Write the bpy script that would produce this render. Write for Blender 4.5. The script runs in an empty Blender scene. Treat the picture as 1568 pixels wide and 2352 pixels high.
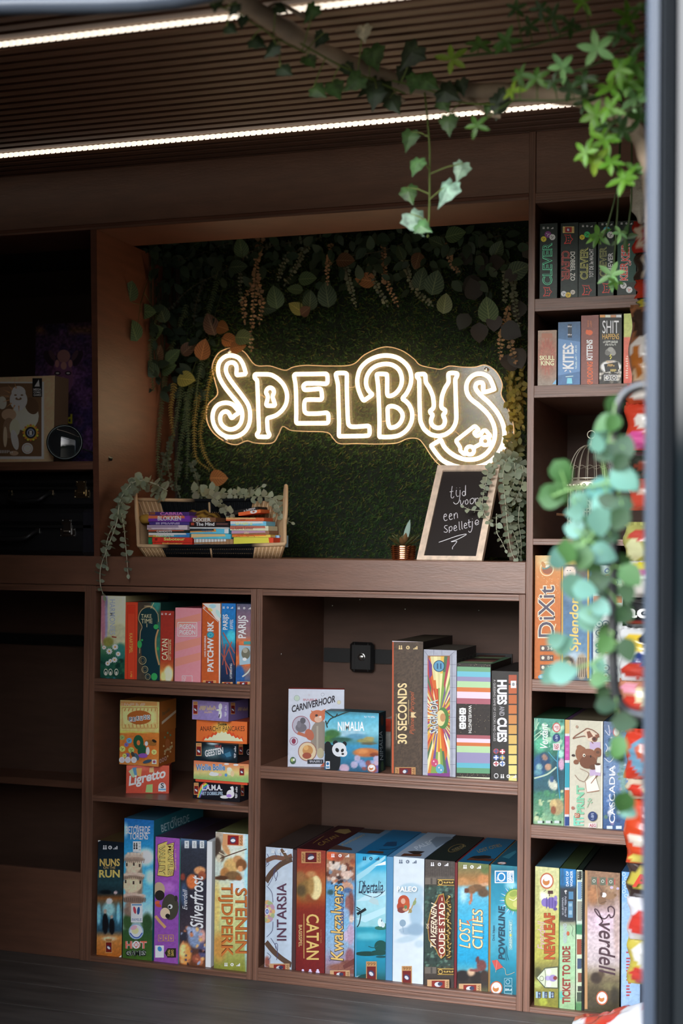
import bpy, math, random
import numpy as np
from mathutils import Matrix, Vector

scene = bpy.context.scene
COL = scene.collection
# ---------------------------------------------------------------- camera, light, exposure
EXPOSURE = 0.0
SKY_STRENGTH = 15.5
FOCAL_PX = 3267.0                       # 50 mm on a 24 mm wide frame, 1568 x 2352
CAM = np.array([1.15, -3.13, 1.018])    # outside the sliding door, shelf front is y = 0
RC = np.array([[0.94677271, 0.0019706, -0.32189681],
               [0.32172509, 0.02743398, 0.9464356],
               [0.01069595, -0.99962168, 0.02533975]])
cam_data = bpy.data.cameras.new('camera')
cam = bpy.data.objects.new('camera', cam_data)
COL.objects.link(cam)
m4 = Matrix.Identity(4)
for r_ in range(3):
    m4[r_][0], m4[r_][1], m4[r_][2], m4[r_][3] = RC[r_][0], -RC[r_][1], -RC[r_][2], CAM[r_]
cam.matrix_world = m4
cam_data.sensor_fit = 'HORIZONTAL'
cam_data.sensor_width = 24.0
cam_data.lens = FOCAL_PX / 1568 * 24.0
cam_data.clip_start = 0.05
cam_data.dof.use_dof = True
cam_data.dof.focus_distance = 3.32
cam_data.dof.aperture_fstop = 2.6
scene.camera = cam

world = bpy.data.worlds.new('outdoor_sky')
scene.world = world
world.use_nodes = True
wn, wl = world.node_tree.nodes, world.node_tree.links
wn.clear()
w_out = wn.new('ShaderNodeOutputWorld'); w_bg = wn.new('ShaderNodeBackground')
w_geo = wn.new('ShaderNodeTexCoord'); w_sep = wn.new('ShaderNodeSeparateXYZ')
w_ramp = wn.new('ShaderNodeValToRGB'); w_map = wn.new('ShaderNodeMapRange')
w_noise = wn.new('ShaderNodeTexNoise'); w_noise.inputs['Scale'].default_value = 6.0
w_add = wn.new('ShaderNodeMath'); w_add.operation = 'MULTIPLY_ADD'
w_add.inputs[1].default_value = 0.16; 
wl.new(w_geo.outputs['Generated'], w_sep.inputs[0]); wl.new(w_geo.outputs['Generated'], w_noise.inputs['Vector'])
wl.new(w_noise.outputs['Fac'], w_add.inputs[0]); wl.new(w_sep.outputs['Z'], w_add.inputs[2])
w_map.inputs['From Min'].default_value = -0.5; w_map.inputs['From Max'].default_value = 1.1
wl.new(w_add.outputs[0], w_map.inputs['Value']); wl.new(w_map.outputs[0], w_ramp.inputs[0])
els = w_ramp.color_ramp.elements
els[0].position = 0.0; els[0].color = (0.05, 0.048, 0.043, 1)
els[1].position = 1.0; els[1].color = (0.42, 0.62, 1.0, 1)
for p_, c_ in ((0.33, (0.05, 0.048, 0.04, 1)), (0.36, (0.014, 0.018, 0.010, 1)), (0.405, (0.014, 0.018, 0.010, 1)), (0.455, (1.30, 1.29, 1.27, 1)), (0.53, (1.0, 1.0, 1.02, 1)), (0.66, (0.88, 0.94, 1.0, 1))):
    e_ = els.new(p_); e_.color = c_
w_side = wn.new('ShaderNodeMapRange')          # sky brightened towards -x and dimmed towards +x to darken the left shelves
w_side.inputs['From Min'].default_value = -0.55; w_side.inputs['From Max'].default_value = 0.62
w_side.inputs['To Min'].default_value = 1.35; w_side.inputs['To Max'].default_value = 0.04
wl.new(w_sep.outputs['X'], w_side.inputs['Value'])
w_mul = wn.new('ShaderNodeVectorMath'); w_mul.operation = 'SCALE'
wl.new(w_ramp.outputs[0], w_mul.inputs[0]); wl.new(w_side.outputs[0], w_mul.inputs['Scale'])
wl.new(w_mul.outputs[0], w_bg.inputs['Color'])
w_bg.inputs['Strength'].default_value = SKY_STRENGTH
wl.new(w_bg.outputs[0], w_out.inputs['Surface'])

portal_data = bpy.data.lights.new('door_daylight', 'AREA')
portal_data.shape = 'RECTANGLE'; portal_data.size = 1.1; portal_data.size_y = 2.0
portal_data.cycles.is_portal = True
portal = bpy.data.objects.new('door_daylight', portal_data)
COL.objects.link(portal)
portal.location = (0.40, -1.27, 1.0); portal.rotation_euler = (math.pi / 2, 0, math.pi)

vs = scene.view_settings
scene.display_settings.display_device = 'sRGB'
vs.view_transform = 'Standard'; vs.look = 'None'; vs.gamma = 1.0; vs.use_curve_mapping = False
vs.exposure = EXPOSURE

# ---------------------------------------------------------------- helpers
def ray(px, py):
    return RC @ np.array([(px - 784.0) / FOCAL_PX, (py - 1176.0) / FOCAL_PX, 1.0])
def W(px, py, y):                        # the point of the place seen at a pixel, at depth y behind the shelf front
    d = ray(px, py); return CAM + d * ((y - CAM[1]) / d[1])
def Wz(px, py, z):
    d = ray(px, py); return CAM + d * ((z - CAM[2]) / d[2])
def proj(P):
    q = (np.asarray(P) - CAM) @ RC
    return np.stack([784 + FOCAL_PX * q[..., 0] / q[..., 2], 1176 + FOCAL_PX * q[..., 1] / q[..., 2]], -1)
def lin(c):
    c = np.asarray(c, float) / 255.0
    return np.where(c <= 0.04045, c / 12.92, ((c + 0.055) / 1.055) ** 2.4)
def hx(s):
    if not isinstance(s, str): return np.asarray(s, float)
    return np.array([int(s[i:i + 2], 16) for i in (0, 2, 4)], float)

class MB:
    """collects vertices, faces, colours and leaf coordinates for one mesh"""
    def __init__(s): s.v = []; s.f = []; s.c = []; s.t = []; s.m = []; s.n = 0
    def add(s, v, f, col=(1, 1, 1), mat=0, t=None):
        v = np.asarray(v, float).reshape(-1, 3); k = len(v)
        c = np.asarray(col, float)
        if c.ndim == 1: c = np.broadcast_to(c, (k, 3))
        s.v.append(v); s.c.append(c); s.t.append(np.zeros((k, 3)) if t is None else np.asarray(t, float))
        o = s.n; s.f.extend([tuple(i + o for i in q) for q in f]); s.m.extend([mat] * len(f)); s.n += k
    def build(s, name, mats, parent=None, loc=(0, 0, 0), smooth=False):
        me = bpy.data.meshes.new(name)
        V = np.concatenate(s.v) - np.asarray(loc, float)
        me.from_pydata(V.tolist(), [], s.f)
        at = me.attributes.new('Col', 'FLOAT_COLOR', 'POINT')
        c4 = np.ones((s.n, 4), np.float32); c4[:, :3] = np.concatenate(s.c); at.data.foreach_set('color', c4.ravel())
        a2 = me.attributes.new('leaf', 'FLOAT_VECTOR', 'POINT'); a2.data.foreach_set('vector', np.concatenate(s.t).astype(np.float32).ravel())
        for m in (mats if isinstance(mats, (list, tuple)) else [mats]): me.materials.append(m)
        me.polygons.foreach_set('material_index', np.array(s.m, np.int32))
        if smooth: me.polygons.foreach_set('use_smooth', np.ones(len(s.f), bool))
        me.validate(); me.update()
        o = bpy.data.objects.new(name, me); COL.objects.link(o)
        if parent is not None:
            o.parent = parent; o.location = np.asarray(loc, float) - np.asarray(parent['_org'], float)
            o['_org'] = list(map(float, loc))
        else:
            o.location = loc; o['_org'] = list(map(float, loc))
        return o
def tag(o, label, cat, group=None, kind=None):
    o['label'] = label; o['category'] = cat
    if group: o['group'] = group
    if kind: o['kind'] = kind
    return o
def thing(name, label, cat, loc, group=None):
    o = bpy.data.objects.new(name, None); COL.objects.link(o); o.location = loc
    o['_org'] = list(map(float, loc)); o.empty_display_size = 0.05
    return tag(o, label, cat, group)
def struct(o): o['kind'] = 'structure'; return o

QF = [(0, 3, 2, 1), (4, 5, 6, 7), (0, 1, 5, 4), (1, 2, 6, 5), (2, 3, 7, 6), (3, 0, 4, 7)]
def box(mb, x0, x1, y0, y1, z0, z1, col=(1, 1, 1), mat=0, b=0.0):
    if b <= 0:
        mb.add([(x0, y0, z0), (x1, y0, z0), (x1, y1, z0), (x0, y1, z0), (x0, y0, z1), (x1, y0, z1), (x1, y1, z1), (x0, y1, z1)], QF, col, mat); return
    b = min(b, (x1 - x0) * .45, (y1 - y0) * .45, (z1 - z0) * .45)
    V = []; idx = {}
    for i, x in enumerate((x0, x1)):
        for j, y in enumerate((y0, y1)):
            for k, z in enumerate((z0, z1)):
                for a in range(3):
                    p = [x + (b if i == 0 else -b), y + (b if j == 0 else -b), z + (b if k == 0 else -b)]
                    p[a] = (x, y, z)[a]
                    idx[(i, j, k, a)] = len(V); V.append(p)
    F = []
    for a in range(3):
        u, w = (a + 1) % 3, (a + 2) % 3
        for s in (0, 1):
            q = []
            for (p, r) in ((0, 0), (1, 0), (1, 1), (0, 1)):
                c = [0, 0, 0]; c[a] = s; c[u] = p; c[w] = r; q.append(idx[(*c, a)])
            F.append(tuple(q if s else q[::-1]))
        for p in (0, 1):
            for r in (0, 1):
                c0 = [0, 0, 0]; c0[u] = p; c0[w] = r; c1 = list(c0); c1[a] = 1
                q = [idx[(*c0, u)], idx[(*c1, u)], idx[(*c1, w)], idx[(*c0, w)]]
                F.append(tuple(q if (p == r) else q[::-1]))
    for i in (0, 1):
        for j in (0, 1):
            for k in (0, 1):
                q = [idx[(i, j, k, a)] for a in range(3)]
                F.append(tuple(q if (i + j + k) % 2 else q[::-1]))
    mb.add(V, F, col, mat)
def catmull(pts, k=6, closed=False):
    P = np.asarray(pts, float); n = len(P)
    if n < 3 and not closed: return P
    out = []
    for i in range(n if closed else n - 1):
        if closed: a, b, c, d = P[(i - 1) % n], P[i], P[(i + 1) % n], P[(i + 2) % n]
        else: a, b, c, d = P[max(i - 1, 0)], P[i], P[i + 1], P[min(i + 2, n - 1)]
        for j in range(k):
            t = j / k
            out.append(0.5 * ((2 * b) + (c - a) * t + (2 * a - 5 * b + 4 * c - d) * t * t + (3 * b - a - 3 * c + d) * t ** 3))
    if not closed: out.append(P[-1])
    return np.array(out)
def tube(mb, pts, r, col=(1, 1, 1), n=8, closed=False, mat=0):
    P = np.asarray(pts, float); m = len(P)
    rr = np.broadcast_to(np.asarray(r, float), (m,))
    T = (np.roll(P, -1, 0) - np.roll(P, 1, 0)) if closed else np.gradient(P, axis=0)
    T /= np.linalg.norm(T, axis=1)[:, None] + 1e-12
    ref = np.array([0, 1, 0.]) if abs(T[0][1]) < .9 else np.array([1., 0, 0])
    u = np.cross(T[0], ref); u /= np.linalg.norm(u)
    V = []
    for i in range(m):
        u = u - T[i] * np.dot(u, T[i]); u /= np.linalg.norm(u) + 1e-12
        w = np.cross(T[i], u)
        for k in range(n):
            a = 2 * math.pi * k / n
            V.append(P[i] + rr[i] * (math.cos(a) * u + math.sin(a) * w))
    F = []
    for i in range(m if closed else m - 1):
        j = (i + 1) % m
        for k in range(n):
            l = (k + 1) % n
            F.append((i * n + k, i * n + l, j * n + l, j * n + k))
    if not closed:
        F.append(tuple(range(n - 1, -1, -1))); F.append(tuple((m - 1) * n + k for k in range(n)))
    c = np.asarray(col, float)
    mb.add(V, F, np.repeat(c, n, 0) if c.ndim == 2 else c, mat)
def lathe(mb, prof, cx, cy, z0, col=(1, 1, 1), n=24, mat=0, sq=1.0):
    V = []; F = []
    for r, z in prof:
        for k in range(n):
            a = 2 * math.pi * k / n; V.append((cx + r * math.cos(a), cy + r * sq * math.sin(a), z0 + z))
    for i in range(len(prof) - 1):
        for k in range(n):
            l = (k + 1) % n; F.append((i * n + k, i * n + l, (i + 1) * n + l, (i + 1) * n + k))
    mb.add(V, F, col, mat)
def ball(mb, c, r, col=(1, 1, 1), nu=12, nv=8, mat=0, sc=(1, 1, 1)):
    V = []; F = []
    for i in range(nv + 1):
        t = math.pi * i / nv
        for k in range(nu):
            a = 2 * math.pi * k / nu
            V.append((c[0] + sc[0] * r * math.sin(t) * math.cos(a), c[1] + sc[1] * r * math.sin(t) * math.sin(a), c[2] + sc[2] * r * math.cos(t)))
    for i in range(nv):
        for k in range(nu):
            l = (k + 1) % nu; F.append((i * nu + k, (i + 1) * nu + k, (i + 1) * nu + l, i * nu + l))
    mb.add(V, F, col, mat)

# ---------------------------------------------------------------- materials
def mat(name, color=None, rough=0.5, metal=0.0, attr=False, spec=0.5, emis=None, noise=None, bump=None, transl=0.0, coat=0.0):
    m = bpy.data.materials.new(name); m.use_nodes = True
    nt = m.node_tree; b = nt.nodes['Principled BSDF']
    b.inputs['Roughness'].default_value = rough; b.inputs['Metallic'].default_value = metal
    b.inputs['Specular IOR Level'].default_value = spec; b.inputs['Coat Weight'].default_value = coat
    src = None
    if attr:
        a = nt.nodes.new('ShaderNodeAttribute'); a.attribute_name = 'Col'; src = a.outputs['Color']
    elif color is not None:
        b.inputs['Base Color'].default_value = (*color, 1)
    tc = nt.nodes.new('ShaderNodeTexCoord')
    def nz(scale, stretch=(1, 1, 1), detail=4):
        mp = nt.nodes.new('ShaderNodeMapping'); mp.inputs['Scale'].default_value = stretch
        t = nt.nodes.new('ShaderNodeTexNoise'); t.inputs['Scale'].default_value = scale; t.inputs['Detail'].default_value = detail
        nt.links.new(tc.outputs['Object'], mp.inputs[0]); nt.links.new(mp.outputs[0], t.inputs['Vector'])
        return t.outputs['Fac']
    if noise:                                  # (scale, stretch, low, high): streaks in the colour
        f = nz(noise[0], noise[1])
        mr = nt.nodes.new('ShaderNodeMapRange'); mr.inputs['From Min'].default_value = .3; mr.inputs['From Max'].default_value = .7
        mr.inputs['To Min'].default_value = noise[2]; mr.inputs['To Max'].default_value = noise[3]
        nt.links.new(f, mr.inputs['Value'])
        mx = nt.nodes.new('ShaderNodeVectorMath'); mx.operation = 'SCALE'
        if src is not None: nt.links.new(src, mx.inputs[0])
        else: mx.inputs[0].default_value = color
        nt.links.new(mr.outputs[0], mx.inputs['Scale']); src = mx.outputs[0]
    if src is not None: nt.links.new(src, b.inputs['Base Color'])
    if bump:
        bn = nt.nodes.new('ShaderNodeBump'); bn.inputs['Strength'].default_value = bump[2]; bn.inputs['Distance'].default_value = 0.002
        nt.links.new(nz(bump[0], bump[1]), bn.inputs['Height']); nt.links.new(bn.outputs[0], b.inputs['Normal'])
    if emis:
        b.inputs['Emission Color'].default_value = (*emis[0], 1); b.inputs['Emission Strength'].default_value = emis[1]
    if transl > 0:
        tr = nt.nodes.new('ShaderNodeBsdfTranslucent'); ms = nt.nodes.new('ShaderNodeMixShader'); ms.inputs[0].default_value = transl
        if src is not None: nt.links.new(src, tr.inputs['Color'])
        out = nt.nodes['Material Output']
        nt.links.new(b.outputs[0], ms.inputs[1]); nt.links.new(tr.outputs[0], ms.inputs[2]); nt.links.new(ms.outputs[0], out.inputs['Surface'])
    return m
WOOD = (0.168, 0.073, 0.043)
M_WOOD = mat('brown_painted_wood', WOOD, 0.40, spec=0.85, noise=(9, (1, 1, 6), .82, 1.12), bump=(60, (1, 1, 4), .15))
M_PLYV = mat('plywood_edge_upright', WOOD, 0.45, spec=0.7, noise=(1, (210, 1, 4), .55, 1.35), bump=(1, (210, 1, 4), .6))
M_PLYH = mat('plywood_edge_level', WOOD, 0.45, spec=0.7, noise=(1, (4, 1, 230), .5, 1.35), bump=(1, (4, 1, 230), .6))
M_PRINT = mat('printed_card', None, 0.42, attr=True, spec=0.35)
M_CARD = mat('card_box', None, 0.5, attr=True, spec=0.3)
M_FLOOR = mat('dark_floor_boards', (0.088, 0.074, 0.062), 0.5, noise=(5, (1, 7, 1), .6, 1.3), bump=(20, (1, 8, 1), .2))
M_SLAT = mat('walnut_slat', (0.125, 0.060, 0.036), 0.5, noise=(6, (2, 30, 30), .75, 1.2))
M_WOOD_DIM = mat('dimmed_red_brown_wood', (0.120, 0.040, 0.021), 0.5, noise=(9, (1, 1, 6), .8, 1.12), bump=(60, (1, 1, 4), .15))  # darker, redder copy of the wood; the niche's dim light is in the colour
M_FELT = mat('black_felt', (0.006, 0.006, 0.006), 0.95, spec=0.1)
M_BACK_SHADE = mat('shaded_brown_back_board', (0.105, 0.053, 0.035), 0.6, noise=(9, (1, 1, 6), .85, 1.12))  # shelf backs coloured darker than the wood to carry the shade inside
M_DARK = mat('dark_brown_panel', (0.07, 0.042, 0.032), 0.6, noise=(4, (1, 1, 1), .85, 1.1))
M_BLACK = mat('black_metal', (0.012, 0.012, 0.013), 0.35, spec=0.5)
M_PLASTIC = mat('coloured_plastic', None, 0.4, attr=True)
# ================================================================ the room of the bus
CEIL = 1.955
mb = MB()
for i in range(14):                                                 # floor boards run along the bus
    y1 = 0.5 - i * 0.142
    box(mb, -1.7, 1.7, y1 - 0.141, y1, -0.02, 0.0, b=0.001)
struct(mb.build('floor', M_FLOOR))
mb = MB()                                                           # slatted acoustic ceiling: slats on black felt
box(mb, -1.7, 1.7, -1.25, 0.5, CEIL + 0.012, CEIL + 0.03, mat=1)
LED_Y = (-0.19, -0.85)
PITCH = 0.66 / 18
for k in range(-6, 22):
    y = LED_Y[0] - (k + .5) * PITCH
    if y < .03: box(mb, -1.7, 1.7, y - 0.0115, y + 0.0115, CEIL, CEIL + 0.012, b=0.001)
box(mb, -1.7, 1.7, -1.25, -0.99, CEIL - .004, CEIL + .012, mat=1)
struct(mb.build('ceiling', [M_SLAT, M_FELT]))
mb = MB(); box(mb, -1.75, -1.7, -1.35, 0.5, -0.02, 2.0); struct(mb.build('wall_left', M_DARK))
mb = MB(); box(mb, 1.7, 1.75, -1.35, 0.5, -0.02, 2.0); struct(mb.build('wall_right', M_DARK))
mb = MB(); box(mb, -1.75, 1.75, 0.5, 0.55, -0.02, 2.0); struct(mb.build('wall_back', M_DARK))
DOORX0, DOORX1, DOORZ = -0.16, 0.934, 1.862
mb = MB(); box(mb, -1.75, DOORX0, -1.36, -1.26, -0.3, 2.05); box(mb, 1.6, 1.75, -1.36, -1.26, -0.3, 2.05)
box(mb, DOORX0, 1.6, -1.36, -1.26, DOORZ + .03, 2.05); box(mb, DOORX0, 1.6, -1.36, -1.26, -0.3, -0.02)
struct(mb.build('wall_front', M_DARK))

M_BODY = mat('blue_grey_car_paint', (0.028, 0.036, 0.050), 0.33, spec=0.27)
M_RUBBER = mat('black_rubber_seal', (0.006, 0.007, 0.008), 0.6, spec=0.06)
M_GLAZE = mat('dark_tinted_door_glass', (0.004, 0.006, 0.008), 0.05, spec=0.5)
door = thing('door_1', 'blue grey sliding door frame with black seal and glossy door panel', 'door', (DOORX1, -1.3, 0.0))
del door['category']; door['kind'] = 'structure'
mb = MB()
pr = [(DOORX1 + .020, -1.25)] + [(DOORX1 + .010 + .010 * math.cos(t), -1.30 + .05 * math.sin(t)) for t in np.linspace(math.pi / 2, math.pi * 1.5, 9)] + [(DOORX1 + .020, -1.35)]
n = len(pr)
V = [(x, y, -0.3) for x, y in pr] + [(x, y, DOORZ + .03) for x, y in pr]
mb.add(V, [(i, (i + 1) % n, n + (i + 1) % n, n + i) for i in range(n)])
mb.build('jamb', M_BODY, door, (DOORX1, -1.3, 0), smooth=False)
mb = MB(); box(mb, DOORX1 + .020, DOORX1 + .036, -1.35, -1.25, -0.3, DOORZ + .03, b=.006); mb.build('seal', M_RUBBER, door, (DOORX1 + .03, -1.3, 0))
mb = MB(); box(mb, DOORX1 + .036, DOORX1 + .041, -1.375, -1.25, -0.3, DOORZ + .03, b=.006); mb.build('panel_trim', M_RUBBER, door, (DOORX1 + .03, -1.3, 0))
mb = MB(); box(mb, DOORX1 + .041, 1.6, -1.37, -1.26, -0.3, DOORZ + .03, b=.004); mb.build('window_glass', M_GLAZE, door, (DOORX1 + .07, -1.3, 0))
mb = MB()
tube(mb, catmull([(-.30, -1.30, 1.852), (-0.021, -1.30, 1.824), (0.321, -1.30, 1.803), (.55, -1.30, 1.897), (.95, -1.30, 1.90)], 6), 0.014, n=10)
mb.build('head_frame', M_BODY, door, (.3, -1.3, 1.88), smooth=True)

# LED strips
M_LED = mat('led_strip_light', (1, .9, .8), 0.5, emis=((1.0, 0.86, 0.70), 1.2))
M_ALU = mat('led_channel', (0.25, 0.2, 0.16), 0.4, metal=0.6)
for k, (ly, x0, x1, lab) in enumerate(((LED_Y[0], -1.5, 0.672, 'warm white LED strip in the slatted ceiling close to the shelf wall'), (LED_Y[1], -1.5, 1.3, 'warm white LED strip in the slatted ceiling close to the door opening'))):
    t = thing('led_strip', lab, 'light', (0, ly, CEIL), 'strip lights in the slatted ceiling')
    mb = MB(); box(mb, x0, x1, ly - .0065, ly + .0065, CEIL + .001, CEIL + .0115); mb.build('channel', M_ALU, t, (0, ly, CEIL))
    mb = MB(); x = x0 + .004
    while x < x1 - .01:                                             # beads of light along the tape
        V = []
        tube(mb, [(x, ly, CEIL - .0035), (x + .004, ly, CEIL - .006), (x + .010, ly, CEIL - .006), (x + .014, ly, CEIL - .0035)], [.003, .006, .006, .003], n=6)
        x += .0142
    mb.build('light_tape', M_LED, t, (0, ly, CEIL), smooth=True)

# ================================================================ the shelf wall (boards 15 mm, front edge at y = 0)
def upright(mb, x0, x1, z0, z1, y1=.45, top=None):
    box(mb, x0, x1, .0008, y1, z0, z1, mat=0); box(mb, x0, x1, -.0012, .0008, z0, z1, mat=1, b=.0006)
def level(mb, x0, x1, z0, z1, y1=.45, y0=0.0):
    box(mb, x0, x1, y0 + .0008, y1, z0, z1, mat=0); box(mb, x0, x1, y0 - .0012, y0 + .0008, z0, z1, mat=1, b=.0006)
WV, WH = [M_WOOD, M_PLYV], [M_WOOD, M_PLYH]
def part_board(t, name, fn, args, mats):
    mb = MB(); fn(mb, *args); o = mb.build(name, mats, t, (args[0], 0, args[2])); return o
LAB = 'built-in shelf units of the brown wall'
# open cupboard below the counter on the dark side
t = thing('open_cupboard', 'dark brown open cupboard with low front board under the counter', 'cupboard', (-1.2, 0, 0), LAB)
part_board(t, 'side_panel', upright, (-.582, -.567, 0, .919), WV)
part_board(t, 'side_panel', upright, (-1.5, -1.485, 0, .919), WV)
part_board(t, 'top_rail', level, (-1.485, -.582, .903, .919, .05), WH)
mb = MB(); box(mb, -1.485, -.582, .004, .018, 0, .212, b=.001); mb.build('front_board', M_WOOD, t, (-1, 0, 0))
mb = MB(); box(mb, -1.485, -.582, .30, .45, .36, .379, b=.001); mb.build('shelf', M_WOOD, t, (-1, .3, .36))
mb = MB(); box(mb, -1.485, -.582, .435, .45, 0, .9); mb.build('back_panel', M_BACK_SHADE, t, (-1, .45, 0))
mb = MB(); box(mb, -1.485, -.582, .42, .434, .735, .765); mb.build('strap', M_BLACK, t, (-1, .42, .74))
mb = MB(); box(mb, -.80, -.738, .40, .42, .722, .785, b=.006); lathe(mb, [(.0, 0), (.005, 0), (.005, .003), (0, .003)], -.772, .40, .755, n=10); mb.build('clasp', M_BLACK, t, (-.77, .41, .75))
# bookcase below the basket
t = thing('bookcase', 'brown bookcase of three compartments under the basket of small boxes', 'bookcase', (-.35, 0, 0), LAB)
part_board(t, 'side_panel', upright, (-.5665, -.5515, 0, .919), WV)
part_board(t, 'side_panel', upright, (-.1385, -.1240, 0, .919), WV)
part_board(t, 'top_rail', level, (-.5515, -.1385, .905, .9185, .45), WH)
part_board(t, 'shelf', level, (-.5515, -.1385, .6755, .691, .43), WH)
part_board(t, 'shelf_rail', level, (-.5515, -.1385, .659, .6745, .03), WH)
part_board(t, 'shelf', level, (-.5515, -.1385, .3905, .405, .43), WH)
part_board(t, 'plinth', level, (-.5515, -.1385, 0, .013, .43), WH)
mb = MB(); box(mb, -.5515, -.1385, .435, .45, 0, .905); mb.build('back_panel', M_BACK_SHADE, t, (-.3, .45, 0))
# bookcase below the sign
t = thing('bookcase', 'wide brown bookcase of two compartments under the sign and chalkboard', 'bookcase', (.2, 0, 0), LAB)
part_board(t, 'side_panel', upright, (-.1232, -.1088, 0, .919), WV)
part_board(t, 'side_panel', upright, (.5055, .5195, 0, .919), WV)
part_board(t, 'top_rail', level, (-.1088, .5055, .904, .9185, .45), WH)
part_board(t, 'shelf', level, (-.1088, .5055, .4885, .503, .43), WH)
part_board(t, 'shelf_rail', level, (-.1088, .5055, .4735, .488, .03), WH)
part_board(t, 'floor_board', level, (-.1088, .5055, .0155, .030, .43), WH)
part_board(t, 'plinth', level, (-.1088, .5055, 0, .015, .03), WH)
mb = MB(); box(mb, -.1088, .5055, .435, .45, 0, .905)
mb.build('back_panel', M_BACK_SHADE, t, (.2, .45, 0))
mb = MB(); a, b_ = W(745, 1494, .433), W(900, 1494, .433)
box(mb, a[0], .40, .427, .4349, W(760, 1520, .43)[2], W(760, 1488, .43)[2]); mb.build('strap', M_BLACK, t, (0, .43, .7))
mb = MB(); a, b_ = W(801, 1543, .41), W(857, 1476, .41)
box(mb, a[0], b_[0], .41, .427, a[2], b_[2], b=.008)
for fx in (.22, .78):
    xx = a[0] + (b_[0] - a[0]) * fx; box(mb, xx - .001, xx + .001, .4092, .412, a[2] + .002, b_[2] - .002)
mb.build('clasp', M_BLACK, t, (a[0], .41, a[2]))
M_STEEL = mat('polished_steel', (0.6, 0.6, 0.58), 0.25, metal=1.0)
mb = MB(); q = W(829, 1509, .406); ball(mb, q, .0065, nu=10, nv=6, sc=(1, .5, 1)); tube(mb, [q + np.array([.009 * math.cos(x), .002, .009 * math.sin(x)]) for x in np.linspace(0, 2 * math.pi, 13)[:-1]], .0012, n=5, closed=True)
mb.build('clasp_screw', M_STEEL, t, q)
for px, py, dy in ((763, 1391, .4345), (826, 1377, .4345), (930, 1399, .4345), (1099, 1402, .4345), (645, 1502, .125)):
    mb = MB(); q = W(px, py, dy); ball(mb, q, .0022, nu=8, nv=5, sc=(1, .6, 1)); mb.build('screw_head', M_STEEL, t, q)
# tower of shelves next to the niche
t = thing('bookcase', 'tall brown shelf tower of six compartments beside the plant niche', 'bookcase', (.7, 0, 0), LAB)
part_board(t, 'side_panel', upright, (.5205, .5355, 0, CEIL), WV)
part_board(t, 'side_panel', upright, (.865, .880, 0, CEIL), WV)
for z0, z1, yy in ((1.550, 1.578, .43), (1.357, 1.384, .43), (1.0295, 1.0435, .43), (.706, .732, .43), (.3825, .411, .43), (0, .012, .43)):
    part_board(t, 'shelf', level, (.5355, .865, z0, z1, yy), WH)
part_board(t, 'top_rail', level, (.5355, .865, 1.793, 1.815, .43), WH)
mb = MB(); box(mb, .5355, .865, .003, .018, 1.8155, CEIL, b=.0005); mb.build('header_board', M_WOOD, t, (.6, 0, 1.8))
mb = MB(); box(mb, .5355, .865, .435, .45, 0, CEIL); mb.build('back_panel', M_BACK_SHADE, t, (.6, .45, 0))
# counter with deep front board
t = thing('counter', 'brown painted counter with deep front board carrying the basket and chalkboard', 'counter', (0, 0, .92))
mb = MB(); box(mb, -1.5, .5203, .019, .45, .9765, .9915, b=.001); mb.build('top_board', M_WOOD, t, (-.3, .2, .98))
mb = MB(); box(mb, -1.5, .5203, -.002, .0185, .9202, .9915, b=.0012); mb.build('front_board', M_WOOD, t, (-.3, 0, .92))
# niche and upper shelf
t = thing('niche_surround', 'brown header board soffit and side panel framing the plant niche', 'cabinet', (0, 0, 1.0), LAB)
mb = MB(); y1 = .45
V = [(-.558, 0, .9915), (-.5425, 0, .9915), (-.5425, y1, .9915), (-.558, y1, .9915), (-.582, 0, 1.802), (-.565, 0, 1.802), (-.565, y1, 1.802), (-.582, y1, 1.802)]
mb.add(V, QF); mb.build('side_panel', [M_WOOD_DIM], t, (-.55, 0, 1))
mb = MB(); box(mb, -1.5, .5203, .0, .20, 1.8025, 1.8165, b=.0008); mb.build('soffit', M_WOOD_DIM, t, (0, 0, 1.8))
part_board(t, 'header_trim', level, (-1.5, .5203, 1.8032, 1.8087, .0105, -.0), WH)
mb = MB(); box(mb, -1.5, .5203, .004, .018, 1.8172, CEIL, b=.0008); mb.build('header_board', M_WOOD, t, (0, 0, 1.82))
mb = MB(); box(mb, -.56, .5203, .435, .45, .9915, 1.9); mb.build('back_panel', M_DARK, t, (0, .45, 1))
mb = MB(); box(mb, -.56, .5203, .205, .435, 1.86, 1.875); mb.build('top_panel', M_DARK, t, (0, .3, 1.86))
t = thing('open_shelf', 'dark brown open shelf above the suitcases holding box and magnifier', 'shelf', (-1, 0, 1.2), LAB)
part_board(t, 'shelf_board', level, (-1.5, -.566, 1.206, 1.2265, .43), WH)
mb = MB(); box(mb, -1.5, -.588, .435, .45, .9925, 1.80); mb.build('back_panel', M_DARK, t, (-1, .45, 1))
mb = MB(); box(mb, -1.5, -1.485, 0, .43, .9915, 1.80); mb.build('side_panel', M_WOOD, t, (-1.5, 0, 1))
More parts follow.
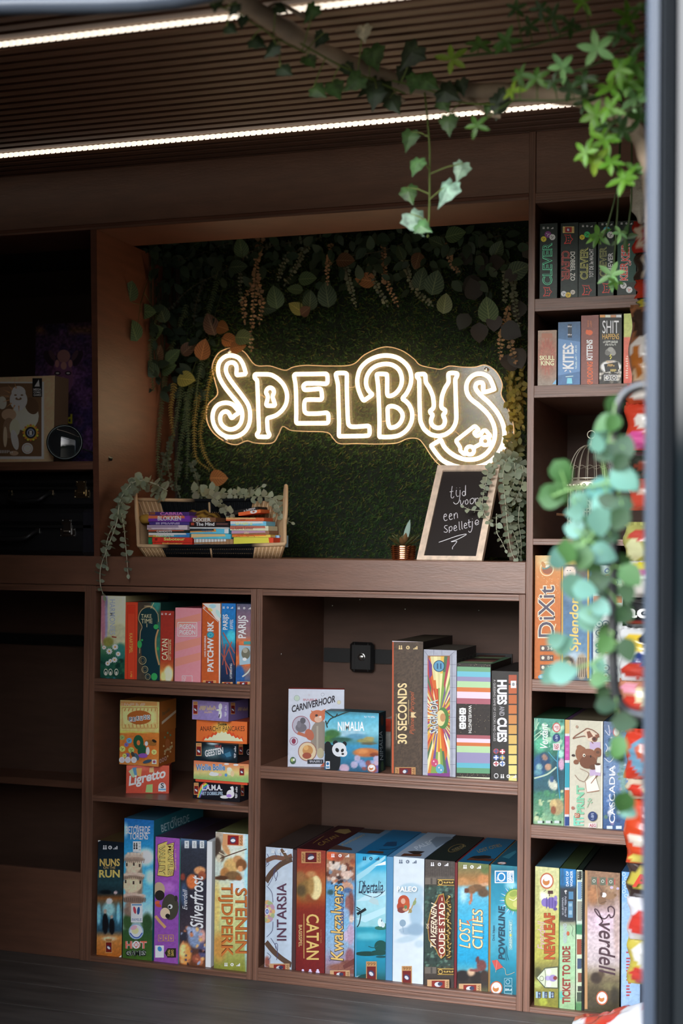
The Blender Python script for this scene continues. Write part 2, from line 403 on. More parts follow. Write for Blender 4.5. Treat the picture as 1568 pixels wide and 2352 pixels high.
# ================================================================ printed boxes
_txt = {}
def text_mesh(s, off=0.0, shear=0.0):
    k = (s, off, shear)
    if s[0] == '~' and k not in _txt:                   # print too small to read in the photo: a row of tiny strokes
        R = random.Random(len(s) * 7 + ord(s[-1])); V = []; F = []; n = 2 * (len(s) - 1)
        for i in range(n):
            if R.random() < .12: continue
            a, b = (i + .1) / n, (i + .62) / n; lo, hi = R.choice([(0, 1), (0, .6), (.3, 1), (0, 1)]); q = len(V)
            V += [(a, lo), (b, lo), (b, hi), (a, hi)]; F.append((q, q + 1, q + 2, q + 3))
        _txt[k] = (np.array(V), F)
    if k not in _txt:
        cu = bpy.data.curves.new('lettering', 'FONT'); cu.body = s; cu.resolution_u = 3; cu.offset = off; cu.shear = shear
        o = bpy.data.objects.new('lettering', cu); me = bpy.data.meshes.new_from_object(o)
        v = np.zeros(len(me.vertices) * 3); me.vertices.foreach_get('co', v); v = v.reshape(-1, 3)[:, :2]
        f = [tuple(p.vertices) for p in me.polygons]
        bpy.data.objects.remove(o); bpy.data.curves.remove(cu); bpy.data.meshes.remove(me)
        lo, hi = v.min(0), v.max(0); _txt[k] = ((v - lo) / (hi - lo), f)
    return _txt[k]
def vnoise(x, y, seed):
    def h(i, j): 
        a = np.sin(i * 127.1 + j * 311.7 + seed * 74.7) * 43758.5453; return a - np.floor(a)
    i, j = np.floor(x), np.floor(y); fx, fy = x - i, y - j; fx = fx * fx * (3 - 2 * fx); fy = fy * fy * (3 - 2 * fy)
    return (h(i, j) * (1 - fx) + h(i + 1, j) * fx) * (1 - fy) + (h(i, j + 1) * (1 - fx) + h(i + 1, j + 1) * fx) * fy
def scatter(n, x0, y0, x1, y1, cols, r0, r1, seed=1, soft=.5):
    R = random.Random(seed); out = []
    for _ in range(n):
        a = R.uniform(r0, r1); out.append((R.uniform(x0, x1), R.uniform(y0, y1), a, a * R.uniform(.5, 1.4), R.choice(cols), soft, R.uniform(0, 3)))
    return out
class Sheet:
    """a printed face: a plane of the place on which coordinates are read from a measured view (ox, oy, scale)"""
    LAYER = 0.00005
    def frame(s, P0, N, view, E):
        s.F0 = np.asarray(P0, float); s.FN = np.asarray(N, float); s.view = view; s.E = E; s.k = 6
    def alb(s, c): return np.clip(lin(hx(c)) / s.E, 0.002, .9)
    def px(s, p):
        p = np.asarray(p, float).reshape(-1, 2); return p / s.view[2] + np.array(s.view[:2])
    clip = None
    def hit(s, p, lay, clip=True):
        P0 = s.F0 + s.FN * (lay * s.LAYER); out = []
        for q in s.px(p):
            d = ray(*q); out.append(CAM + d * (np.dot(P0 - CAM, s.FN) / np.dot(d, s.FN)))
        out = np.array(out)
        if clip and s.clip is not None:                 # print ends at the edge of the face
            O, U, w, h = s.clip; r = out - O; u = r @ U; v = r[:, 2]
            out = out + (np.clip(u, 0, w) - u)[:, None] * U; out[:, 2] += np.clip(v, 0, h) - v
        return out
    def poly(s, pts, c):
        s.k += 1; v = s.hit(pts, s.k); s.mb.add(v, [tuple(range(len(v)))], s.alb(c))
    def rect(s, x0, y0, x1, y1, c): s.poly([(x0, y1), (x1, y1), (x1, y0), (x0, y0)], c)
    def ell(s, cx, cy, rx, ry, c, rot=0.0, n=18, ring=0):
        t = np.linspace(0, 2 * math.pi, n, endpoint=False); cr, sr = math.cos(rot), math.sin(rot)
        def o(f): return np.stack([cx + f * (rx * np.cos(t) * cr - ry * np.sin(t) * sr), cy - f * (rx * np.cos(t) * sr + ry * np.sin(t) * cr)], 1)
        s.k += 1
        if not ring: s.mb.add(s.hit(o(1), s.k), [tuple(range(n))], s.alb(c))
        else:
            v = np.concatenate([s.hit(o(1), s.k), s.hit(o(1 - ring), s.k)])
            s.mb.add(v, [(i, (i + 1) % n, n + (i + 1) % n, n + i) for i in range(n)], s.alb(c))
    def line(s, pts, w, c, smooth=0):
        P = catmull(pts, smooth) if smooth else np.asarray(pts, float)
        T = np.gradient(P, axis=0); T /= np.linalg.norm(T, axis=1)[:, None] + 1e-9
        Nn = np.stack([-T[:, 1], T[:, 0]], 1) * (w / 2); s.k += 1
        v = np.concatenate([s.hit(P + Nn, s.k), s.hit(P - Nn, s.k)]); m = len(P)
        s.mb.add(v, [(i, i + 1, m + i + 1, m + i) for i in range(m - 1)], s.alb(c))
    def frame_rect(s, x0, y0, x1, y1, w, c):
        s.line([(x0, y0), (x1, y0)], w, c); s.line([(x1, y0), (x1, y1)], w, c); s.line([(x1, y1), (x0, y1)], w, c); s.line([(x0, y1), (x0, y0)], w, c)
    def text3(s, t, A, B, C, c, off=0.0, shear=0.0):
        uv, f = text_mesh(t, off, shear); s.k += 1
        a, b, d = s.hit([A, B, C], s.k, False)
        v = a + uv[:, :1] * (b - a) + uv[:, 1:] * (d - a)
        if s.clip is not None:
            O, U, w, h = s.clip; r = v - O; u = r @ U; z = r[:, 2]
            v = v + (np.clip(u, 0, w) - u)[:, None] * U; v[:, 2] += np.clip(z, 0, h) - z
        s.mb.add(v, f, s.alb(c))
    def text(s, t, x0, y0, x1, y1, c, rot=0, off=0.0, shear=0.0, edge=None, ew=.03):
        if edge:
            g = ew * 30; s.text(t, x0 - g * .12, y0 - g * .12, x1 + g * .12, y1 + g * .12, edge, rot, off + ew, shear)
        if rot == 0: q = ((x0, y1), (x1, y1), (x0, y0))
        elif rot == 90: q = ((x1, y1), (x1, y0), (x0, y1))
        else: q = ((x0, y0), (x0, y1), (x1, y0))
        s.text3(t, *q, c, off, shear)
    def logo(s, x0, y0, x1, y1):                       # publisher's mark: tan plate, red picture, digits at the end
        s.rect(x0, y0, x1, y1, 'b88a58'); w, h = x1 - x0, y1 - y0
        if w > h:
            s.rect(x0 + .2 * w, y0 + .08 * h, x1 - .2 * w, y1 - .08 * h, '6a1a18'); s.ell(x0 + .5 * w, y0 + .5 * h, .14 * w, .26 * h, '3a3a5a', .4, 10); s.ell(x0 + .46 * w, y0 + .52 * h, .09 * w, .2 * h, 'c8ccd0', .3, 8)
            s.text('999', x1 - .17 * w, y0 + .12 * h, x1 - .04 * w, y1 - .12 * h, '6a4424', -90); s.text('~SPEL', x0 + .05 * w, y0 + .15 * h, x0 + .15 * w, y1 - .15 * h, '6a4424', 90)
        else:
            s.rect(x0 + .08 * w, y0 + .26 * h, x1 - .08 * w, y1 - .06 * h, '6a1a18'); s.ell(x0 + .5 * w, y0 + .62 * h, .26 * w, .18 * h, '3a3a5a', .8, 10); s.ell(x0 + .48 * w, y0 + .64 * h, .16 * w, .13 * h, 'c8ccd0', .8, 8)
            s.text('999', x0 + .12 * w, y0 + .05 * h, x1 - .12 * w, y0 + .22 * h, '6a4424')
    def icons(s, x0, x1, y, h, c):                      # players, minutes, age
        w = (x1 - x0) / 2
        for d in (-.22, .22):
            s.ell(x0 + d * h, y - .32 * h, .15 * h, .15 * h, c, n=8); s.poly([(x0 + (d - .2) * h, y + .4 * h), (x0 + (d + .2) * h, y + .4 * h), (x0 + (d + .1) * h, y - .14 * h), (x0 + (d - .1) * h, y - .14 * h)], c)
        s.ell(x0 + w, y, .4 * h, .4 * h, c, n=12, ring=.45); s.line([(x0 + w, y), (x0 + w + .3 * h, y - .1 * h)], .12 * h, c)
        for i in range(3): s.rect(x1 + (-.45 + .33 * i) * h, y + (.2 - .25 * i) * h, x1 + (-.2 + .33 * i) * h, y + .4 * h, c)
    def badge(s, cx, cy, rx, ry):                       # round orange and white emblem
        s.ell(cx, cy, rx, ry, 'b0603c'); s.ell(cx, cy, rx * .82, ry * .82, 'd4d4d4'); s.ell(cx - rx * .1, cy + ry * .1, rx * .5, ry * .45, 'b8743c', .4); s.ell(cx, cy - .2 * ry, .4 * rx, .22 * ry, 'e4e4e4', .3)
    def fox(s, cx, cy, r, c):                           # outlined animal head
        p = [(-1, -.9), (-.45, -.45), (.45, -.45), (1, -.9), (.85, .1), (1.0, .45), (.4, .55), (0, 1), (-.4, .55), (-1.0, .45), (-.85, .1)]
        q = [(cx + y_ * r, cy - x_ * r) for x_, y_ in p]
        s.line(q + q[:1], r * .16, c); s.line([(cx - .1 * r, cy - .35 * r), (cx + .2 * r, cy - .3 * r)], r * .18, c); s.line([(cx - .1 * r, cy + .35 * r), (cx + .2 * r, cy + .3 * r)], r * .18, c)
    def die(s, cx, cy, r, c, pip='1a1a1a'):
        s.ell(cx, cy, r, r, c, n=10)
        for dx, dy in ((-.35, -.3), (.3, -.1), (-.1, .35), (.0, 0)): s.ell(cx + dx * r, cy + dy * r, .15 * r, .15 * r, pip, n=6)
class Game(Sheet):
    """one board game box: lid with its printed face, and the tray where it shows"""
    def __init__(s, label, view, x0, y0, x1, y1, y=.012, d=.28, z=None, E=.7, side='404040', top=None, rot=0.0, base=None, name='board_game_box', cat='board game', group=None, solid=False, tint=(.97, 1.0, 1.0), set_back=False):
        s.label = label; s.E = E * np.array(tint); s.view = view; s.name = name; s.cat = cat; s.group = group; s.base = base; s.solid = solid
        p = s.px([(x0, y0), (x1, y0), (x0, y1), (x0, (y0 + y1) / 2), (x1, (y0 + y1) / 2)])
        if set_back: y = Wz(p[2][0], p[2][1], z)[1]
        r = math.radians(rot); s.U = np.array([math.cos(r), math.sin(r), 0]); s.N = np.array([math.sin(r), -math.cos(r), 0])
        s.P0 = W(p[3][0], p[3][1], y)
        s.frame(s.P0, s.N, view, s.E)
        a = s.hit([(x1, (y0 + y1) / 2)], 0, False)[0]; s.w = float(np.dot(a - s.P0, s.U))
        s.z1 = s.hit([(x0, y0)], 0)[0][2]; s.z0 = s.hit([(x0, y1)], 0)[0][2] if z is None else z
        s.O = np.array([s.P0[0], s.P0[1], s.z0]); s.d = d; s.Zv = np.array([0, 0, 1.0]); s.mb = MB()
        s.side = side; s.top = top or side; s.clip = (s.O, s.U, s.w, s.z1 - s.z0)
    def corner(s, u, v, w): return s.O + s.U * u - s.N * w + s.Zv * v
    def body(s, mb, u0, u1, w0, w1, v0, v1, cols, b=0.0):
        V = [s.corner(u, v, w) for v in (v0, v1) for u, w in ((u0, w0), (u1, w0), (u1, w1), (u0, w1))]
        for q, c in zip(QF, cols):
            mb.add([V[i] for i in q], [(0, 1, 2, 3)], s.alb(c))
    def paint(s, stops, blobs=(), noise=.06, nsc=14.0, cell=2.6, seed=0, axis=1):
        """the printed picture of the front: bands of colour, soft shapes and a mottled ground"""
        if isinstance(stops, str): stops = [(0, stops)]
        hp = (s.z1 - s.z0) * 980; wp = s.w * 980
        nu, nv = max(2, int(wp / cell)), max(2, int(hp / cell))
        uu, vv = np.meshgrid(np.linspace(0, s.w, nu + 1), np.linspace(0, s.z1 - s.z0, nv + 1))
        P = s.O + s.N * .0002 + uu.ravel()[:, None] * s.U + vv.ravel()[:, None] * s.Zv
        q = (proj(P) - np.array(s.view[:2])) * s.view[2]
        xs = np.array([a for a, _ in stops], float); cs = np.array([hx(c) for _, c in stops])
        c = np.stack([np.interp(q[:, axis], xs, cs[:, i]) for i in range(3)], 1)
        for b in blobs:
            cx, cy, rx, ry, col = b[:5]; soft = b[5] if len(b) > 5 else .5; ro = b[6] if len(b) > 6 else 0
            dx, dy = q[:, 0] - cx, q[:, 1] - cy
            a, e = (dx * math.cos(ro) - dy * math.sin(ro)) / rx, (dx * math.sin(ro) + dy * math.cos(ro)) / ry
            t = np.clip((1 + soft * .5 - np.sqrt(a * a + e * e)) / max(soft, .02), 0, 1)[:, None]
            c = c * (1 - t) + hx(col) * t
        if noise:
            n = vnoise(q[:, 0] / nsc, q[:, 1] / nsc, seed + 1.3) + .5 * vnoise(q[:, 0] / nsc * 2.3, q[:, 1] / nsc * 2.3, seed + 5.1) - .75
            c = c * (1 + noise * n[:, None] * 2)
        F = [(j * (nu + 1) + i, j * (nu + 1) + i + 1, (j + 1) * (nu + 1) + i + 1, (j + 1) * (nu + 1) + i) for j in range(nv) for i in range(nu)]
        s.mb.add(P, F, s.alb(np.clip(c, 0, 255)))
        return s
    def on(s, face):
        if face == 'R': s.frame(s.corner(s.w, 0, 0) , s.U, s.view, s.E)
        elif face == 'T': s.frame(s.corner(0, s.z1 - s.z0, 0), s.Zv, s.view, s.E)
        else: s.frame(s.P0, s.N, s.view, s.E)
        s.k = 6 if face != 'F' else 120
        s.clip = None if face != 'F' else (s.O, s.U, s.w, s.z1 - s.z0)
        return s
    def done(s):
        h = s.z1 - s.z0; f = s.side; loc = s.corner(s.w / 2, 0, s.d / 2)
        if s.solid:
            s.body(s.mb, 0, s.w, 0, s.d, 0, h, (f, s.top, f, f, f, f))
            o = s.mb.build(s.name, M_PRINT, None, loc); tag(o, s.label, s.cat, s.group); return s
        t = thing(s.name, s.label, s.cat, loc, s.group)
        mb = MB(); s.body(mb, 0, s.w, 0, s.d, 0, h, (f, s.top, f, f, f, f)); lid = mb.build('lid', M_CARD, t, loc)
        s.mb.build('cover_print', M_PRINT, lid, loc)
        if s.base:
            bw, bc = s.base[0] / s.view[2] / 1000.0, s.base[1]
            mb = MB(); s.body(mb, s.w, s.w + bw, .002, s.d - .002, .0, h - .0025, (bc,) * 6); mb.build('tray', M_CARD, t, loc)
        return s
VA, VB, VC, VD = (200, 1340, 3.733), (200, 1560, 3.733), (200, 1840, 3.733), (590, 1350, 2.489)
VE, VF = (590, 1860, 4.752), (880, 1860, 4.612)
V1, V4, V5, V6 = (1200, 440, 4.261), (1200, 900, 3.359), (1200, 1600, 4.261), (1200, 1920, 4.261)
VN, VL, VK = (200, 1070, 3.136), (0, 500, 2.94), (860, 1030, 4.126)
# ---------------------------------------------------------------- top compartment under the basket
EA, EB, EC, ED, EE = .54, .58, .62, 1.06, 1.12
GA = 'games on the upper bookcase shelf'
ZA = .6915
g = Game('tall pale green game box with daisies, first beside the cupboard post', VA, 117, 105, 326, 825, d=.24, z=ZA, E=EA, side='8a8a64', top='a8a478', group=GA)
g.paint([(105, 'c9caa8'), (330, 'bfc09c'), (500, 'b2b48c'), (545, '4f7a56'), (640, '1f4d3c'), (825, '123a30')], [(136, 300, 22, 240, 'a06a78', .3), (165, 300, 12, 240, '8a86a8', .4), (260, 430, 85, 85, 'a9aa8a', .3), (285, 590, 45, 75, '2c6a62', .4), (180, 500, 45, 40, '7a7a3c', .4), (200, 815, 40, 14, '4a9ac0', .4)] + scatter(25, 120, 640, 320, 820, ['1a4a3a', '2a5a40', '0f3028'], 8, 22), .05)
g.text('HARMONIES', 192, 138, 240, 440, '8a96a4', -90, edge='dcdccc', ew=.02)
for x, y, r in ((240, 545, 30), (190, 582, 30), (145, 550, 20), (266, 605, 24), (235, 655, 28), (200, 665, 20), (176, 686, 24)):
    for a in range(5): g.ell(x, y, r, r * .26, 'e6e4da', a * .63, 8)
    g.ell(x, y, r * .28, r * .28, 'b88a3a', n=8)
for x in (160, 200, 250): g.ell(x, 760, 18, 30, 'c8c8a8', n=10, ring=.25); g.ell(x, 768, 8, 14, 'd0d0b0', n=8)
g.line([(212, 455), (232, 460), (252, 462)], 9, '8a3a2a'); g.done()
g = Game('narrow red card game box with gold lettering between daisy and dark green boxes', VA, 327, 160, 430, 830, d=.20, z=ZA, E=EA, side='8a2a1a', group=GA).paint('c43c24', noise=.03)
g.frame_rect(347, 188, 410, 828, 5, 'a02a18'); g.rect(352, 195, 405, 260, 'b0301c'); g.text('KAARTSPEL', 362, 428, 390, 598, 'd8a050', -90); g.text('~SPELEN', 370, 750, 386, 826, 'd09848', -90); g.done()
g = Game('dark teal game box with gold clock line and green spots', VA, 432, 160, 627, 843, d=.24, z=ZA, E=EA, side='143430', group=GA).paint('3c352c', [(590, 190, 40, 60, '2a6a60', .4), (615, 560, 20, 300, '2a5a4c', .5)], .12, 30)
g.ell(525, 290, 85, 78, '0f2c30'); g.poly([(455, 420), (468, 350), (590, 330), (618, 400), (585, 520), (592, 640), (620, 700), (620, 838), (500, 838), (470, 660)], '0f2a32')
g.line([(450, 600), (455, 430), (470, 370), (440, 300), (470, 225), (540, 200), (600, 250), (612, 330)], 5, 'a8946a', 5); g.line([(490, 195), (560, 200), (610, 270)], 8, '8a7a60', 4); g.line([(545, 215), (572, 165)], 5, 'b0a070')
g.line([(610, 395), (588, 480), (592, 590), (618, 700)], 14, '9a7a50', 5)
g.text('TAKE', 463, 264, 552, 296, 'c0b088'); g.text('TIME', 463, 304, 560, 342, 'c0b088'); g.line([(512, 345), (512, 375)], 5, 'b0a078')
for x, y, rx, ry in ((590, 372, 21, 21), (449, 522, 20, 33), (575, 800, 27, 32), (470, 486, 9, 9), (605, 560, 10, 14)): g.ell(x, y, rx, ry, '2f8a4c')
for x, y, r in ((475, 660, 33), (495, 738, 28), (520, 800, 24)): g.ell(x, y, r, r + 3, '9a8e66', n=16, ring=.15); g.ell(x, y, r * .6, r * .6, '6a6048', n=10, ring=.2)
g.done()
g = Game('small dark red game box with cream lettering and a sun at its foot', VA, 628, 235, 742, 850, d=.16, z=ZA, E=EA, side='4a1a14', group=GA, base=(6, '3a1810')).paint([(235, '842a22'), (640, '8c2a1e'), (720, 'a0582c'), (760, 'b8803c'), (850, '7a3a1c')], [(695, 780, 38, 70, 'ead9a2', .4), (650, 800, 22, 40, 'd8b878', .5)], .05)
g.text('CATAN', 640, 475, 690, 657, 'e0cf9a', 90, .01); g.line([(697, 475), (697, 657)], 3, 'd8c48c'); g.text('HET DOBBELSPEL', 704, 478, 719, 656, 'd8c48c', 90); g.icons(643, 707, 262, 20, 'e4ded0'); g.done()
g = Game('pink game box with diagonal stripes and white framed lettering', VA, 753, 207, 977, 858, d=.20, z=ZA, E=EA, side='9a4450', top='7a3040', group=GA).paint('df7880', noise=.02)
for y in (330, 535, 665): g.poly([(754, y + 50), (976, y - 10), (976, y - 75), (754, y - 20)], 'd47668')
g.frame_rect(778, 335, 940, 452, 5, 'f0e4e4'); g.text('PIGEON', 791, 350, 927, 392, 'f4eaea', 0, .02); g.text('PIGEON', 791, 399, 927, 440, 'f4eaea', 0, .02)
g.frame_rect(815, 792, 900, 870, 4, 'f0e4e4'); g.text('PIG', 824, 800, 846, 850, 'f0e4e4', 90); g.done()
g = Game('russet game box with bold white lettering and patched paper corner', VA, 984, 168, 1143, 875, d=.18, z=ZA, E=EA, side='9a8a70', top='8a4a28', group=GA).paint('a04a22', noise=.04)
g.poly([(988, 172), (1142, 172), (1142, 335), (1100, 300), (1040, 215)], 'd9d2b4'); g.ell(1075, 195, 30, 18, '8ab0b8'); g.ell(1125, 260, 16, 40, '9ab8b4', .5); g.ell(1055, 225, 22, 12, 'c8a860', -.6)
g.rect(1129, 330, 1143, 872, 'd8d0bc'); g.line([(990, 210), (1125, 330)], 4, 'ece4cc'); g.icons(1005, 1100, 205, 22, 'f0ece0')
g.text('PATCHWORK', 1030, 322, 1084, 757, 'f2eee4', 90, .035); g.ell(1057, 441, 31, 29, '2a7a8c'); g.ell(1057, 441, 18, 17, '54a4b0', n=10, ring=.3)
g.text('UWE ROSENBERG', 1004, 450, 1018, 630, 'f0e8d8', 90, .02); g.logo(993, 832, 1104, 872); g.done()
g = Game('slim blue game box with red iron lattice beams and cream lettering', VA, 1149, 170, 1270, 870, d=.22, z=ZA, E=EA, side='14283c', group=GA).paint([(170, '1f5c98'), (400, '1a6a9c'), (500, '2a8098'), (560, '2a4a68'), (700, '1a2844'), (870, '121c34')], [(1235, 450, 35, 50, '3aa0b0', .5)], .08)
for a, b in (((1150, 450), (1200, 780)), ((1165, 420), (1265, 600)), ((1150, 600), (1230, 760)), ((1190, 520), (1160, 700)), ((1240, 500), (1180, 640)), ((1215, 560), (1262, 700))): g.line([a, b], 9, '8a4438')
g.text('PARIJS', 1163, 265, 1217, 397, 'e6e0c8', 90, .02); g.text('EIFFEL', 1224, 308, 1250, 392, 'd8dcc8', 90, 0, .3); g.text('UITBREIDING', 1223, 688, 1242, 816, 'd8dce0', 90); g.icons(1170, 1240, 207, 22, 'e8ecf0'); g.logo(1155, 846, 1247, 874); g.done()
g = Game('brown and grey game box with cream lettering and painted facade, next to divider', VA, 1277, 175, 1404, 875, d=.22, z=ZA, E=EA, side='2a3448', group=GA).paint([(175, '47485a'), (300, '6a5262'), (450, '7a5a58'), (500, 'b0603a'), (700, 'aa5830'), (760, '6a5a60'), (875, '2a4870')], [(1305, 800, 45, 100, '1f4a80', .3), (1290, 560, 14, 60, '8a3a30', .4)], .07)
g.poly([(1300, 530), (1420, 536), (1420, 690), (1306, 700)], '8098a4'); g.ell(1360, 600, 38, 50, '5a5a4c'); g.ell(1355, 575, 22, 22, '8a887a'); g.ell(1350, 650, 18, 14, 'd0ccb8'); g.line([(1330, 800), (1380, 760), (1420, 690)], 12, 'a0a8a0', 4); g.rect(1342, 497, 1420, 525, '3a7a78')
g.text('PARIJS', 1294, 275, 1382, 470, 'e8e0c6', 90, .02); g.icons(1300, 1392, 212, 24, 'e8e8e8'); g.logo(1284, 842, 1398, 874); g.done()

# ---------------------------------------------------------------- middle compartment: two small piles
ZB = .4055
GB = 'small game boxes piled on the middle bookcase shelf'
g = Game('small red card game box with slanted white lettering under a big orange dice box', VB, 335, 738, 703, 978, d=.055, z=ZB, E=EB, side='7a2a1c', rot=20, set_back=True, group=GB).paint([(738, 'b24a34'), (978, 'a83c28')], [(450, 760, 100, 25, 'bc5a48', .6)], .03)
for pts, c in (([(355, 790), (395, 760), (425, 830), (392, 845)], '9ab08a'), ([(388, 760), (425, 755), (438, 825), (405, 822)], '4a7aa0'), ([(420, 765), (470, 762), (462, 832), (430, 828)], 'c8904c'), ([(535, 760), (570, 752), (572, 798), (532, 800)], 'd0a070'), ([(510, 905), (562, 900), (560, 972), (500, 970)], '8aa868')): g.poly(pts, c)
g.text3('Ligretto', (358, 942), (676, 868), (352, 832), 'f2ece8', .03, .15); g.ell(643, 925, 34, 40, 'e8e8e4'); g.rect(610, 928, 676, 962, 'e4e4e0'); g.rect(612, 938, 674, 952, '5a90b0'); g.text('S', 630, 890, 658, 934, '2a2a30', 0, .03); zl = g.z1; yl = g.O[1]; g.done()
s_ = Game('big orange cube dice game box with cream lid and dancing bird', VB, 279, 437, 616, 738, y=yl + .008, d=.092, z=zl + .0004, E=EB, side='8a4c1e', top='a8783c', name='dice_game_box', group=GB)
s_.paint([(437, 'd2ba5c'), (458, 'd2ba5c'), (462, 'b86c2e'), (738, 'bc7a3c')], [(448, 600, 150, 110, 'b5652a', .6)], .05)
for x, y, r, c in ((300, 500, 22, '8aa060'), (360, 527, 24, '5a90b4'), (336, 562, 18, '6a62a4'), (302, 598, 26, 'd0be66'), (378, 608, 26, '9ab468'), (345, 652, 20, '7a5a94'), (320, 655, 18, 'd8c460'), (574, 625, 23, 'cfc274')): s_.die(x, y, r, c, '3a3a2a')
s_.ell(440, 540, 44, 62, '1f4c34', .1); s_.ell(470, 610, 36, 48, '1f4c34', -.3); s_.ell(440, 545, 15, 22, 'c86a3a'); s_.ell(545, 545, 50, 22, '8a5a28', -.3); s_.ell(575, 530, 22, 12, '2a2018', -.5); s_.ell(508, 552, 14, 20, 'c0d4d0'); s_.ell(520, 615, 16, 34, 'e8e0d0'); s_.ell(478, 655, 40, 20, '7c4a98'); s_.ell(420, 665, 22, 34, '3a5468', .5); s_.ell(515, 705, 40, 14, '34485a', .3); s_.ell(392, 645, 14, 26, '3a3a34', .4)
for x in (298, 349, 401): s_.ell(x, 692, 25, 27, 'e0ccd0'); s_.ell(x, 692, 11, 12, 'b89ab0', n=8, ring=.3)
s_.rect(555, 690, 595, 728, 'd8c0b0'); s_.ell(575, 708, 12, 12, '8a4a6a')
s_.on('R')
for a in np.linspace(0, 2 * math.pi, 9)[:-1]: s_.ell(690 + 34 * math.cos(a), 560 + 100 * math.sin(a) - 14 * math.cos(a), 7, 10, '5a7a5a' if math.sin(a) < 0 else 'c0a070', n=8)
s_.ell(690, 560, 20, 50, '9a5a30'); s_.text3('~dudo', (660, 640), (735, 590), (660, 610), 'c8b888'); 
for x in (628, 650, 672): s_.ell(x, 702 - (x - 628) * .5, 9, 18, 'b8a8a0', n=10, ring=.3)
s_.done()
s2 = Game('lid', VB, 282, 178, 618, 436, y=yl + .006, d=.096, z=s_.z1, E=EB, side='8e5424', top='a07038')
s2.paint([(178, 'd0a868'), (200, 'd8b070'), (436, 'd4ae6c')], [(448, 315, 160, 80, 'd8b87a', .4)], .06)
s2.rect(286, 190, 600, 228, 'c08a50'); s2.text('~PERUDO DICE', 296, 205, 500, 228, 'd8b0a0'); s2.frame_rect(300, 245, 600, 420, 4, 'a86a34')
for i in range(9): s2.line([(330 + i * 32, 250), (320 + i * 33, 275)], 6, 'a8662c'); s2.line([(330 + i * 32, 415), (325 + i * 32, 385)], 6, 'a8662c')
s2.ell(448, 328, 108, 60, '9a5624'); s2.ell(330, 340, 16, 50, 'd8c080'); s2.ell(562, 330, 16, 46, 'd8c080')
for i, ch in enumerate('PERUDO'):
    x = 358 + i * 31; y = 340 - 22 * i / 5 + (4 if i % 2 else 0); s2.rect(x, y - 16, x + 26, y + 24, 'c8d0cc'); s2.text(ch, x + 4, y - 12, x + 22, y + 20, '1f3038', 0, .02)
s2.on('R'); s2.poly([(640, 365), (762, 262), (762, 285), (640, 390)], 'b8a890'); s2.text3('Perudo', (645, 320), (710, 270), (645, 285), '3a4a3a')
mb = MB(); h = s2.z1 - s2.z0; s2.body(mb, 0, s2.w, 0, s2.d, 0, h, ('8e5424', 'a07038', 'c8a060', '8e5424', '8e5424', '8e5424')); dice_root = [o for o in bpy.data.objects if o.name.startswith('dice_game_box')][-1]
o = mb.build('lid', M_CARD, dice_root, s2.O); s2.mb.build('cover_print', M_PRINT, o, s2.O)
[o for o in dice_root.children if o.name.startswith('lid')][0].name = 'tray'
g = Game('flat black game box with rainbow and white animal, lowest of the small pile', VB, 907, 877, 1310, 1020, d=.105, z=ZB, E=EB, side='14141a', rot=-4, set_back=True, group=GB).paint('101016', [(1040, 960, 90, 40, '1a1a2c', .8)], .1)
for i, c in enumerate(('b03a30', 'c8803a', 'c8b848', '4a9a50', '3a80b8', '6a4a9a')):
    g.line([(945 + i * 4, 1015), (955 + i * 6, 960 + i * 2), (975 + i * 7, 915 + i * 4), (1010 + i * 8, 885 + i * 5)], 9, c, 4)
g.logo(915, 888, 955, 990); g.text('L.A.M.A.', 985, 905, 1158, 955, 'e8e4ec', 0, .03, edge='4a4a7a'); g.text('HET DOBBELSPEL', 975, 965, 1166, 994, '9ab0e0', 0, .02, .2)
for e in ((1228, 985, 34, 36, 'c8bcd4'), (1245, 945, 12, 28, 'd8d0dc'), (1180, 1010, 40, 14, 'd0d0d8'), (1215, 1000, 22, 14, '8a6ab0'), (1240, 930, 14, 10, 'e0dce4')): g.ell(*e)
g.text('~2-6 8+', 1268, 920, 1288, 1020, 'd0d0d0', 90); g.on('R').logo(1318, 905, 1345, 1000); yb = g.O[1]; zb = g.z1; g.done()
g = Game('flat orange to green game box with sheep and blue lettering in the small pile', VB, 914, 697, 1385, 857, y=yb + .002, d=.10, z=zb + .0065, E=EB, side='b06040', rot=-2, group=GB).paint([(697, 'c8694a'), (740, 'c87c54'), (800, 'bcae70'), (857, '7c9e60')], noise=.03)
g.text3('Wollie Bollie', (935, 782), (1180, 780), (930, 728), '3f6e9c', .03, edge_ := .0) if False else g.text('Wollie Bollie', 932, 728, 1182, 783, '3f6e9c', 0, .03, edge='d8dce0')
for e in ((1088, 815, 44, 16, 'e4e0d0'), (1070, 806, 18, 14, 'e8e4d8'), (1140, 820, 16, 12, 'd09888'), (1190, 822, 12, 14, '4a80b0'), (1222, 790, 24, 34, 'd8c49c'), (1245, 810, 16, 26, 'c8a880'), (1215, 770, 16, 14, 'e0d4b8'), (1195, 728, 22, 8, 'f0ece4'), (1275, 735, 22, 9, 'f0ece4')): g.ell(*e)
g.logo(1303, 742, 1348, 828); o = g; zw = g.z1; g.done()
mb = MB(); g.body(mb, .004, g.w - .004, .002, g.d - .004, -.0063, -.0002, ('b8442c',) * 6); mb.build('tray', M_CARD, [q for q in bpy.data.objects if q.get('label') == g.label][0], g.O)
g = Game('flat black and teal game box with ghostly white lettering in the small pile', VB, 925, 537, 1288, 690, y=yb + .004, d=.105, z=zw + .0005, E=EB, side='12181c', rot=-4, group=GB).paint('10191f', [(1075, 625, 85, 55, '42585c', .8), (1200, 640, 60, 50, '1f4054', .7), (1080, 545, 50, 18, '9ab0b4', .7)], .1)
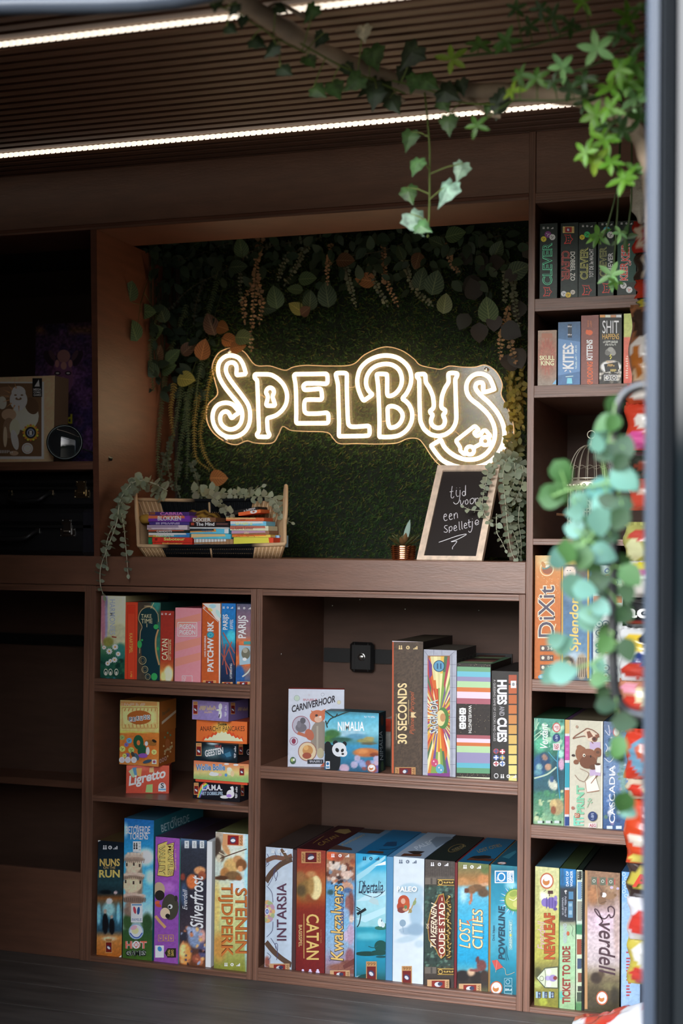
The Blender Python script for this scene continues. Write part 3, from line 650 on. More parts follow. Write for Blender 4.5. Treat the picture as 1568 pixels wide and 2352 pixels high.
g.logo(934, 548, 980, 658); g.text3('GEESTEN', (1012, 668), (1168, 640), (1008, 610), 'dfe6e6', .03); g.text('~kleine', 1095, 563, 1150, 588, '9a3a34'); g.poly([(1175, 640), (1225, 620), (1235, 660), (1195, 670)], '3a6a84'); g.text('~2-5 8+', 1258, 575, 1276, 675, 'd0d4d4', 90)
g.on('R'); g.logo(1300, 555, 1335, 645); g.text3('G', (1368, 650), (1390, 650), (1368, 600), 'd8dcd8'); zg = g.z1; g.done()
g = Game('flat orange card game box with black lettering over flame shapes', VB, 937, 344, 1372, 530, y=yb + .012, d=.09, z=zg + .0005, E=EB, side='8a3a1c', group=GB).paint('c85e2c', [(1150, 420, 80, 50, 'd08a40', .6)], .03)
g.poly([(985, 523)] + [(985 + i * 18, (520 - 90 * math.exp(-((i - 10) / 5.5) ** 2)) - (26 if i % 2 else 0)) for i in range(1, 20)] + [(1345, 532)], 'b84424')
g.ell(1155, 425, 55, 52, 'd49448'); g.poly([(1000, 524)] + [(1000 + i * 17, (522 - 62 * math.exp(-((i - 9.5) / 5.5) ** 2)) - (14 if i % 2 else 0)) for i in range(1, 20)] + [(1335, 533)], 'e2d6a0')
g.text('ANARCHY PANCAKES', 968, 403, 1350, 445, '2a1c18', 0, 0); g.text('Dobble', 1122, 374, 1196, 398, '1a1410', 0, .04); zp = g.z1; g.done()
g = Game('flat lilac game box with gold lettering, topmost of the small pile', VB, 901, 178, 1212, 336, y=yb + .006, d=.10, z=zp + .0005, E=EB, side='5f5280', rot=-6, group=GB).paint('7c6e9c', noise=.05)
g.logo(909, 192, 947, 302); g.text('~REGENWORMEN', 955, 228, 1112, 266, 'c0a860', 0, .01); g.text('~junior', 1005, 274, 1075, 292, 'b8a070')
for e in ((1140, 300, 14, 38, 'd8d0c4'), (1142, 235, 16, 28, 'e0dace'), (1128, 265, 22, 8, 'c8c0b0')): g.ell(*e)
g.line([(1130, 330), (1135, 300)], 8, '2a2430'); g.text('~2-7 8+', 1178, 222, 1196, 318, 'd0c8d8', 90)
g.on('R'); g.logo(1232, 200, 1268, 300); g.text3('~REGENWORMEN', (1288, 272), (1385, 268), (1288, 242), 'b0985c'); g.done()

# ---------------------------------------------------------------- lowest compartment on the dark side
ZC = .0135
GC = 'big games on the lowest bookcase shelf'
g = Game('dark blue game box with gold lettering and two robed figures in a hall', VC, 88, 335, 303, 1320, d=.25, z=ZC, E=EC, side='1a1c20', top='4a3a20', group=GC).paint([(335, '10161e'), (480, '15222c'), (700, '223e44'), (790, '1a2a30'), (830, '7c4c26'), (880, '5c5a4c'), (1000, '3a7488'), (1110, '2a4858'), (1165, 'b87c40'), (1320, 'a86024')],
    [(185, 930, 52, 60, '8ec0c4', .5), (190, 858, 26, 26, 'f0f0e0', .25), (100, 970, 18, 90, '74b4cc', .4), (268, 960, 16, 85, '74b4cc', .4), (155, 1050, 27, 92, '141418', .2), (212, 1075, 26, 72, '141418', .2), (155, 945, 15, 18, 'a89888', .3), (210, 992, 13, 16, 'a89888', .3), (160, 780, 50, 18, '101418', .4), (245, 785, 15, 14, 'c8b0b0', .3), (190, 1180, 60, 20, 'd8b890', .6), (120, 640, 30, 20, '2a4a50', .6)], .1)
g.icons(152, 242, 398, 40, 'e8e8e8'); g.text('NUNS', 108, 494, 280, 558, 'cfa85c', 0, .03); g.text('ON THE', 140, 560, 242, 582, 'c0a060'); g.text('RUN', 103, 590, 280, 656, 'd8b060', 0, .03); g.logo(157, 1180, 214, 1302); g.poly([(90, 350), (118, 336), (90, 336)], 'b8b8b8'); g.poly([(303, 1320), (303, 1340), (270, 1340)], 'd8d4cc'); g.done()
g = Game('tallest blue game box with crooked stone tower under a cloudy sky', VC, 312, 145, 565, 1352, d=.29, z=ZC, E=EC, side='1f5a66', top='2a4a5a', group=GC).paint([(145, '1f5c9c'), (400, '2a86b6'), (600, '419ec2'), (800, '5cacc6'), (980, 'aacad2'), (1085, '8ea89c'), (1112, '2c4c2c'), (1352, '3c5c20')],
    [(500, 480, 75, 70, 'd8e4ea', .7), (330, 250, 22, 60, '8ab8d0', .8), (540, 650, 40, 60, 'a8d0dc', .8), (345, 1035, 40, 75, '34502c', .5), (515, 1045, 50, 85, '2c482a', .5), (385, 940, 80, 50, '7a6458', .5), (398, 700, 74, 215, 'a8937e', .15), (370, 700, 20, 200, 'c4b098', .8), (452, 700, 22, 200, '84705f', .8),
     (400, 480, 82, 42, 'b8a898', .2), (398, 545, 70, 70, 'cbb69c', .15), (400, 500, 96, 20, '9a8474', .3), (395, 640, 100, 30, 'c4ae9c', .15), (390, 660, 95, 24, '8a7464', .3), (385, 720, 84, 62, 'cfb898', .15), (395, 815, 108, 26, 'c0a898', .15), (400, 845, 100, 34, '80685a', .3), (395, 890, 70, 26, '8a7262', .4)], .07, 10)
for x, y in ((330, 690), (398, 700), (455, 695), (340, 545), (400, 540), (450, 552)): g.rect(x - 7, y - 14, x + 7, y + 14, '3a2f28')
for i in range(11): g.line([(318 + i * 17, 500), (314 + i * 17, 530)], 5, '6a5a4c'); g.line([(312 + i * 17, 650), (308 + i * 17, 672)], 5, '6a5848'); g.line([(318 + i * 18, 830), (325 + i * 17, 868)], 6, '5a4a40')
for i in range(5): g.rect(345 + i * 30, 440, 360 + i * 30, 462, 'c8b8a8')
g.text('DE', 414, 206, 440, 234, 'dfe8ea', 0, 0); g.text('BETOVERDE', 332, 216, 540, 280, 'e4ecec', 0, .01, .05); g.text('TORENS', 362, 272, 522, 330, 'e8eeee', 0, .01)
g.rect(393, 345, 462, 436, 'd4dcdc')
for x, y in ((405, 372), (425, 372), (405, 400), (425, 400)): g.ell(x, y - 8, 6, 7, '1c2428', n=8); g.rect(x - 7, y, x + 7, y + 12, '1c2428')
for y in (362, 390, 418): g.rect(442, y - 6, 458, y + 6, 'a0acac')
g.rect(376, 878, 475, 1040, 'e2e4e8'); g.text('FAMILIE', 384, 1005, 468, 1028, '3a5a8a'); g.ell(408, 935, 12, 32, 'a83a48', .2); g.ell(440, 940, 12, 34, '2a4a7a', -.1); g.rect(384, 884, 468, 895, '4a7aa0')
g.ell(420, 1118, 64, 68, '8aa4b8'); g.ell(420, 1118, 54, 58, 'dcdce0'); g.ell(412, 1110, 30, 30, 'd8c090'); g.ell(400, 1085, 30, 18, 'd09aa8', .4); g.line([(368, 1130), (400, 1165), (440, 1168), (472, 1130)], 9, '2a4a9a', 4)
g.text('HOT', 328, 1200, 512, 1266, 'c8604c', 0, .03, edge='e8e0d8'); g.ell(420, 1232, 30, 34, 'e8e4e0'); g.poly([(420, 1205), (442, 1232), (420, 1260), (398, 1232)], 'b84a40'); g.die(420, 1232, 14, 'e8e8e4', 'b84a40')
g.text('GAMES', 330, 1280, 506, 1328, '1c241c', 0, .03, edge='d8dcd0')
g.on('R'); g.text3('BETOVERDE', (640, 270), (880, 175), (632, 205), '9ab4b8'); g.text3('DE', (728, 172), (764, 158), (728, 142), '9ab4b8'); g.done()
g = Game('purple game box with carved yellow lettering and a brown bear', VC, 580, 303, 787, 1385, d=.27, z=ZC, E=EC, side='3a5a54', top='34283c', base=(8, '3a7a70'), group=GC).paint([(303, '8c4e9e'), (660, '8a4a9c'), (800, '8048a0'), (1000, '7c4694'), (1385, '7e4690')], [(690, 740, 60, 40, 'a064b0', .9)], .06)
bd = [(604, 372), (690, 340), (680, 372), (748, 352), (742, 470), (752, 560), (742, 640), (690, 652), (600, 640), (612, 560), (600, 470)]
g.poly(bd, '3a2618'); g.poly([(x * .94 + 40, y * .97 + 15) for x, y in bd], 'd4ae62'); g.text('MAPLE', 692, 372, 740, 632, '5a3420', -90, .05); g.text('MAPLE', 695, 376, 737, 628, 'dcbc70', -90, .0); g.text('VALLEY', 616, 380, 668, 636, '5a3420', -90, .05); g.text('VALLEY', 620, 384, 664, 632, 'dcbc70', -90, .0); g.text('~EEN SPEL VAN HERFST', 752, 405, 763, 600, 'c8a860', -90)
g.ell(615, 760, 52, 66, 'a89478'); g.ell(622, 808, 42, 44, '26221e'); g.ell(602, 870, 22, 16, 'b8583a', .4); g.ell(612, 895, 26, 14, 'a84c34', -.3)
g.ell(712, 908, 72, 112, '3c3a30'); g.ell(668, 962, 42, 48, 'c4ae92'); g.ell(690, 985, 20, 20, '1c1a18'); g.ell(712, 905, 20, 20, 'e8e4dc'); g.ell(706, 908, 11, 12, '1a1a1a'); g.ell(762, 835, 14, 26, '2c2a24'); g.line([(585, 985), (620, 1030), (672, 1085)], 24, 'b48c5c')
for x in (610, 655, 700): g.frame_rect(x, 1148, x + 40, 1200, 4, 'b08a4a'); g.text('2', x + 12, 1158, x + 28, 1190, 'c8a050', -90)
g.rect(583, 1238, 658, 1342, 'd8dce0'); g.ell(622, 1268, 18, 22, '3a7ab0', .4); g.poly([(664, 1302), (690, 1262), (762, 1262), (762, 1342), (690, 1342)], '28241c'); g.text('MAPLE', 690, 1275, 712, 1330, 'c8a858', -90); g.text('GAMES', 720, 1275, 742, 1330, 'c8a858', -90); g.done()
g = Game('dark game box with white script lettering, armoured figure and flames', VC, 795, 318, 1019, 1412, d=.27, z=ZC, E=EC, side='2a2430', top='30242c', base=(50, 'c4ccd4'), group=GC).paint([(318, '4a6684'), (420, '2e323c'), (900, '2a2830'), (1100, '3a3038'), (1412, '5a3420')],
    [(900, 690, 48, 62, 'c4683a', .3), (965, 595, 48, 34, 'cc8a5c', .3), (985, 640, 34, 40, '8a4a34', .3), (930, 1170, 66, 90, '70809c', .3), (900, 1120, 40, 40, '8a96b0', .3), (985, 1160, 30, 60, 'b88a80', .4), (840, 1310, 52, 95, 'd88c48', .4), (820, 1280, 26, 60, 'e8b878', .5), (950, 1350, 50, 40, '8a4a38', .4), (990, 1280, 34, 70, '4a4a6a', .4), (830, 800, 30, 100, '3a4a64', .5), (825, 1160, 34, 40, '2a2a34', .4), (820, 650, 20, 30, '7a3a30', .5)] + scatter(30, 800, 1080, 1015, 1400, ['a86a48', '3a3a50', '8a94ac', 'd09a60', '2a2028'], 8, 20, 4), .12, 10)
for x in (835, 900, 965): g.rect(x, 340, x + 38, 404, 'c0d0dc'); g.text({835: '1-4', 900: '10+', 965: '60'}[x], x + 10, 352, x + 28, 394, '2a3a4a', 90)
g.text('Everdell', 818, 755, 858, 932, 'd0dce8', 90, 0, .35); g.text('Silverfrost', 882, 636, 996, 1092, 'eef0f2', 90, .015, .3); g.done()
g = Game('tan and sky game box with carved brown lettering and a kneeling hunter', VC, 1094, 262, 1384, 1448, d=.27, z=ZC, E=EC, side='5a5a40', top='4a4a2c', group=GC).paint([(262, 'b4c0c4'), (450, 'bcc4b0'), (650, 'aab8b0'), (720, 'b8bc98'), (1000, 'acb47c'), (1250, '98985a'), (1448, '6c7028')],
    [(1372, 850, 26, 600, '8ec0d4', .6), (1290, 720, 60, 60, 'b8d0d8', .7), (1110, 900, 30, 200, 'c0a860', .8), (1130, 1250, 60, 120, 'a87a3c', .8), (1130, 320, 46, 60, '9a9080', .3), (1115, 400, 34, 90, '3c3028', .3), (1150, 470, 30, 50, '5a4a3c', .4), (1190, 410, 24, 60, 'b08458', .3, .5), (1232, 560, 62, 70, 'b8965c', .3), (1290, 500, 40, 34, 'a87c50', .3), (1322, 548, 48, 52, '6c4628', .25), (1312, 580, 24, 24, 'b88458', .3), (1180, 620, 40, 50, '9a6a3c', .3), (1250, 640, 70, 40, '6a5034', .3), (1150, 660, 60, 20, '4a3020', .3), (1130, 490, 24, 34, 'b8b098', .4), (1300, 660, 30, 22, '7a4c2c', .3)], .08)
g.line([(1140, 492), (1240, 455), (1368, 410)], 9, '4a3424'); g.line([(1130, 440), (1185, 470)], 8, 'b0a890')
g.text('STENEN', 1268, 745, 1372, 1306, 'a05c2c', -90, .01, edge='5a2c14', ew=.02); g.text('TIJDPERK', 1120, 705, 1250, 1335, 'a8602c', -90, .01, edge='5a2c14', ew=.02)
g.poly([(1165, 280), (1335, 290), (1335, 385), (1160, 378)], 'b8865c'); g.poly([(1205, 292), (1300, 297), (1298, 376), (1203, 372)], '7a1c18'); g.ell(1250, 335, 26, 28, '3a3a58'); g.ell(1250, 338, 20, 14, 'c8ccd0'); g.text('999', 1308, 298, 1330, 376, '6a4424', -90); g.icons(1190, 1295, 1402, 34, 'e4e8e8'); g.done()
# ---------------------------------------------------------------- upper compartment below the counter, under the sign
ZD, ZE = .5035, .0305
GD = 'games on the middle shelf under the sign'
g = Game('pale lilac card game box with fox and round portraits on the middle shelf', VD, 178, 578, 497, 1022, d=.03, z=ZD, E=ED, side='8a8c98', top='a03a34', rot=17, set_back=True, group=GD).paint([(578, 'ccd2de'), (1022, 'c4cad8')], noise=.02)
for x, y, r, c in ((228, 631, 17, '8aa88a'), (375, 611, 10, '6a6a78'), (468, 655, 12, 'b0a880'), (296, 613, 5, 'b06a6a'), (210, 877, 24, '8a3a5a'), (200, 690, 5, '8a8aa0')): g.ell(x, y, r, r, c, n=14, ring=.14)
g.ell(228, 631, 13, 13, 'bcd0bc'); g.ell(468, 655, 9, 9, 'd4cfa8'); g.ell(210, 877, 12, 16, '8a2a4a'); g.text('~HET DOLLE', 258, 634, 345, 650, 'b0606a'); g.text3('CARNIVERHOOR', (200, 714), (448, 654), (197, 674), '2a2430', .03, .18)
g.ell(252, 787, 52, 55, '9a6070', n=22, ring=.08); g.ell(252, 787, 47, 50, 'b4b2c0'); g.ell(262, 760, 16, 18, '5a5860'); g.ell(252, 800, 32, 26, '6e6a72'); g.ell(240, 780, 12, 20, '7a7680'); g.line([(232, 830), (290, 850)], 18, 'b86a50')
g.ell(362, 850, 58, 92, '8e8478'); g.ell(345, 735, 44, 36, 'c8714c'); g.poly([(312, 712), (308, 700), (340, 716)], 'c8714c'); g.poly([(365, 705), (392, 692), (388, 725)], 'c8714c'); g.ell(350, 752, 22, 18, 'd8b098'); g.ell(340, 730, 8, 7, '3a2a28'); g.ell(362, 738, 7, 6, 'e0e0d8'); g.ell(300, 840, 24, 34, 'b46248', .4); g.rect(340, 790, 350, 930, 'a8a090')
g.ell(288, 936, 54, 56, '9a6a5c', n=22, ring=.08); g.ell(288, 936, 49, 51, 'd8c4a0'); g.ell(290, 930, 30, 30, 'c08a50'); g.ell(285, 960, 26, 18, '9a4a34'); g.ell(280, 915, 14, 14, 'd8a868'); g.ell(362, 945, 20, 30, 'b0a888')
g.ell(205, 988, 17, 21, '3a5a3c'); g.ell(201, 985, 8, 10, 'a8c070'); g.ell(211, 983, 6, 8, 'e0e0e0'); g.rect(288, 982, 378, 1006, '20202c'); g.text('~BORDSPEL', 296, 987, 370, 1001, 'c4c8d4', 0, .02); g.poly([(360, 1022), (397, 1022), (397, 985)], 'b85a3c'); g.done()
g = Game('square blue game box with panda by a river, before the pale lilac box', VD, 387, 702, 695, 1040, d=.055, z=ZD, E=ED, side='24343a', top='2a4a50', set_back=True, group=GD).paint([(702, '3a6c78'), (735, '56aeca'), (820, '80c6d6'), (850, '6aaabc'), (880, '4a8a94'), (905, '3a90b8'), (985, '2c7496'), (1058, '1c4c68')],
    [(540, 835, 75, 22, '9ac4d4', .4), (570, 850, 60, 16, '5a94b0', .5), (430, 835, 46, 24, '3c6c3e', .5), (410, 865, 40, 20, '4a7a3a', .5), (480, 868, 60, 14, '2c5a4c', .5), (620, 875, 48, 13, '8c8a54', .3), (640, 862, 30, 10, 'a09458', .4), (640, 890, 46, 8, '5a5a44', .4), (625, 942, 76, 26, 'b46a38', .3), (600, 935, 34, 16, 'c8844c', .4), (670, 955, 26, 12, '7a3a24', .4)] + scatter(14, 490, 965, 690, 1050, ['a8a4c0', '8a9ac4', 'b8a0b4', '5a7aa8', '9ab0cc', '6a5a94'], 12, 24, 3, .25) + scatter(8, 600, 1000, 690, 1055, ['8a4a48', '3a5a7a', 'a87a5a'], 8, 16, 5), .05, 12)
for p in ([(390, 705), (440, 740), (460, 720)], [(400, 780), (420, 750), (470, 728), (530, 705)], [(392, 760), (402, 800)]): g.line(p, 7, '2a3a34', 4)
g.ell(432, 985, 46, 88, '12171c'); g.ell(405, 920, 24, 42, '12171c'); g.ell(448, 888, 15, 15, '14181c'); g.ell(500, 893, 13, 15, '14181c'); g.ell(470, 925, 41, 41, 'd4d8dc'); g.ell(492, 945, 24, 22, 'd8dcdf'); g.ell(458, 928, 10, 13, '14181c', .5); g.ell(488, 930, 8, 11, '14181c', -.5); g.ell(490, 950, 8, 6, '1a1a1e')
g.text('NIMALIA', 462, 766, 613, 818, 'f2f6f6', 0, .015); g.text('~DENNIS HOPPE', 612, 733, 676, 744, 'cfe4ea'); g.rect(393, 992, 416, 1035, 'e0e4e8'); g.ell(404, 1006, 8, 9, '2a6aa0'); g.rect(396, 1020, 413, 1030, '4a8ab0'); g.badge(655, 1030, 25, 24)
g.on('R'); g.text3('NIMALIA', (722, 985), (716, 820), (703, 985), 'b8c8cc'); g.ell(715, 760, 8, 30, '5a3a2c'); g.ell(716, 1020, 8, 30, '4a6a4c'); g.done()
g = Game('red and white box edge hidden behind the panda game box', VD, 729, 748, 764, 1050, y=.105, d=.05, z=ZD, E=ED, side='b0a8a0', group=GD).paint([(748, 'b83c28'), (822, 'bc4630'), (824, 'c0beb4'), (900, 'b0aca4'), (940, '3a4038'), (1050, '2c3430')], noise=.1); g.done()
g = Game('tall brown leathery game box with gold lettering on its spine', VD, 770, 303, 946, 1078, y=.01, d=.27, z=ZD, E=ED, side='1c1816', top='3c3428', group=GD).paint('4c3e32', noise=.16, nsc=7)
g.rect(770, 306, 781, 1078, 'ba5632'); g.icons(820, 905, 342, 26, 'e0c890'); g.text('30 SECONDS', 803, 545, 857, 893, 'e6d09a', 90, .02); g.line([(796, 720), (796, 870)], 2.5, 'c8b080'); g.line([(866, 640), (866, 780)], 2.5, 'c8b080')
g.text('Pijlsnel', 872, 735, 905, 838, 'b05c38', 90, 0, .35); g.text('Partyspel', 872, 592, 905, 712, 'b05c38', 90, 0, .35); g.poly([(880, 712), (910, 712), (880, 742), (910, 742)][:3], 'd8c090'); g.poly([(878, 742), (912, 742), (895, 725)], 'd8c090'); g.logo(789, 1026, 906, 1074); g.rect(772, 303, 946, 309, 'c0b8bc'); g.done()
g = Game('grey framed game box with stained glass rays in many colours', VD, 950, 352, 1138, 1088, y=.012, d=.19, z=ZD, E=ED, side='2c2e30', top='4a443c', group=GD).paint('a2a6b2', noise=.03)
for x in (1010, 1056): g.line([(x, 352), (x, 385)], 1.6, '5a5e6a')
for y in (440, 505, 570, 650, 740, 830, 920, 1010): g.line([(950, y), (975, y)], 1.6, '5a5e6a'); g.line([(1103, y), (1137, y)], 1.6, '5a5e6a')
g.line([(1113, 385), (1113, 1085)], 2, '70747e'); g.line([(952, 355), (976, 388)], 2, '5a5e6a'); g.line([(1136, 355), (1102, 388)], 2, '5a5e6a')
g.rect(975, 388, 1102, 1086, '8a5a3c'); KS = g.k + 1; R = random.Random(7); cx, cy = 1040, 740
pal = ['c8662c', 'd8b050', 'b84030', 'e0d8a0', '7a9a4a', '6a4a8a', 'c87a3a', 'd0c890', 'a83a4a', '4a6a4a', 'd89040', 'e8e0c8']
def ray_end(a):
    dx, dy = math.cos(a), math.sin(a); t = min(((1102 - cx) if dx > 0 else (cx - 975)) / (abs(dx) + 1e-6), 348 / (abs(dy) + 1e-6)); return cx + dx * t, cy + dy * t
ang = [2 * math.pi * i / 110 for i in range(111)]
for a0, a1 in zip(ang, ang[1:]):
    f0, f1 = R.uniform(.25, .55), 1.0; A, B = ray_end(a0), ray_end(a1); m = lambda P, f: (cx + (P[0] - cx) * f, cy + (P[1] - cy) * f)
    mid = R.uniform(.45, .75); g.k = KS
    g.poly([m(A, mid), m(A, 1), m(B, 1), m(B, mid)], R.choice(pal)); g.poly([(cx, cy), m(A, mid), m(B, mid)], R.choice(pal[:6]))
g.k = KS + 6; g.poly([(978, 400), (1000, 440), (1000, 500), (985, 520)], '6a3a7a'); g.rect(975, 1060, 1102, 1087, '7a3a7a')
g.ell(1040, 448, 33, 34, '2a3a54'); g.ell(1040, 448, 29, 30, '5a94b4'); g.text('II', 1028, 432, 1054, 464, '2a4a6a')
g.ell(1062, 745, 34, 62, '4a7a3c'); g.ell(1050, 745, 26, 46, 'd8c890'); g.ell(1062, 742, 16, 24, 'b8885a'); g.text('SAGRADA', 986, 640, 1034, 832, 'c8d0d0', 90, .01, edge='3a3c44', ew=.05)
g.ell(1015, 1000, 20, 24, 'b84a6a'); g.ell(1045, 1035, 24, 27, '5aa0b0'); 
for x, y in ((1010, 992), (1022, 1008), (1040, 1028), (1052, 1042)): g.ell(x, y, 4, 5, 'e0c8d0', n=7)
g.on('R')
for i in range(5): g.frame_rect(1150 + i * 22, 405 - i * 7, 1166 + i * 22, 428 - i * 7, 2, '5a5e58')
g.done()
g = Game('striped pastel game box with dark glitter band around three white dice faces', VD, 1141, 430, 1334, 1104, y=.012, d=.22, z=ZD, E=ED, side='2a241f', top='4a6a50', group=GD).paint('2c2522', noise=.2, nsc=4)
for y0, y1, c in ((450, 477, '6c9e78'), (477, 507, '6cb4c6'), (507, 533, '8c86a8'), (533, 568, 'aacc9c'), (568, 593, 'c8703c'), (593, 630, 'dcc8d4'), (630, 662, 'a25c68'), (840, 860, '9c565e'), (860, 883, 'dcc4d0'), (883, 903, 'c26c3a'), (903, 940, 'a8c898'), (940, 1000, '8c86a8'), (1000, 1028, '5ca8b8'), (1028, 1058, '5c926c'), (1080, 1104, 'c8ccb0')): g.poly([(1141, y1), (1334, y1 + 5), (1334, y0 + 5), (1141, y0)], c)
R = random.Random(3)
for _ in range(60): x, y = R.uniform(1145, 1330), R.choice([R.uniform(665, 840), R.uniform(660, 838), R.uniform(435, 450), R.uniform(1062, 1078)]); g.k = 40; g.ell(x, y, 1.6, 1.6, 'a89878', n=5)
g.text('WAVELENGTH', 1208, 672, 1226, 830, 'ecebe4', -90, .01)
for y in (706, 748, 789): g.ell(1175, y, 20, 20, 'e8e8e6', n=14); g.rect(1157, y - 17, 1193, y + 17, 'e8e8e6'); g.ell(1171, y - 6, 4, 4, '2a2622', n=8); g.ell(1171, y + 6, 4, 4, '2a2622', n=8); g.line([(1182, y - 8), (1186, y), (1182, y + 8)], 3, '2a2622', 3)
g.on('T'); 
for i, c in enumerate(('8a9a78', '7a4a44', '3a2420', '6a7a5a', '5a3a34')): g.poly([(1150 + i * 26, 428 - i * 9), (1338 + i * 18, 432 - i * 9), (1352 + i * 18, 424 - i * 9), (1170 + i * 26, 420 - i * 9)], c)
g.done()
g = Game('black game box with big white lettering and a ladder of yellow to rust squares', VD, 1339, 474, 1496, 1112, y=.012, d=.26, z=ZD, E=ED, side='20201e', top='26221f', group=GD).paint('2e2c2a', noise=.05)
g.text('HUES', 1372, 527, 1428, 668, 'eeeaf0', -90, .04); g.text('AND', 1385, 677, 1414, 732, '9a989c', -90, .02); g.text('CUES', 1372, 742, 1428, 882, 'eeeaf0', -90, .04); g.text('A GUESSING GAME OF COLORS AND CLUES', 1351, 525, 1364, 877, 'b4b0b0', -90)
for i, c in enumerate(('a04c32', 'ae5a34', 'b06034', 'b86c3a', 'bc7e46', 'c0924e', 'c6a65c', 'ccb466', 'd0be70', 'd2c476', 'd4ca7c')): g.rect(1438, 498 + i * 57.5, 1484, 498 + i * 57.5 + 50, c)
g.rect(1450, 532, 1481, 573, 'd8d8d8'); g.ell(1465, 552, 8, 10, '8a8a8a')
for x, y, a, b in ((1366, 934, 'a84848', '3a5a8a'), (1402, 937, 'b03c40', 'e8e8e8'), (1366, 971, '3a5aa0', 'e8e8e8'), (1402, 972, '5a7ab0', 'd8b84a'), (1366, 1006, 'e4e4e8', 'a84044'), (1402, 1006, 'e0e0e4', '4a6aa4')): g.ell(x, y, 16, 15, a); g.rect(x - 3, y - 13, x + 4, y + 13, b); g.rect(x - 14, y - 3, x + 14, y + 3, b)
g.ell(1367, 1075, 13, 15, 'c8c8c8', n=12, ring=.3); g.icons(1402, 1470, 1078, 26, 'd8d8d4'); g.done()

# ---------------------------------------------------------------- lowest compartment under the sign: the big boxes
GE = 'big games in the lowest compartment under the sign'
g = Game('white game box with brown branches, flower wheel and purple lettering', VE, 90, 402, 384, 1752, d=.295, z=ZE, E=EE, side='3a2c2c', top='3c302a', base=(42, '4a3434'), group=GE).paint('c2d2e0', [(250, 900, 120, 300, 'c8d6e2', .6), (110, 1660, 30, 60, '9a5a4c', .6)], .03, 40)
for P, w, c in (([(92, 560), (190, 520), (300, 530), (384, 500)], 50, '7a5644'), ([(95, 790), (150, 700), (240, 610), (340, 555), (384, 540)], 58, '5c4638'), ([(340, 555), (300, 480), (260, 430)], 34, '6a5240'), ([(95, 1440), (180, 1545), (270, 1625), (384, 1700)], 56, '5c4638'), ([(92, 1690), (140, 1720)], 24, '8a5a48')): g.line(P, w, c, 6)
for P in ([(120, 830), (170, 740), (200, 620), (260, 560)], [(200, 780), (225, 700), (200, 650), (190, 720), (215, 770)], [(105, 830), (160, 900), (175, 1010)], [(105, 1390), (165, 1320), (175, 1220)], [(100, 620), (130, 590), (115, 570), (100, 600)], [(150, 1400), (210, 1500), (230, 1600)], [(215, 1640), (225, 1480), (200, 1460), (205, 1520)], [(110, 1560), (150, 1600), (120, 1640)], [(110, 480), (130, 520)], [(190, 450), (215, 520)], [(250, 440), (262, 510)]): g.line(P, 6, '4a4a6c', 5)
for k in range(12):
    a = k * math.pi / 6; g.ell(112 + 62 * math.cos(a), 1110 + 100 * math.sin(a), 24, 34, ['d8b078', 'a8b884', 'c09ab0'][k % 3], -a, 10); 
for k in range(10):
    a = k * math.pi / 5; g.ell(110 + 36 * math.cos(a), 1110 + 56 * math.sin(a), 16, 24, ['c88a9a', 'd8c890'][k % 2], -a, 8)
g.ell(110, 1110, 26, 40, 'd8dce4'); g.ell(110, 1110, 17, 27, '6a6ab0'); g.ell(110, 1110, 9, 14, 'a8c8e0')
g.text('INTARSIA', 215, 800, 322, 1428, '5c3c50', 90, .012); g.icons(175, 310, 452, 44, 'eceef0'); g.rect(135, 1678, 355, 1765, 'c09a70'); g.rect(182, 1690, 308, 1765, '8a2a24'); g.ell(245, 1728, 36, 26, 'c8ccd0'); g.ell(262, 1720, 26, 18, '3a3a54'); g.text('999', 318, 1692, 345, 1750, '6a4424', -90); g.done()
g = Game('dark red game box with glowing sun and gold lettering, second in the lowest row', VE, 430, 420, 744, 1790, d=.295, z=ZE, E=EE, side='4a1a1a', top='381418', group=GE).paint([(420, '8c362a'), (620, '963e28'), (760, 'ac5c30'), (900, 'ac6430'), (1000, '984420'), (1100, '822a1e'), (1790, '721c1e')],
    [(520, 860, 90, 130, '8a6a3a', .7), (470, 730, 55, 60, '9a6a40', .6), (600, 960, 70, 50, '8a4a28', .6), (638, 850, 68, 132, 'e6d69c', .14), (590, 830, 34, 110, 'a8844c', .6), (480, 880, 50, 60, '5a4a30', .6), (590, 700, 50, 30, 'c08a58', .8)], .06)
g.text('CATAN', 538, 1140, 676, 1636, 'dcbe70', -90, .015); g.line([(512, 1135), (512, 1622)], 7, 'd0b068'); g.text('BASISSPEL', 455, 1256, 492, 1496, 'd8bc80', -90, .01); g.text('KLAUS TEUBER', 690, 1310, 705, 1458, 'b07a50', -90)
g.rect(484, 456, 697, 582, 'bc8c5c'); g.rect(528, 466, 650, 572, '641818'); g.ell(590, 515, 34, 34, '3a3450'); g.ell(588, 525, 36, 18, 'c4c8cc', .3); g.text('999', 660, 472, 690, 566, '6a4424', -90); g.text('~SPEL', 492, 474, 518, 562, '6a4424', 90)
for x in (500, 580, 662): g.ell(x, 1752, 14, 14, 'dcd0f0', n=8); g.rect(x - 20, 1762, x + 20, 1786, 'dcd0f0')
g.on('T'); g.text3('CATAN', (700, 395), (900, 290), (650, 372), '8a6a34'); g.line([(610, 365), (730, 285)], 5, '8a6a34'); g.poly([(840, 240), (900, 212), (1000, 210), (1030, 240), (960, 265)], '8a7448'); g.done()
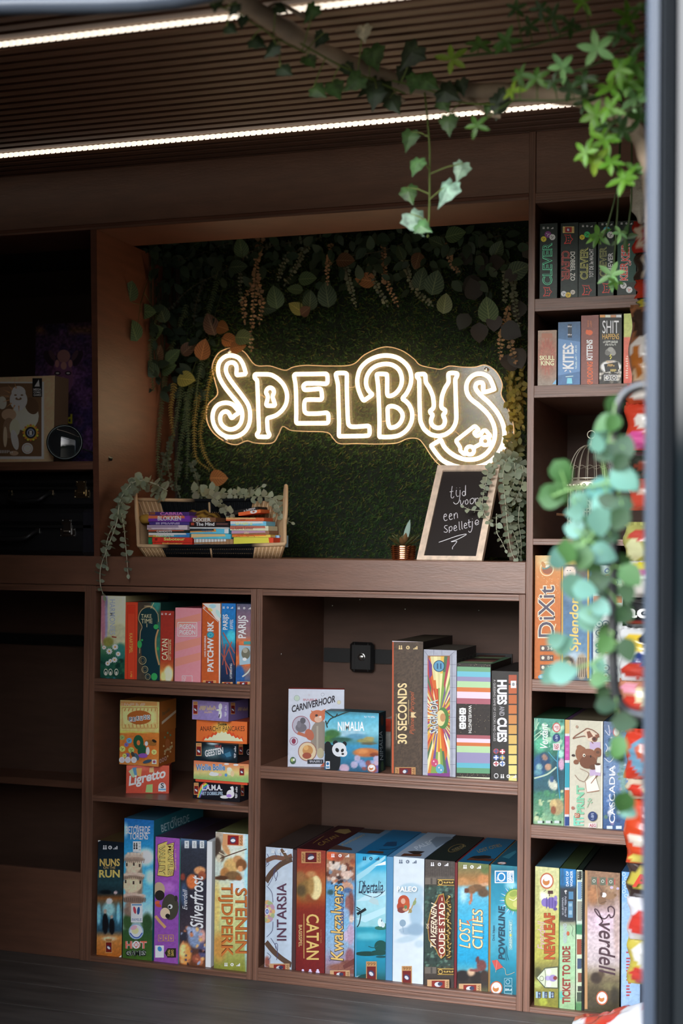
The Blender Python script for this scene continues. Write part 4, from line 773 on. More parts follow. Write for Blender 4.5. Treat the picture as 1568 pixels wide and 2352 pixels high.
g = Game('blue game box crowded with cartoon villagers and curly gold lettering', VE, 751, 452, 1064, 1838, d=.29, z=ZE, E=EE, side='4a4440', top='5a7c98', group=GE).paint([(452, '94664c'), (620, 'a07458'), (740, '8a6658'), (810, '5c98c4'), (1250, '7eb4d6'), (1500, '8eacc8'), (1640, '9c8ca4'), (1838, '7c5c54')],
    scatter(46, 760, 560, 1055, 800, ['c8a088', '6a3a2a', 'd8c8b8', '8a4a34', '3a2a28', 'b87048', '7a8a9a'], 12, 34, 11, .25) + [(815, 505, 62, 50, 'cc5c36', .2), (870, 610, 30, 44, 'd8ccc0', .25), (890, 520, 60, 40, '9a4a34', .4), (985, 700, 70, 36, 'd4b8a8', .25), (985, 850, 66, 62, 'c89a80', .25), (990, 880, 50, 30, '4a6a94', .3), (800, 900, 36, 30, '3a5a5a', .5), (1025, 1040, 36, 150, '7c4a44', .4), (985, 1040, 22, 110, '94605a', .4), (960, 1130, 50, 60, '8aaccc', .5), (1030, 1190, 26, 44, 'd8c0b0', .3), (1020, 1360, 40, 120, 'b49cb4', .4), (970, 1380, 24, 60, 'c0b0c8', .4), (1010, 1600, 46, 90, '8a5a64', .4), (980, 1700, 80, 60, '7a4a40', .3), (900, 1720, 120, 40, '8a5a4c', .5)], .1, 10)
g.poly([(935, 1700), (1060, 1620), (1060, 1690), (950, 1740)], '6a3a34'); g.poly([(900, 1790), (1055, 1735), (1058, 1790)], '7c4a40')
g.text('Kwakzalvers', 800, 818, 948, 1655, '3a2c28', 90, .045, .12); g.text('Kwakzalvers', 806, 830, 940, 1645, 'e0bc70', 90, .01, .12); g.text('Kakelenburg', 906, 892, 958, 1268, '2c5090', 90, .02, .12); g.text('DE', 785, 1592, 806, 1650, '3a4a70', 90); g.text('VAN', 918, 1275, 932, 1340, '2c5090', 90)
g.icons(828, 985, 500, 44, 'eef0f0'); g.rect(795, 1752, 1012, 1838, 'c09a70'); g.rect(838, 1764, 966, 1838, '84281f'); g.ell(900, 1800, 34, 24, 'c8ccd0'); g.ell(920, 1795, 24, 18, '3a3a54'); g.text('999', 975, 1768, 1004, 1826, '6a4424', -90)
g.on('T'); g.text3('Kwakzalvers', (935, 395), (1180, 275), (915, 375), 'a89058'); g.poly([(770, 432), (860, 380), (1030, 418), (1040, 440)], '4a342c'); g.poly([(1090, 245), (1160, 205), (1400, 220), (1330, 262)], '3a2c28'); g.done()
g = Game('turquoise sea game box with dark script lettering and island tower', VE, 1072, 472, 1407, 1868, d=.295, z=ZE, E=EE, side='2a6488', top='14608a', base=(74, '5088b0'), group=GE).paint([(472, '2a9cc8'), (640, '3aa6cc'), (700, '72c0d6'), (1000, 'a2d4de'), (1270, '8ecad2'), (1286, '2c98ac'), (1500, '208ea8'), (1600, '1c8cac'), (1770, '1c7486'), (1868, '164c4c')],
    [(1200, 560, 160, 30, '6cc0dc', .8, .6), (1200, 1380, 160, 40, '5cb8c8', .9), (1110, 1840, 40, 24, 'd0e4e4', .6)], .03, 40)
for P, c in (([(1075, 720), (1400, 490), (1400, 530), (1220, 690), (1075, 790)], '9ad0de'), ([(1280, 612), (1403, 560), (1403, 600)], 'e8f4f6'), ([(1075, 1000), (1240, 900), (1400, 880), (1400, 930), (1200, 990)], 'b8dce4'), ([(1075, 1190), (1400, 1060), (1400, 1130), (1180, 1230)], 'b4dce4')): g.poly(P, c)
g.text('Libertalia', 1108, 775, 1376, 912, '1f3048', 0, .008, .25); g.line([(1110, 790), (1150, 780), (1165, 820), (1140, 900), (1190, 930), (1280, 955), (1340, 930), (1395, 880)], 7, '1f3048', 5); g.line([(1195, 890), (1370, 865)], 5, '2c4058'); g.line([(1230, 905), (1330, 890)], 4, '2c4058')
g.poly([(1215, 1000), (1255, 945), (1320, 985), (1330, 1040), (1270, 1030)], 'b0ccd0'); g.line([(1085, 1090), (1130, 1120), (1118, 1230), (1092, 1280)], 12, '16242c', 4); g.line([(1092, 1140), (1188, 1082)], 30, '131c22'); g.line([(1085, 1062), (1130, 1090)], 12, '131c22')
g.ell(1350, 1290, 66, 22, '2c6c5c'); g.ell(1390, 1262, 30, 24, '3a7a60'); g.ell(1345, 1230, 28, 46, 'd8e6e6'); g.ell(1375, 1255, 22, 30, 'c4d8d8'); g.ell(1360, 1210, 7, 14, '4a7a88')
g.ell(1350, 1490, 70, 66, '0f4a44'); g.ell(1200, 1570, 130, 26, '0f3c36'); g.ell(1330, 1560, 90, 30, '10443e'); g.line([(1215, 1490), (1270, 1505), (1320, 1480)], 9, '16545a', 4); g.ell(1355, 1605, 60, 12, '0f4a50'); g.poly([(1090, 1866), (1140, 1800), (1200, 1790), (1200, 1868)], '14403c')
g.icons(1172, 1312, 532, 46, '1f3850'); g.logo(1190, 1655, 1306, 1866); g.rect(1073, 480, 1083, 1860, '5c9cc4')
g.on('T'); g.poly([(1370, 395), (1420, 350), (1530, 345), (1520, 395)], '0f3c5c'); g.line([(1330, 430), (1480, 425), (1560, 395)], 5, '0c2c3c', 4); g.poly([(1195, 468), (1230, 446), (1380, 455), (1375, 475)], '54341f'); g.done()
g = Game('white mountain game box with red haired figure and pale lettering', VF, 104, 492, 428, 1862, d=.295, z=ZE, E=EE, side='5a7088', top='94a4b4', group=GE).paint('ccd8de', [(290, 850, 130, 74, 'a8c2d0', .25), (345, 960, 82, 110, 'a8c2d0', .4), (350, 1120, 70, 130, '9cb8ca', .4), (240, 1285, 64, 40, '9ab2c4', .4), (340, 1270, 90, 70, '8ca8bc', .4), (250, 1370, 120, 34, 'b0c6d2', .5, .2), (380, 1420, 50, 40, 'b4c8d2', .6)], .015, 50)
g.text('PALEO', 144, 812, 358, 868, 'eef4f6', 0, .03); g.ell(216, 975, 62, 72, 'b04a2c'); g.ell(190, 1030, 46, 56, 'a8442a', .3); g.ell(245, 1020, 34, 60, 'b8542f', -.2); g.ell(210, 968, 24, 30, 'd0a088'); g.ell(195, 1062, 46, 32, '7a3c34'); g.ell(230, 1055, 26, 18, 'c89878'); g.ell(236, 1030, 16, 20, '5a7a50'); g.line([(265, 1095), (300, 1040), (345, 935)], 12, 'b08c5c'); g.ell(330, 985, 16, 30, '8a9a64', -.4); g.ell(285, 1070, 18, 24, '9a8a58', .3)
g.ell(205, 1200, 34, 38, '86a0b2'); g.line([(205, 1235), (215, 1300)], 5, '7e98aa'); g.ell(185, 1275, 20, 14, 'a4bac8'); g.icons(185, 330, 550, 46, '4a5c74'); g.logo(195, 1655, 302, 1848)
g.on('T'); g.text3('PALEO', (360, 425), (560, 335), (320, 395), 'c4d0d8', .02); g.poly([(500, 330), (560, 285), (700, 285), (740, 300), (560, 400)], '6a7c8c'); g.poly([(180, 488), (220, 462), (410, 470), (395, 492)], '5a3420'); g.poly([(255, 442), (330, 435), (440, 440), (380, 470), (330, 472)], '2c2420')
g.on('F'); g.text('PALEO', 144, 812, 358, 868, 'eef4f6', 0, .03); g.done()
g = Game('dark leafy game box with gold columns and cream lettering on red', VF, 436, 522, 752, 1890, d=.29, z=ZE, E=EE, side='1c1614', top='16201c', base=(26, '6c2428'), group=GE).paint([(522, '4c4642'), (700, '4c443e'), (715, '5a544c'), (790, '40382e'), (815, '32423a'), (1630, '2c3c36'), (1680, '4a4434'), (1760, '3c342e'), (1890, '3c322e')],
    scatter(90, 436, 800, 750, 1010, ['4c6a5a', '2a3c32', '5a7868', '1c2a24', '34524a'], 8, 20, 21, .3) + scatter(60, 436, 1500, 740, 1680, ['4c6a5a', '2a3c32', '5a7868', '1c2a24'], 8, 20, 22, .3) + scatter(30, 436, 1000, 500, 1200, ['3c5448', '22302a'], 8, 20, 23, .3), .1, 9)
for i in range(13): g.line([(450 + i * 24, 530), (450 + i * 24, 700)], 2.5, '35302c')
for y in (770, 1715):
    g.rect(570, y - 34, 750, y + 34, '3a2c18'); g.line([(575, y - 30), (750, y - 28)], 9, 'b8984c'); g.line([(575, y + 28), (750, y + 30)], 9, 'a8883c'); g.ell(605, y, 24, 26, 'c8a858', n=14, ring=.3)
    for i in range(4): g.ell(650 + i * 27, y, 13, 8, 'c0a050', .6 if i % 2 else -.6, 8)
    g.rect(440, y - 50, 560, y + 20, '6a6258'); g.rect(500, y - 46, 520, y + 18, '4a443e')
g.rect(662, 905, 716, 1590, '3a2a18'); R = random.Random(5)
for i in range(60): g.k = 140 + i % 3; g.ell(R.uniform(668, 712), 915 + i * 11, 15, 5, R.choice(['b89448', '9a7a38', 'c8aa60']), R.uniform(-1, 1), 7)
g.k = 146; g.poly([(480, 1380), (465, 1220), (500, 1060), (560, 960), (585, 900), (640, 885), (655, 980), (658, 1540), (612, 1580), (580, 1540), (560, 1490)], 'a8823c'); g.poly([(486, 1370), (474, 1222), (508, 1070), (566, 972), (590, 912), (634, 897), (646, 985), (648, 1530), (612, 1566), (586, 1530), (566, 1480)], '4c241e'); g.poly([(578, 960), (600, 912), (634, 900), (650, 985), (650, 1535), (610, 1566), (582, 1530)], '7c2a22')
g.text('OUDE STAD', 588, 985, 652, 1528, 'e6dcc4', 90, .015); g.text('VAN DE', 552, 1160, 574, 1325, 'd8ccb0', 90); g.text3('TAVEERNEN', (556, 1482), (566, 1008), (498, 1455), 'e0d4b8', .015); g.text('DE', 455, 1205, 482, 1256, 'd8ccb0', 90); g.rect(616, 930, 626, 965, 'd8c8a8'); g.rect(606, 1535, 616, 1565, 'd8c8a8')
g.icons(520, 668, 578, 44, 'e8eaf0'); g.rect(465, 1798, 698, 1890, 'c09a70'); g.rect(512, 1810, 652, 1890, '84281f'); g.ell(580, 1850, 38, 26, 'c8ccd0'); g.ell(602, 1845, 26, 20, '3a3a54'); g.text('999', 660, 1815, 690, 1878, '6a4424', -90)
g.on('T'); g.ell(770, 405, 92, 34, '6a5a34', .35, ring=.12); g.text3('OUDE STAD', (745, 440), (880, 385), (720, 420), '8a7a50'); g.done()
g = Game('sky blue game box with climber on a cliff and curved cream lettering', VF, 786, 550, 1112, 1935, d=.29, z=ZE, E=EE, side='3a3024', top='14587a', base=(22, '8a6a3c'), group=GE).paint([(550, '6c7c4a'), (650, '7c6c44'), (740, '9c6e3e'), (790, 'a07c54'), (830, '72b0c4'), (1000, '4ca8c6'), (1400, '209ec8'), (1600, '1c94bc'), (1690, '4a9cae'), (1735, '3c342c'), (1850, '2c2622'), (1935, '5c5c3a')],
    [(1060, 740, 60, 60, 'b87c4c', .5), (1080, 620, 50, 60, '5a6a3c', .6), (840, 760, 70, 40, 'b08050', .5), (850, 900, 34, 80, 'a4d0dc', .9), (1000, 830, 90, 40, '6c5034', .25), (1060, 880, 60, 46, '5a4430', .3), (935, 850, 44, 44, '7c5a3a', .25), (882, 856, 26, 30, '5c3424', .2), (930, 930, 16, 50, 'a86a4c', .3), (915, 985, 14, 20, 'b8785c', .3), (1070, 790, 46, 14, 'c49a78', .3), (840, 1760, 70, 60, '1f1a1a', .3), (980, 1770, 60, 70, '241c1a', .3), (930, 1720, 40, 40, 'c8a888', .6), (1040, 1650, 52, 60, '6c3c3a', .3), (1000, 1590, 20, 40, '5c3434', .3), (970, 1700, 60, 16, '7c4440', .3), (1070, 1760, 40, 60, '34261f', .3)], .07)
g.text3('LOST', (925, 1472), (925, 1170), (800, 1456), '7a4a24', .03, .15); g.text3('LOST', (922, 1466), (920, 1176), (806, 1450), 'e8d4a0', .0, .15); g.text('CITIES', 938, 1046, 1058, 1478, '7a4a24', 90, .03, .15); g.text('CITIES', 942, 1054, 1052, 1470, 'e8d4a0', 90, .0, .15); g.text('Het bordspel', 1050, 1215, 1074, 1366, '24485c', 90); g.ell(895, 1190, 9, 22, 'c8643c', .6); g.line([(905, 1175), (990, 1150)], 9, 'c8643c')
g.icons(865, 1012, 605, 46, 'e8ecec'); g.rect(800, 1842, 1036, 1935, 'c09a70'); g.rect(848, 1855, 985, 1935, '84281f'); g.ell(915, 1895, 38, 26, 'c8ccd0'); g.ell(938, 1890, 26, 20, '3a3a54'); g.text('999', 995, 1858, 1026, 1924, '6a4424', -90)
g.on('T'); g.poly([(880, 530), (920, 505), (1180, 520), (1130, 545)], '54301f'); g.text3('LOST CITIES', (1010, 455), (1260, 385), (985, 425), '9a7c44'); g.poly([(915, 505), (960, 490), (1070, 480), (1140, 490), (1140, 512), (1000, 520)], '181a1a'); g.done()
g = Game('teal game box with green globe, red kite and dark slanted lettering', VF, 1136, 577, 1419, 1985, d=.29, z=ZE, E=EE, side='144450', top='12485a', group=GE).paint([(577, '2c7c88'), (640, '1c6478'), (760, '1c7c96'), (1000, '2c8ca6'), (1300, '50a0b6'), (1500, '3c96ac'), (1650, '1c8098'), (1985, '0f5c6c')],
    [(1350, 800, 60, 40, '8ac4d0', .8), (1300, 1150, 90, 160, '58aac0', .9)], .04, 30)
g.rect(1180, 645, 1382, 776, 'e4eaee'); g.rect(1190, 655, 1310, 767, '1f78ac'); g.ell(1250, 712, 42, 48, 'e8eef2', n=20, ring=.28); g.line([(1212, 742), (1198, 745)], 10, 'e8eef2'); g.line([(1216, 728), (1200, 722)], 7, 'e8eef2'); g.text('QUEEN', 1316, 662, 1342, 765, '2a78a8', 90, .01); g.text('GAMES', 1346, 665, 1372, 762, '2a78a8', 90, .01)
for k in range(14):
    a = math.pi * (.55 + k * .075); g.poly([(1390 + 105 * math.cos(a), 955 - 110 * math.sin(a)), (1390 + 165 * math.cos(a + .03), 955 - 165 * math.sin(a + .03)), (1390 + 105 * math.cos(a + .09), 955 - 110 * math.sin(a + .09))], ['c8d8e8', '6a9a5c', 'd8d8f0', '5a5a9a'][k % 4])
g.ell(1392, 955, 112, 122, '4c8a50'); g.ell(1394, 952, 100, 106, 'a8b058'); g.ell(1380, 890, 46, 30, '8a9c48', .3); g.ell(1410, 1000, 40, 34, 'c0c070'); g.line([(1330, 940), (1380, 960), (1415, 930)], 9, 'd8dcb0', 4)
g.text('POWERLINE', 1216, 1015, 1288, 1590, '1d4254', 90, .04, .15); g.text('Dirk Henn', 1155, 1225, 1180, 1386, '1d4254', 90, .01); g.frame_rect(1330, 1170, 1364, 1480, 3, 'a8d4c8'); g.text('GREEN', 1336, 1345, 1359, 1470, 'c4dccc', 90, .02); g.text('PLANET', 1336, 1180, 1359, 1310, 'c4dccc', 90, .02); g.ell(1347, 1328, 12, 14, 'c8c460'); g.line([(1300, 1440), (1310, 1540), (1325, 1590)], 5, '1d5064', 4); g.line([(1288, 1460), (1296, 1560), (1305, 1600)], 4, '1d5064', 4)
g.poly([(1148, 1598), (1205, 1588), (1268, 1668), (1192, 1700)], 'b84e48'); g.line([(1205, 1590), (1192, 1698)], 4, 'd88a78'); g.line([(1265, 1668), (1290, 1690), (1300, 1745), (1345, 1740), (1390, 1720)], 4, 'c0b08a', 5); g.line([(1192, 1700), (1190, 1722)], 4, 'c0b08a')
g.badge(1197, 1888, 66, 74)
for y0 in (1785, 1870, 1955): g.frame_rect(1282, y0, 1362, y0 + 75, 4, '9ac8d0')
g.ell(1318, 1822, 24, 26, 'a8d0d8', n=14, ring=.2); g.icons(1300, 1345, 1905, 28, 'c0dce0')
g.on('T'); g.badge(1255, 565, 48, 14); g.poly([(1255, 500), (1400, 430), (1410, 450), (1330, 520)], '2c6c7c'); g.done()
# ---------------------------------------------------------------- shelf tower, from the top down
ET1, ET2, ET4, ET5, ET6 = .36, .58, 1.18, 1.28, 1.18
GT = 'small dark dice games on the highest tower shelf'
Z1 = 1.5785
BK = '161c1a'
def dice_box(label, x0, x1, yt):
    return Game(label, V1, x0, yt, x1, 1030, d=.19, z=Z1, E=ET1, side='0e1412', top='121a18', group=GT, y=.02).paint([(300, '121a18'), (1030, '1c2420')], noise=.12)
g = dice_box('black dice game box with green outlined lettering beside the tower post', 167, 338, 318)
g.icons(205, 288, 356, 24, 'c8c0a8'); g.die(247, 420, 34, '5a2c5c', 'c0a0c0'); g.die(205, 465, 28, 'c8902c', '3a2a10'); g.die(290, 446, 30, 'd8d4c8'); g.text('CLEVER', 192, 500, 290, 915, '4aa878', 90, .03); g.text('CLEVER', 198, 506, 284, 909, '17201d', 90, -.012); g.fox(240, 980, 44, '9a3a34'); g.done()
g = dice_box('black dice game box with orange emblem and red lettering read downwards', 372, 541, 312)
g.logo(392, 342, 503, 405); g.fox(446, 466, 44, '9a302c'); g.text('CLEVER', 380, 580, 460, 875, 'a8403a', -90, .03); g.text('CLEVER', 385, 585, 455, 870, '17201d', -90, -.012); g.text('DOBBEL ZO', 466, 588, 512, 872, 'd8b894', -90, .02); g.die(402, 1000, 28, 'd8d4c8'); g.die(445, 1012, 28, 'd08430'); g.die(490, 985, 24, '8c8a80'); g.done()
g = dice_box('black dice game box with yellow outlined lettering partly behind a hanging leaf', 547, 718, 308)
g.icons(590, 672, 338, 24, 'c8c0a8'); g.die(582, 447, 26, 'c8902c', '3a2a10'); g.die(630, 420, 30, '2a8a50'); g.text('CLEVER', 562, 548, 640, 860, 'c0a058', 90, .03); g.text('CLEVER', 567, 553, 635, 855, '17201d', 90, -.012); g.text('TOT DE 3e MACHT', 652, 560, 692, 842, 'd0c09c', 90, .02); g.fox(625, 965, 48, '9a3a34'); g.done()
g = dice_box('black dice game box with olive outlined lettering and teal and white dice', 736, 890, 300)
g.icons(780, 865, 320, 24, 'c8c0a8'); g.die(822, 376, 34, '2a7a8c', 'c0dce0'); g.die(858, 424, 34, 'd8d4c8'); g.text('CLEVER', 752, 540, 820, 832, '7c8050', 90, .03); g.text('CLEVER', 757, 545, 815, 827, '17201d', 90, -.012); g.text('4EVER', 834, 598, 882, 772, 'd4c49c', 90, .02); g.fox(820, 945, 46, '9a3a34'); g.done()
g = dice_box('dark green dice game box with bold red lettering, last on the highest tower shelf', 925, 1110, 292)
g.icons(968, 1060, 312, 24, 'c8c0a8'); g.poly([(925, 500), (1108, 480), (1108, 880), (925, 900)], '16342c')
for t, (x0, y0, x1, y1) in (('KEER', (950, 690, 1030, 872)), ('OP', (1036, 668, 1062, 726)), ('KEER', (962, 505, 1048, 682))): g.text(t, x0, y0, x1, y1, 'c8b8a0', 90, .06); g.text(t, x0 + 3, y0 + 3, x1 - 3, y1 - 3, 'a8362c', 90, .02)
g.die(985, 920, 32, 'd8d4c8'); g.die(1042, 962, 32, 'd4cfc4', 'b03a30'); g.done()
GT = 'small games on the second tower shelf'
Z2 = 1.3845
g = Game('small grey brown game box with red sun burst and cream lettering', V1, 148, 1362, 331, 1885, d=.14, z=Z2, E=ET2, side='3a342e', group=GT).paint([(1362, '82705f'), (1600, '7a5a48'), (1885, '7c7064')], [(238, 1600, 60, 110, '9a4a38', .7), (238, 1600, 80, 190, '8a5a48', .8)], .08)
for k in range(24): a = k * math.pi / 12; g.line([(238 + 40 * math.cos(a), 1600 + 80 * math.sin(a)), (238 + 75 * math.cos(a), 1600 + (150 + 50 * (k % 2)) * math.sin(a))], 4, '8e4436')
g.rect(185, 1388, 290, 1432, '8a5a44'); g.text('SKULL', 165, 1605, 312, 1650, 'd8bc98', 0, .03); g.text('KING', 178, 1655, 306, 1702, 'd8bc98', 0, .03); g.poly([(290, 1885), (331, 1835), (331, 1885)], '6a9ab8'); g.done()
g = Game('slate blue game box with slanted white lettering on the second tower shelf', V1, 346, 1280, 563, 1885, d=.16, z=Z2, E=ET2, side='24303c', group=GT).paint([(1280, '35506c'), (1440, '3a5c80'), (1885, '3c6088')], noise=.05)
g.poly([(347, 1440), (562, 1470), (562, 1760), (347, 1800)], '5478a0'); g.text('KITES', 390, 1500, 500, 1735, 'e4e8ec', 90, .03); g.text('~DE TIJD VLIEGT', 514, 1505, 530, 1735, 'a8c0d4', 90); 
for a, b in (((420, 1490), (405, 1505)), ((470, 1480), (482, 1500)), ((430, 1745), (410, 1760)), ((460, 1750), (470, 1770))): g.line([a, b], 10, 'e4e8ec')
for x in (442,): g.rect(x, 1298, x + 38, 1430, '1f2c38'); g.icons(x + 4, x + 30, 1320, 16, 'd8dce0'); g.icons(x + 4, x + 30, 1400, 16, 'd8dce0')
g.poly([(430, 1880), (436, 1825), (480, 1825), (486, 1880)], '6ab0d0'); g.line([(420, 1812), (495, 1806)], 8, 'a8c8dc'); g.done()
g = Game('brown game box with cream and orange lettering on the second tower shelf', V1, 571, 1215, 743, 1885, d=.16, z=Z2, E=ET2, side='30201c', group=GT).paint('6c423a', noise=.06)
g.text('KITTENS', 624, 1450, 684, 1650, 'ece0c8', 90, .03); g.text('EXPLODING', 630, 1665, 686, 1925, 'c0582c', 90, .02); g.ell(655, 1380, 30, 26, 'b8542c'); g.ell(630, 1375, 14, 24, 'b8542c'); g.text('~CARD GAME', 632, 1260, 650, 1330, 'a8603c', 90); g.text('~FOR FUN', 660, 1262, 676, 1325, 'a8603c', 90); g.done()
g = Game('black game box with tall white and gold lettering and spotlit cards', V1, 751, 1205, 968, 1872, d=.15, z=Z2, E=ET2, side='161614', group=GT).paint([(1205, '2a2620'), (1240, '1c1c18'), (1872, '22211d')], [(862, 1715, 100, 62, 'd8d4c4', .15)] + scatter(30, 755, 1760, 960, 1870, ['a8a49a', '5a564c', '1a1a16'], 8, 18, 2), .1)
for i, c in enumerate(('b8844a', 'c8c0b0', 'a87a5a', 'd0d0d4')): g.rect(755 + i * 53, 1207, 806 + i * 53, 1232, c)
g.text('SHIT', 780, 1262, 940, 1388, 'e8e4d8', 0, .0); g.text('HAPPENS', 780, 1392, 942, 1446, 'c8994a', 0, .0); g.text('~VOOR SUKKELS DIE EEN', 786, 1458, 930, 1482, 'c8c4b8'); g.text('~TEGEL KUNNEN', 806, 1486, 912, 1508, 'c8c4b8')
for e in ((858, 1565, 50, 34, '6c6c66'), (830, 1580, 26, 24, '5c5c58'), (884, 1580, 28, 26, '7c7c76'), (860, 1545, 30, 24, '84847e')): g.ell(*e)
g.line([(866, 1595), (850, 1612), (870, 1616), (856, 1640)], 9, 'd8b850'); g.text('~ONGELUK', 820, 1655, 885, 1675, '9a7a4a'); g.poly([(795, 1690), (930, 1665), (945, 1740), (810, 1770)], '1c1b18'); g.text('~PECH', 830, 1688, 900, 1712, 'c89a50'); g.poly([(850, 1740), (930, 1730), (935, 1765), (858, 1772)], '17160f'); g.text('~4,5', 858, 1738, 918, 1762, 'c8aa60')
for x in (826, 893): g.frame_rect(x - 28, 1796, x + 28, 1846, 5, 'd0ccc0'); g.ell(x, 1821, 18, 18, 'd0ccc0', n=10, ring=.4)
g.done()
g = Game('narrow green and red box edge at the end of the second tower shelf', V1, 988, 1195, 1100, 1872, d=.14, z=Z2, E=ET2, side='5a6a3a', group=GT).paint([(1195, 'a8b468'), (1425, 'a4a860'), (1430, 'b8604c'), (1872, 'ac4c3c')], noise=.05); g.text('~PARTY', 1008, 1600, 1030, 1830, 'd8a090', 90); g.done()
GT = 'games on the fourth tower shelf behind the vine'
Z4 = .7325
g = Game('orange game box with grey curly lettering outlined in cream', V4, 92, 1262, 294, 2205, d=.28, z=Z4, E=ET4, side='8a5a2c', group=GT).paint([(1262, 'd2a468'), (1420, 'cc8444'), (1700, 'c46e30'), (2205, 'bc6628')], [(185, 1310, 60, 50, 'd4bc88', .8)], .04)
g.ell(186, 1366, 54, 56, 'ecd8b0', n=22, ring=.12); g.ell(190, 1372, 40, 34, '9a5a3c'); g.ell(180, 1352, 32, 16, '5a8a84', .3); g.ell(188, 1345, 22, 9, 'e4dcc8', .4); g.ell(160, 1335, 14, 28, 'c08a50', .4)
R = random.Random(2)
for _ in range(30): g.k = 20; g.ell(R.uniform(110, 280), R.uniform(1420, 1560), 3, 3, 'e4c090', n=6)
g.text('DiXit', 116, 1488, 250, 1900, 'ecdcc0', 90, .045); g.text('DiXit', 122, 1496, 244, 1892, '544c5c', 90, .01)
for y, t in ((1978, '3-6'), (2052, '8+'), (2126, "30'")): g.rect(134, y - 22, 236, y + 24, '5c4c48'); g.text(t, 190, y - 14, 230, y + 14, 'dcd4c0'); g.ell(156, y, 12, 14, 'dcd4c0', n=8)
g.ell(180, 2200, 62, 26, '4aa0c4'); g.text('~LIBELLUD', 130, 2186, 232, 2206, 'e8e8e8'); g.line([(200, 2170), (240, 2140), (260, 2150)], 9, 'e0c8a0', 4); g.line([(240, 1835), (256, 1790)], 9, 'e4c89c'); g.done()
g = Game('blue and gold game box with pale lady portrait and gold lettering', V4, 297, 1265, 513, 2212, d=.28, z=Z4, E=ET4, side='3a4a5a', group=GT).paint([(1265, 'c89c50'), (1320, 'caa454'), (1345, '5a5c58'), (1450, '48647e'), (1800, '54789a'), (2000, '6084a0'), (2212, '465868')],
    [(362, 1395, 48, 56, 'd8c8b8', .2), (365, 1440, 60, 24, '7a8078', .5), (460, 1380, 44, 60, '5a5450', .5), (400, 1560, 70, 60, '7a98b0', .9), (400, 2060, 80, 60, 'a8bcc8', .8), (350, 2110, 56, 70, '7a6048', .4), (350, 2075, 40, 30, '3a2c22', .25), (352, 2100, 24, 28, 'c09878', .25), (455, 2120, 46, 100, 'a89880', .3), (340, 2185, 40, 30, '3a5a7a', .5)], .06)
g.rect(298, 1345, 311, 2210, 'c89c38'); g.rect(498, 1345, 512, 2210, 'd0a440'); g.rect(298, 1335, 512, 1347, '5a5040'); g.text('Splendor', 360, 1585, 450, 2003, 'e0c268', 90, .02, .1)
g.ell(352, 1382, 22, 28, 'e0d4c8'); g.line([(340, 1378), (350, 1380)], 5, '4a4440'); g.line([(362, 1378), (372, 1378)], 5, '4a4440')
for i in range(5): g.line([(430 + i * 14, 2050), (424 + i * 15, 2200)], 6, '4a3a2c')
g.done()
g = Game('white and blue tile patterned game box mostly behind the vine', V4, 517, 1338, 770, 2218, d=.26, z=Z4, E=ET4, side='6a7078', group=GT).paint('c0c8c4', noise=.08)
g.rect(518, 1345, 530, 2216, '3a74a8'); g.rect(530, 1345, 543, 2216, '24406c'); g.rect(545, 1575, 765, 1628, 'b8643c'); g.rect(545, 1340, 765, 1480, '9cb4b0')
for i in range(5):
    for j in range(3): g.ell(580 + j * 70, 1380 + i * 45 + (0 if i < 3 else 440), 22, 18, ['4a8a84', '3a5a88', 'a84a34'][(i + j) % 3], .7 * j, 8, ring=.45)
for y in (1790, 1860, 2130, 2190):
    for x in (590, 640, 700): g.ell(x, y, 30, 28, '4a6078', n=12, ring=.25); g.ell(x, y, 9, 9, '8a5a4a' if y > 1800 else '4a6078', n=8); g.line([(x - 24, y + 32), (x + 24, y + 32)], 5, '4a6078')
g.done()
GT = 'games on the fifth tower shelf'
Z5 = .4115
g = Game('green jungle game box with white script lettering and a reading figure', V5, 106, 208, 405, 1248, d=.25, z=Z5, E=ET5, side='2c4a44', top='2c4c30', group=GT).paint([(208, '4c9080'), (420, '54a48c'), (560, '30705c'), (620, '2a6a74'), (900, '2f5a66'), (960, '3f7a64'), (1250, '8ab088')],
    scatter(60, 110, 230, 400, 540, ['3a8a6c', '7cc0a0', '2c6c58', 'a8d0b0'], 10, 30, 31, .4) + scatter(50, 110, 920, 400, 1240, ['4a8a64', '8ab48a', '2c6650', 'c0d0a0', '3a7a5a'], 10, 26, 32, .4) +
    [(170, 470, 50, 70, '5ab890', .7), (160, 690, 60, 120, '2c5c88', .4), (220, 640, 50, 90, '1f4468', .4), (250, 690, 34, 34, 'b89074', .3), (205, 590, 40, 40, '24486a', .3), (215, 595, 24, 34, 'a07c6c', .3, .5), (160, 690, 30, 34, '8ab4b4', .4), (150, 740, 40, 30, '5a90a0', .4), (340, 750, 60, 160, '1f4a58', .5), (295, 860, 40, 60, 'c8ccb8', .25, .5), (285, 810, 20, 30, '3a5a84', .3), (380, 660, 28, 60, 'c8a0b8', .3), (372, 560, 30, 40, 'a8dcc8', .5), (335, 1080, 66, 80, 'a89468', .3), (300, 1050, 34, 44, 'c8b078', .3), (300, 1110, 26, 40, '8a5034', .3)], .1, 9)
for P in ([(118, 215), (125, 330)], [(140, 215), (136, 320)], [(110, 390), (190, 330)], [(112, 430), (200, 350)], [(112, 340), (160, 250)]): g.line(P, 9, 'a8d0b0')
g.line([(360, 480), (340, 620), (345, 800), (365, 1000)], 9, '3a94b4', 5); g.line([(250, 540), (300, 600), (340, 640)], 7, '4aa0b8', 4); g.line([(112, 800), (240, 760), (330, 690)], 16, 'b0c8b0', 4)
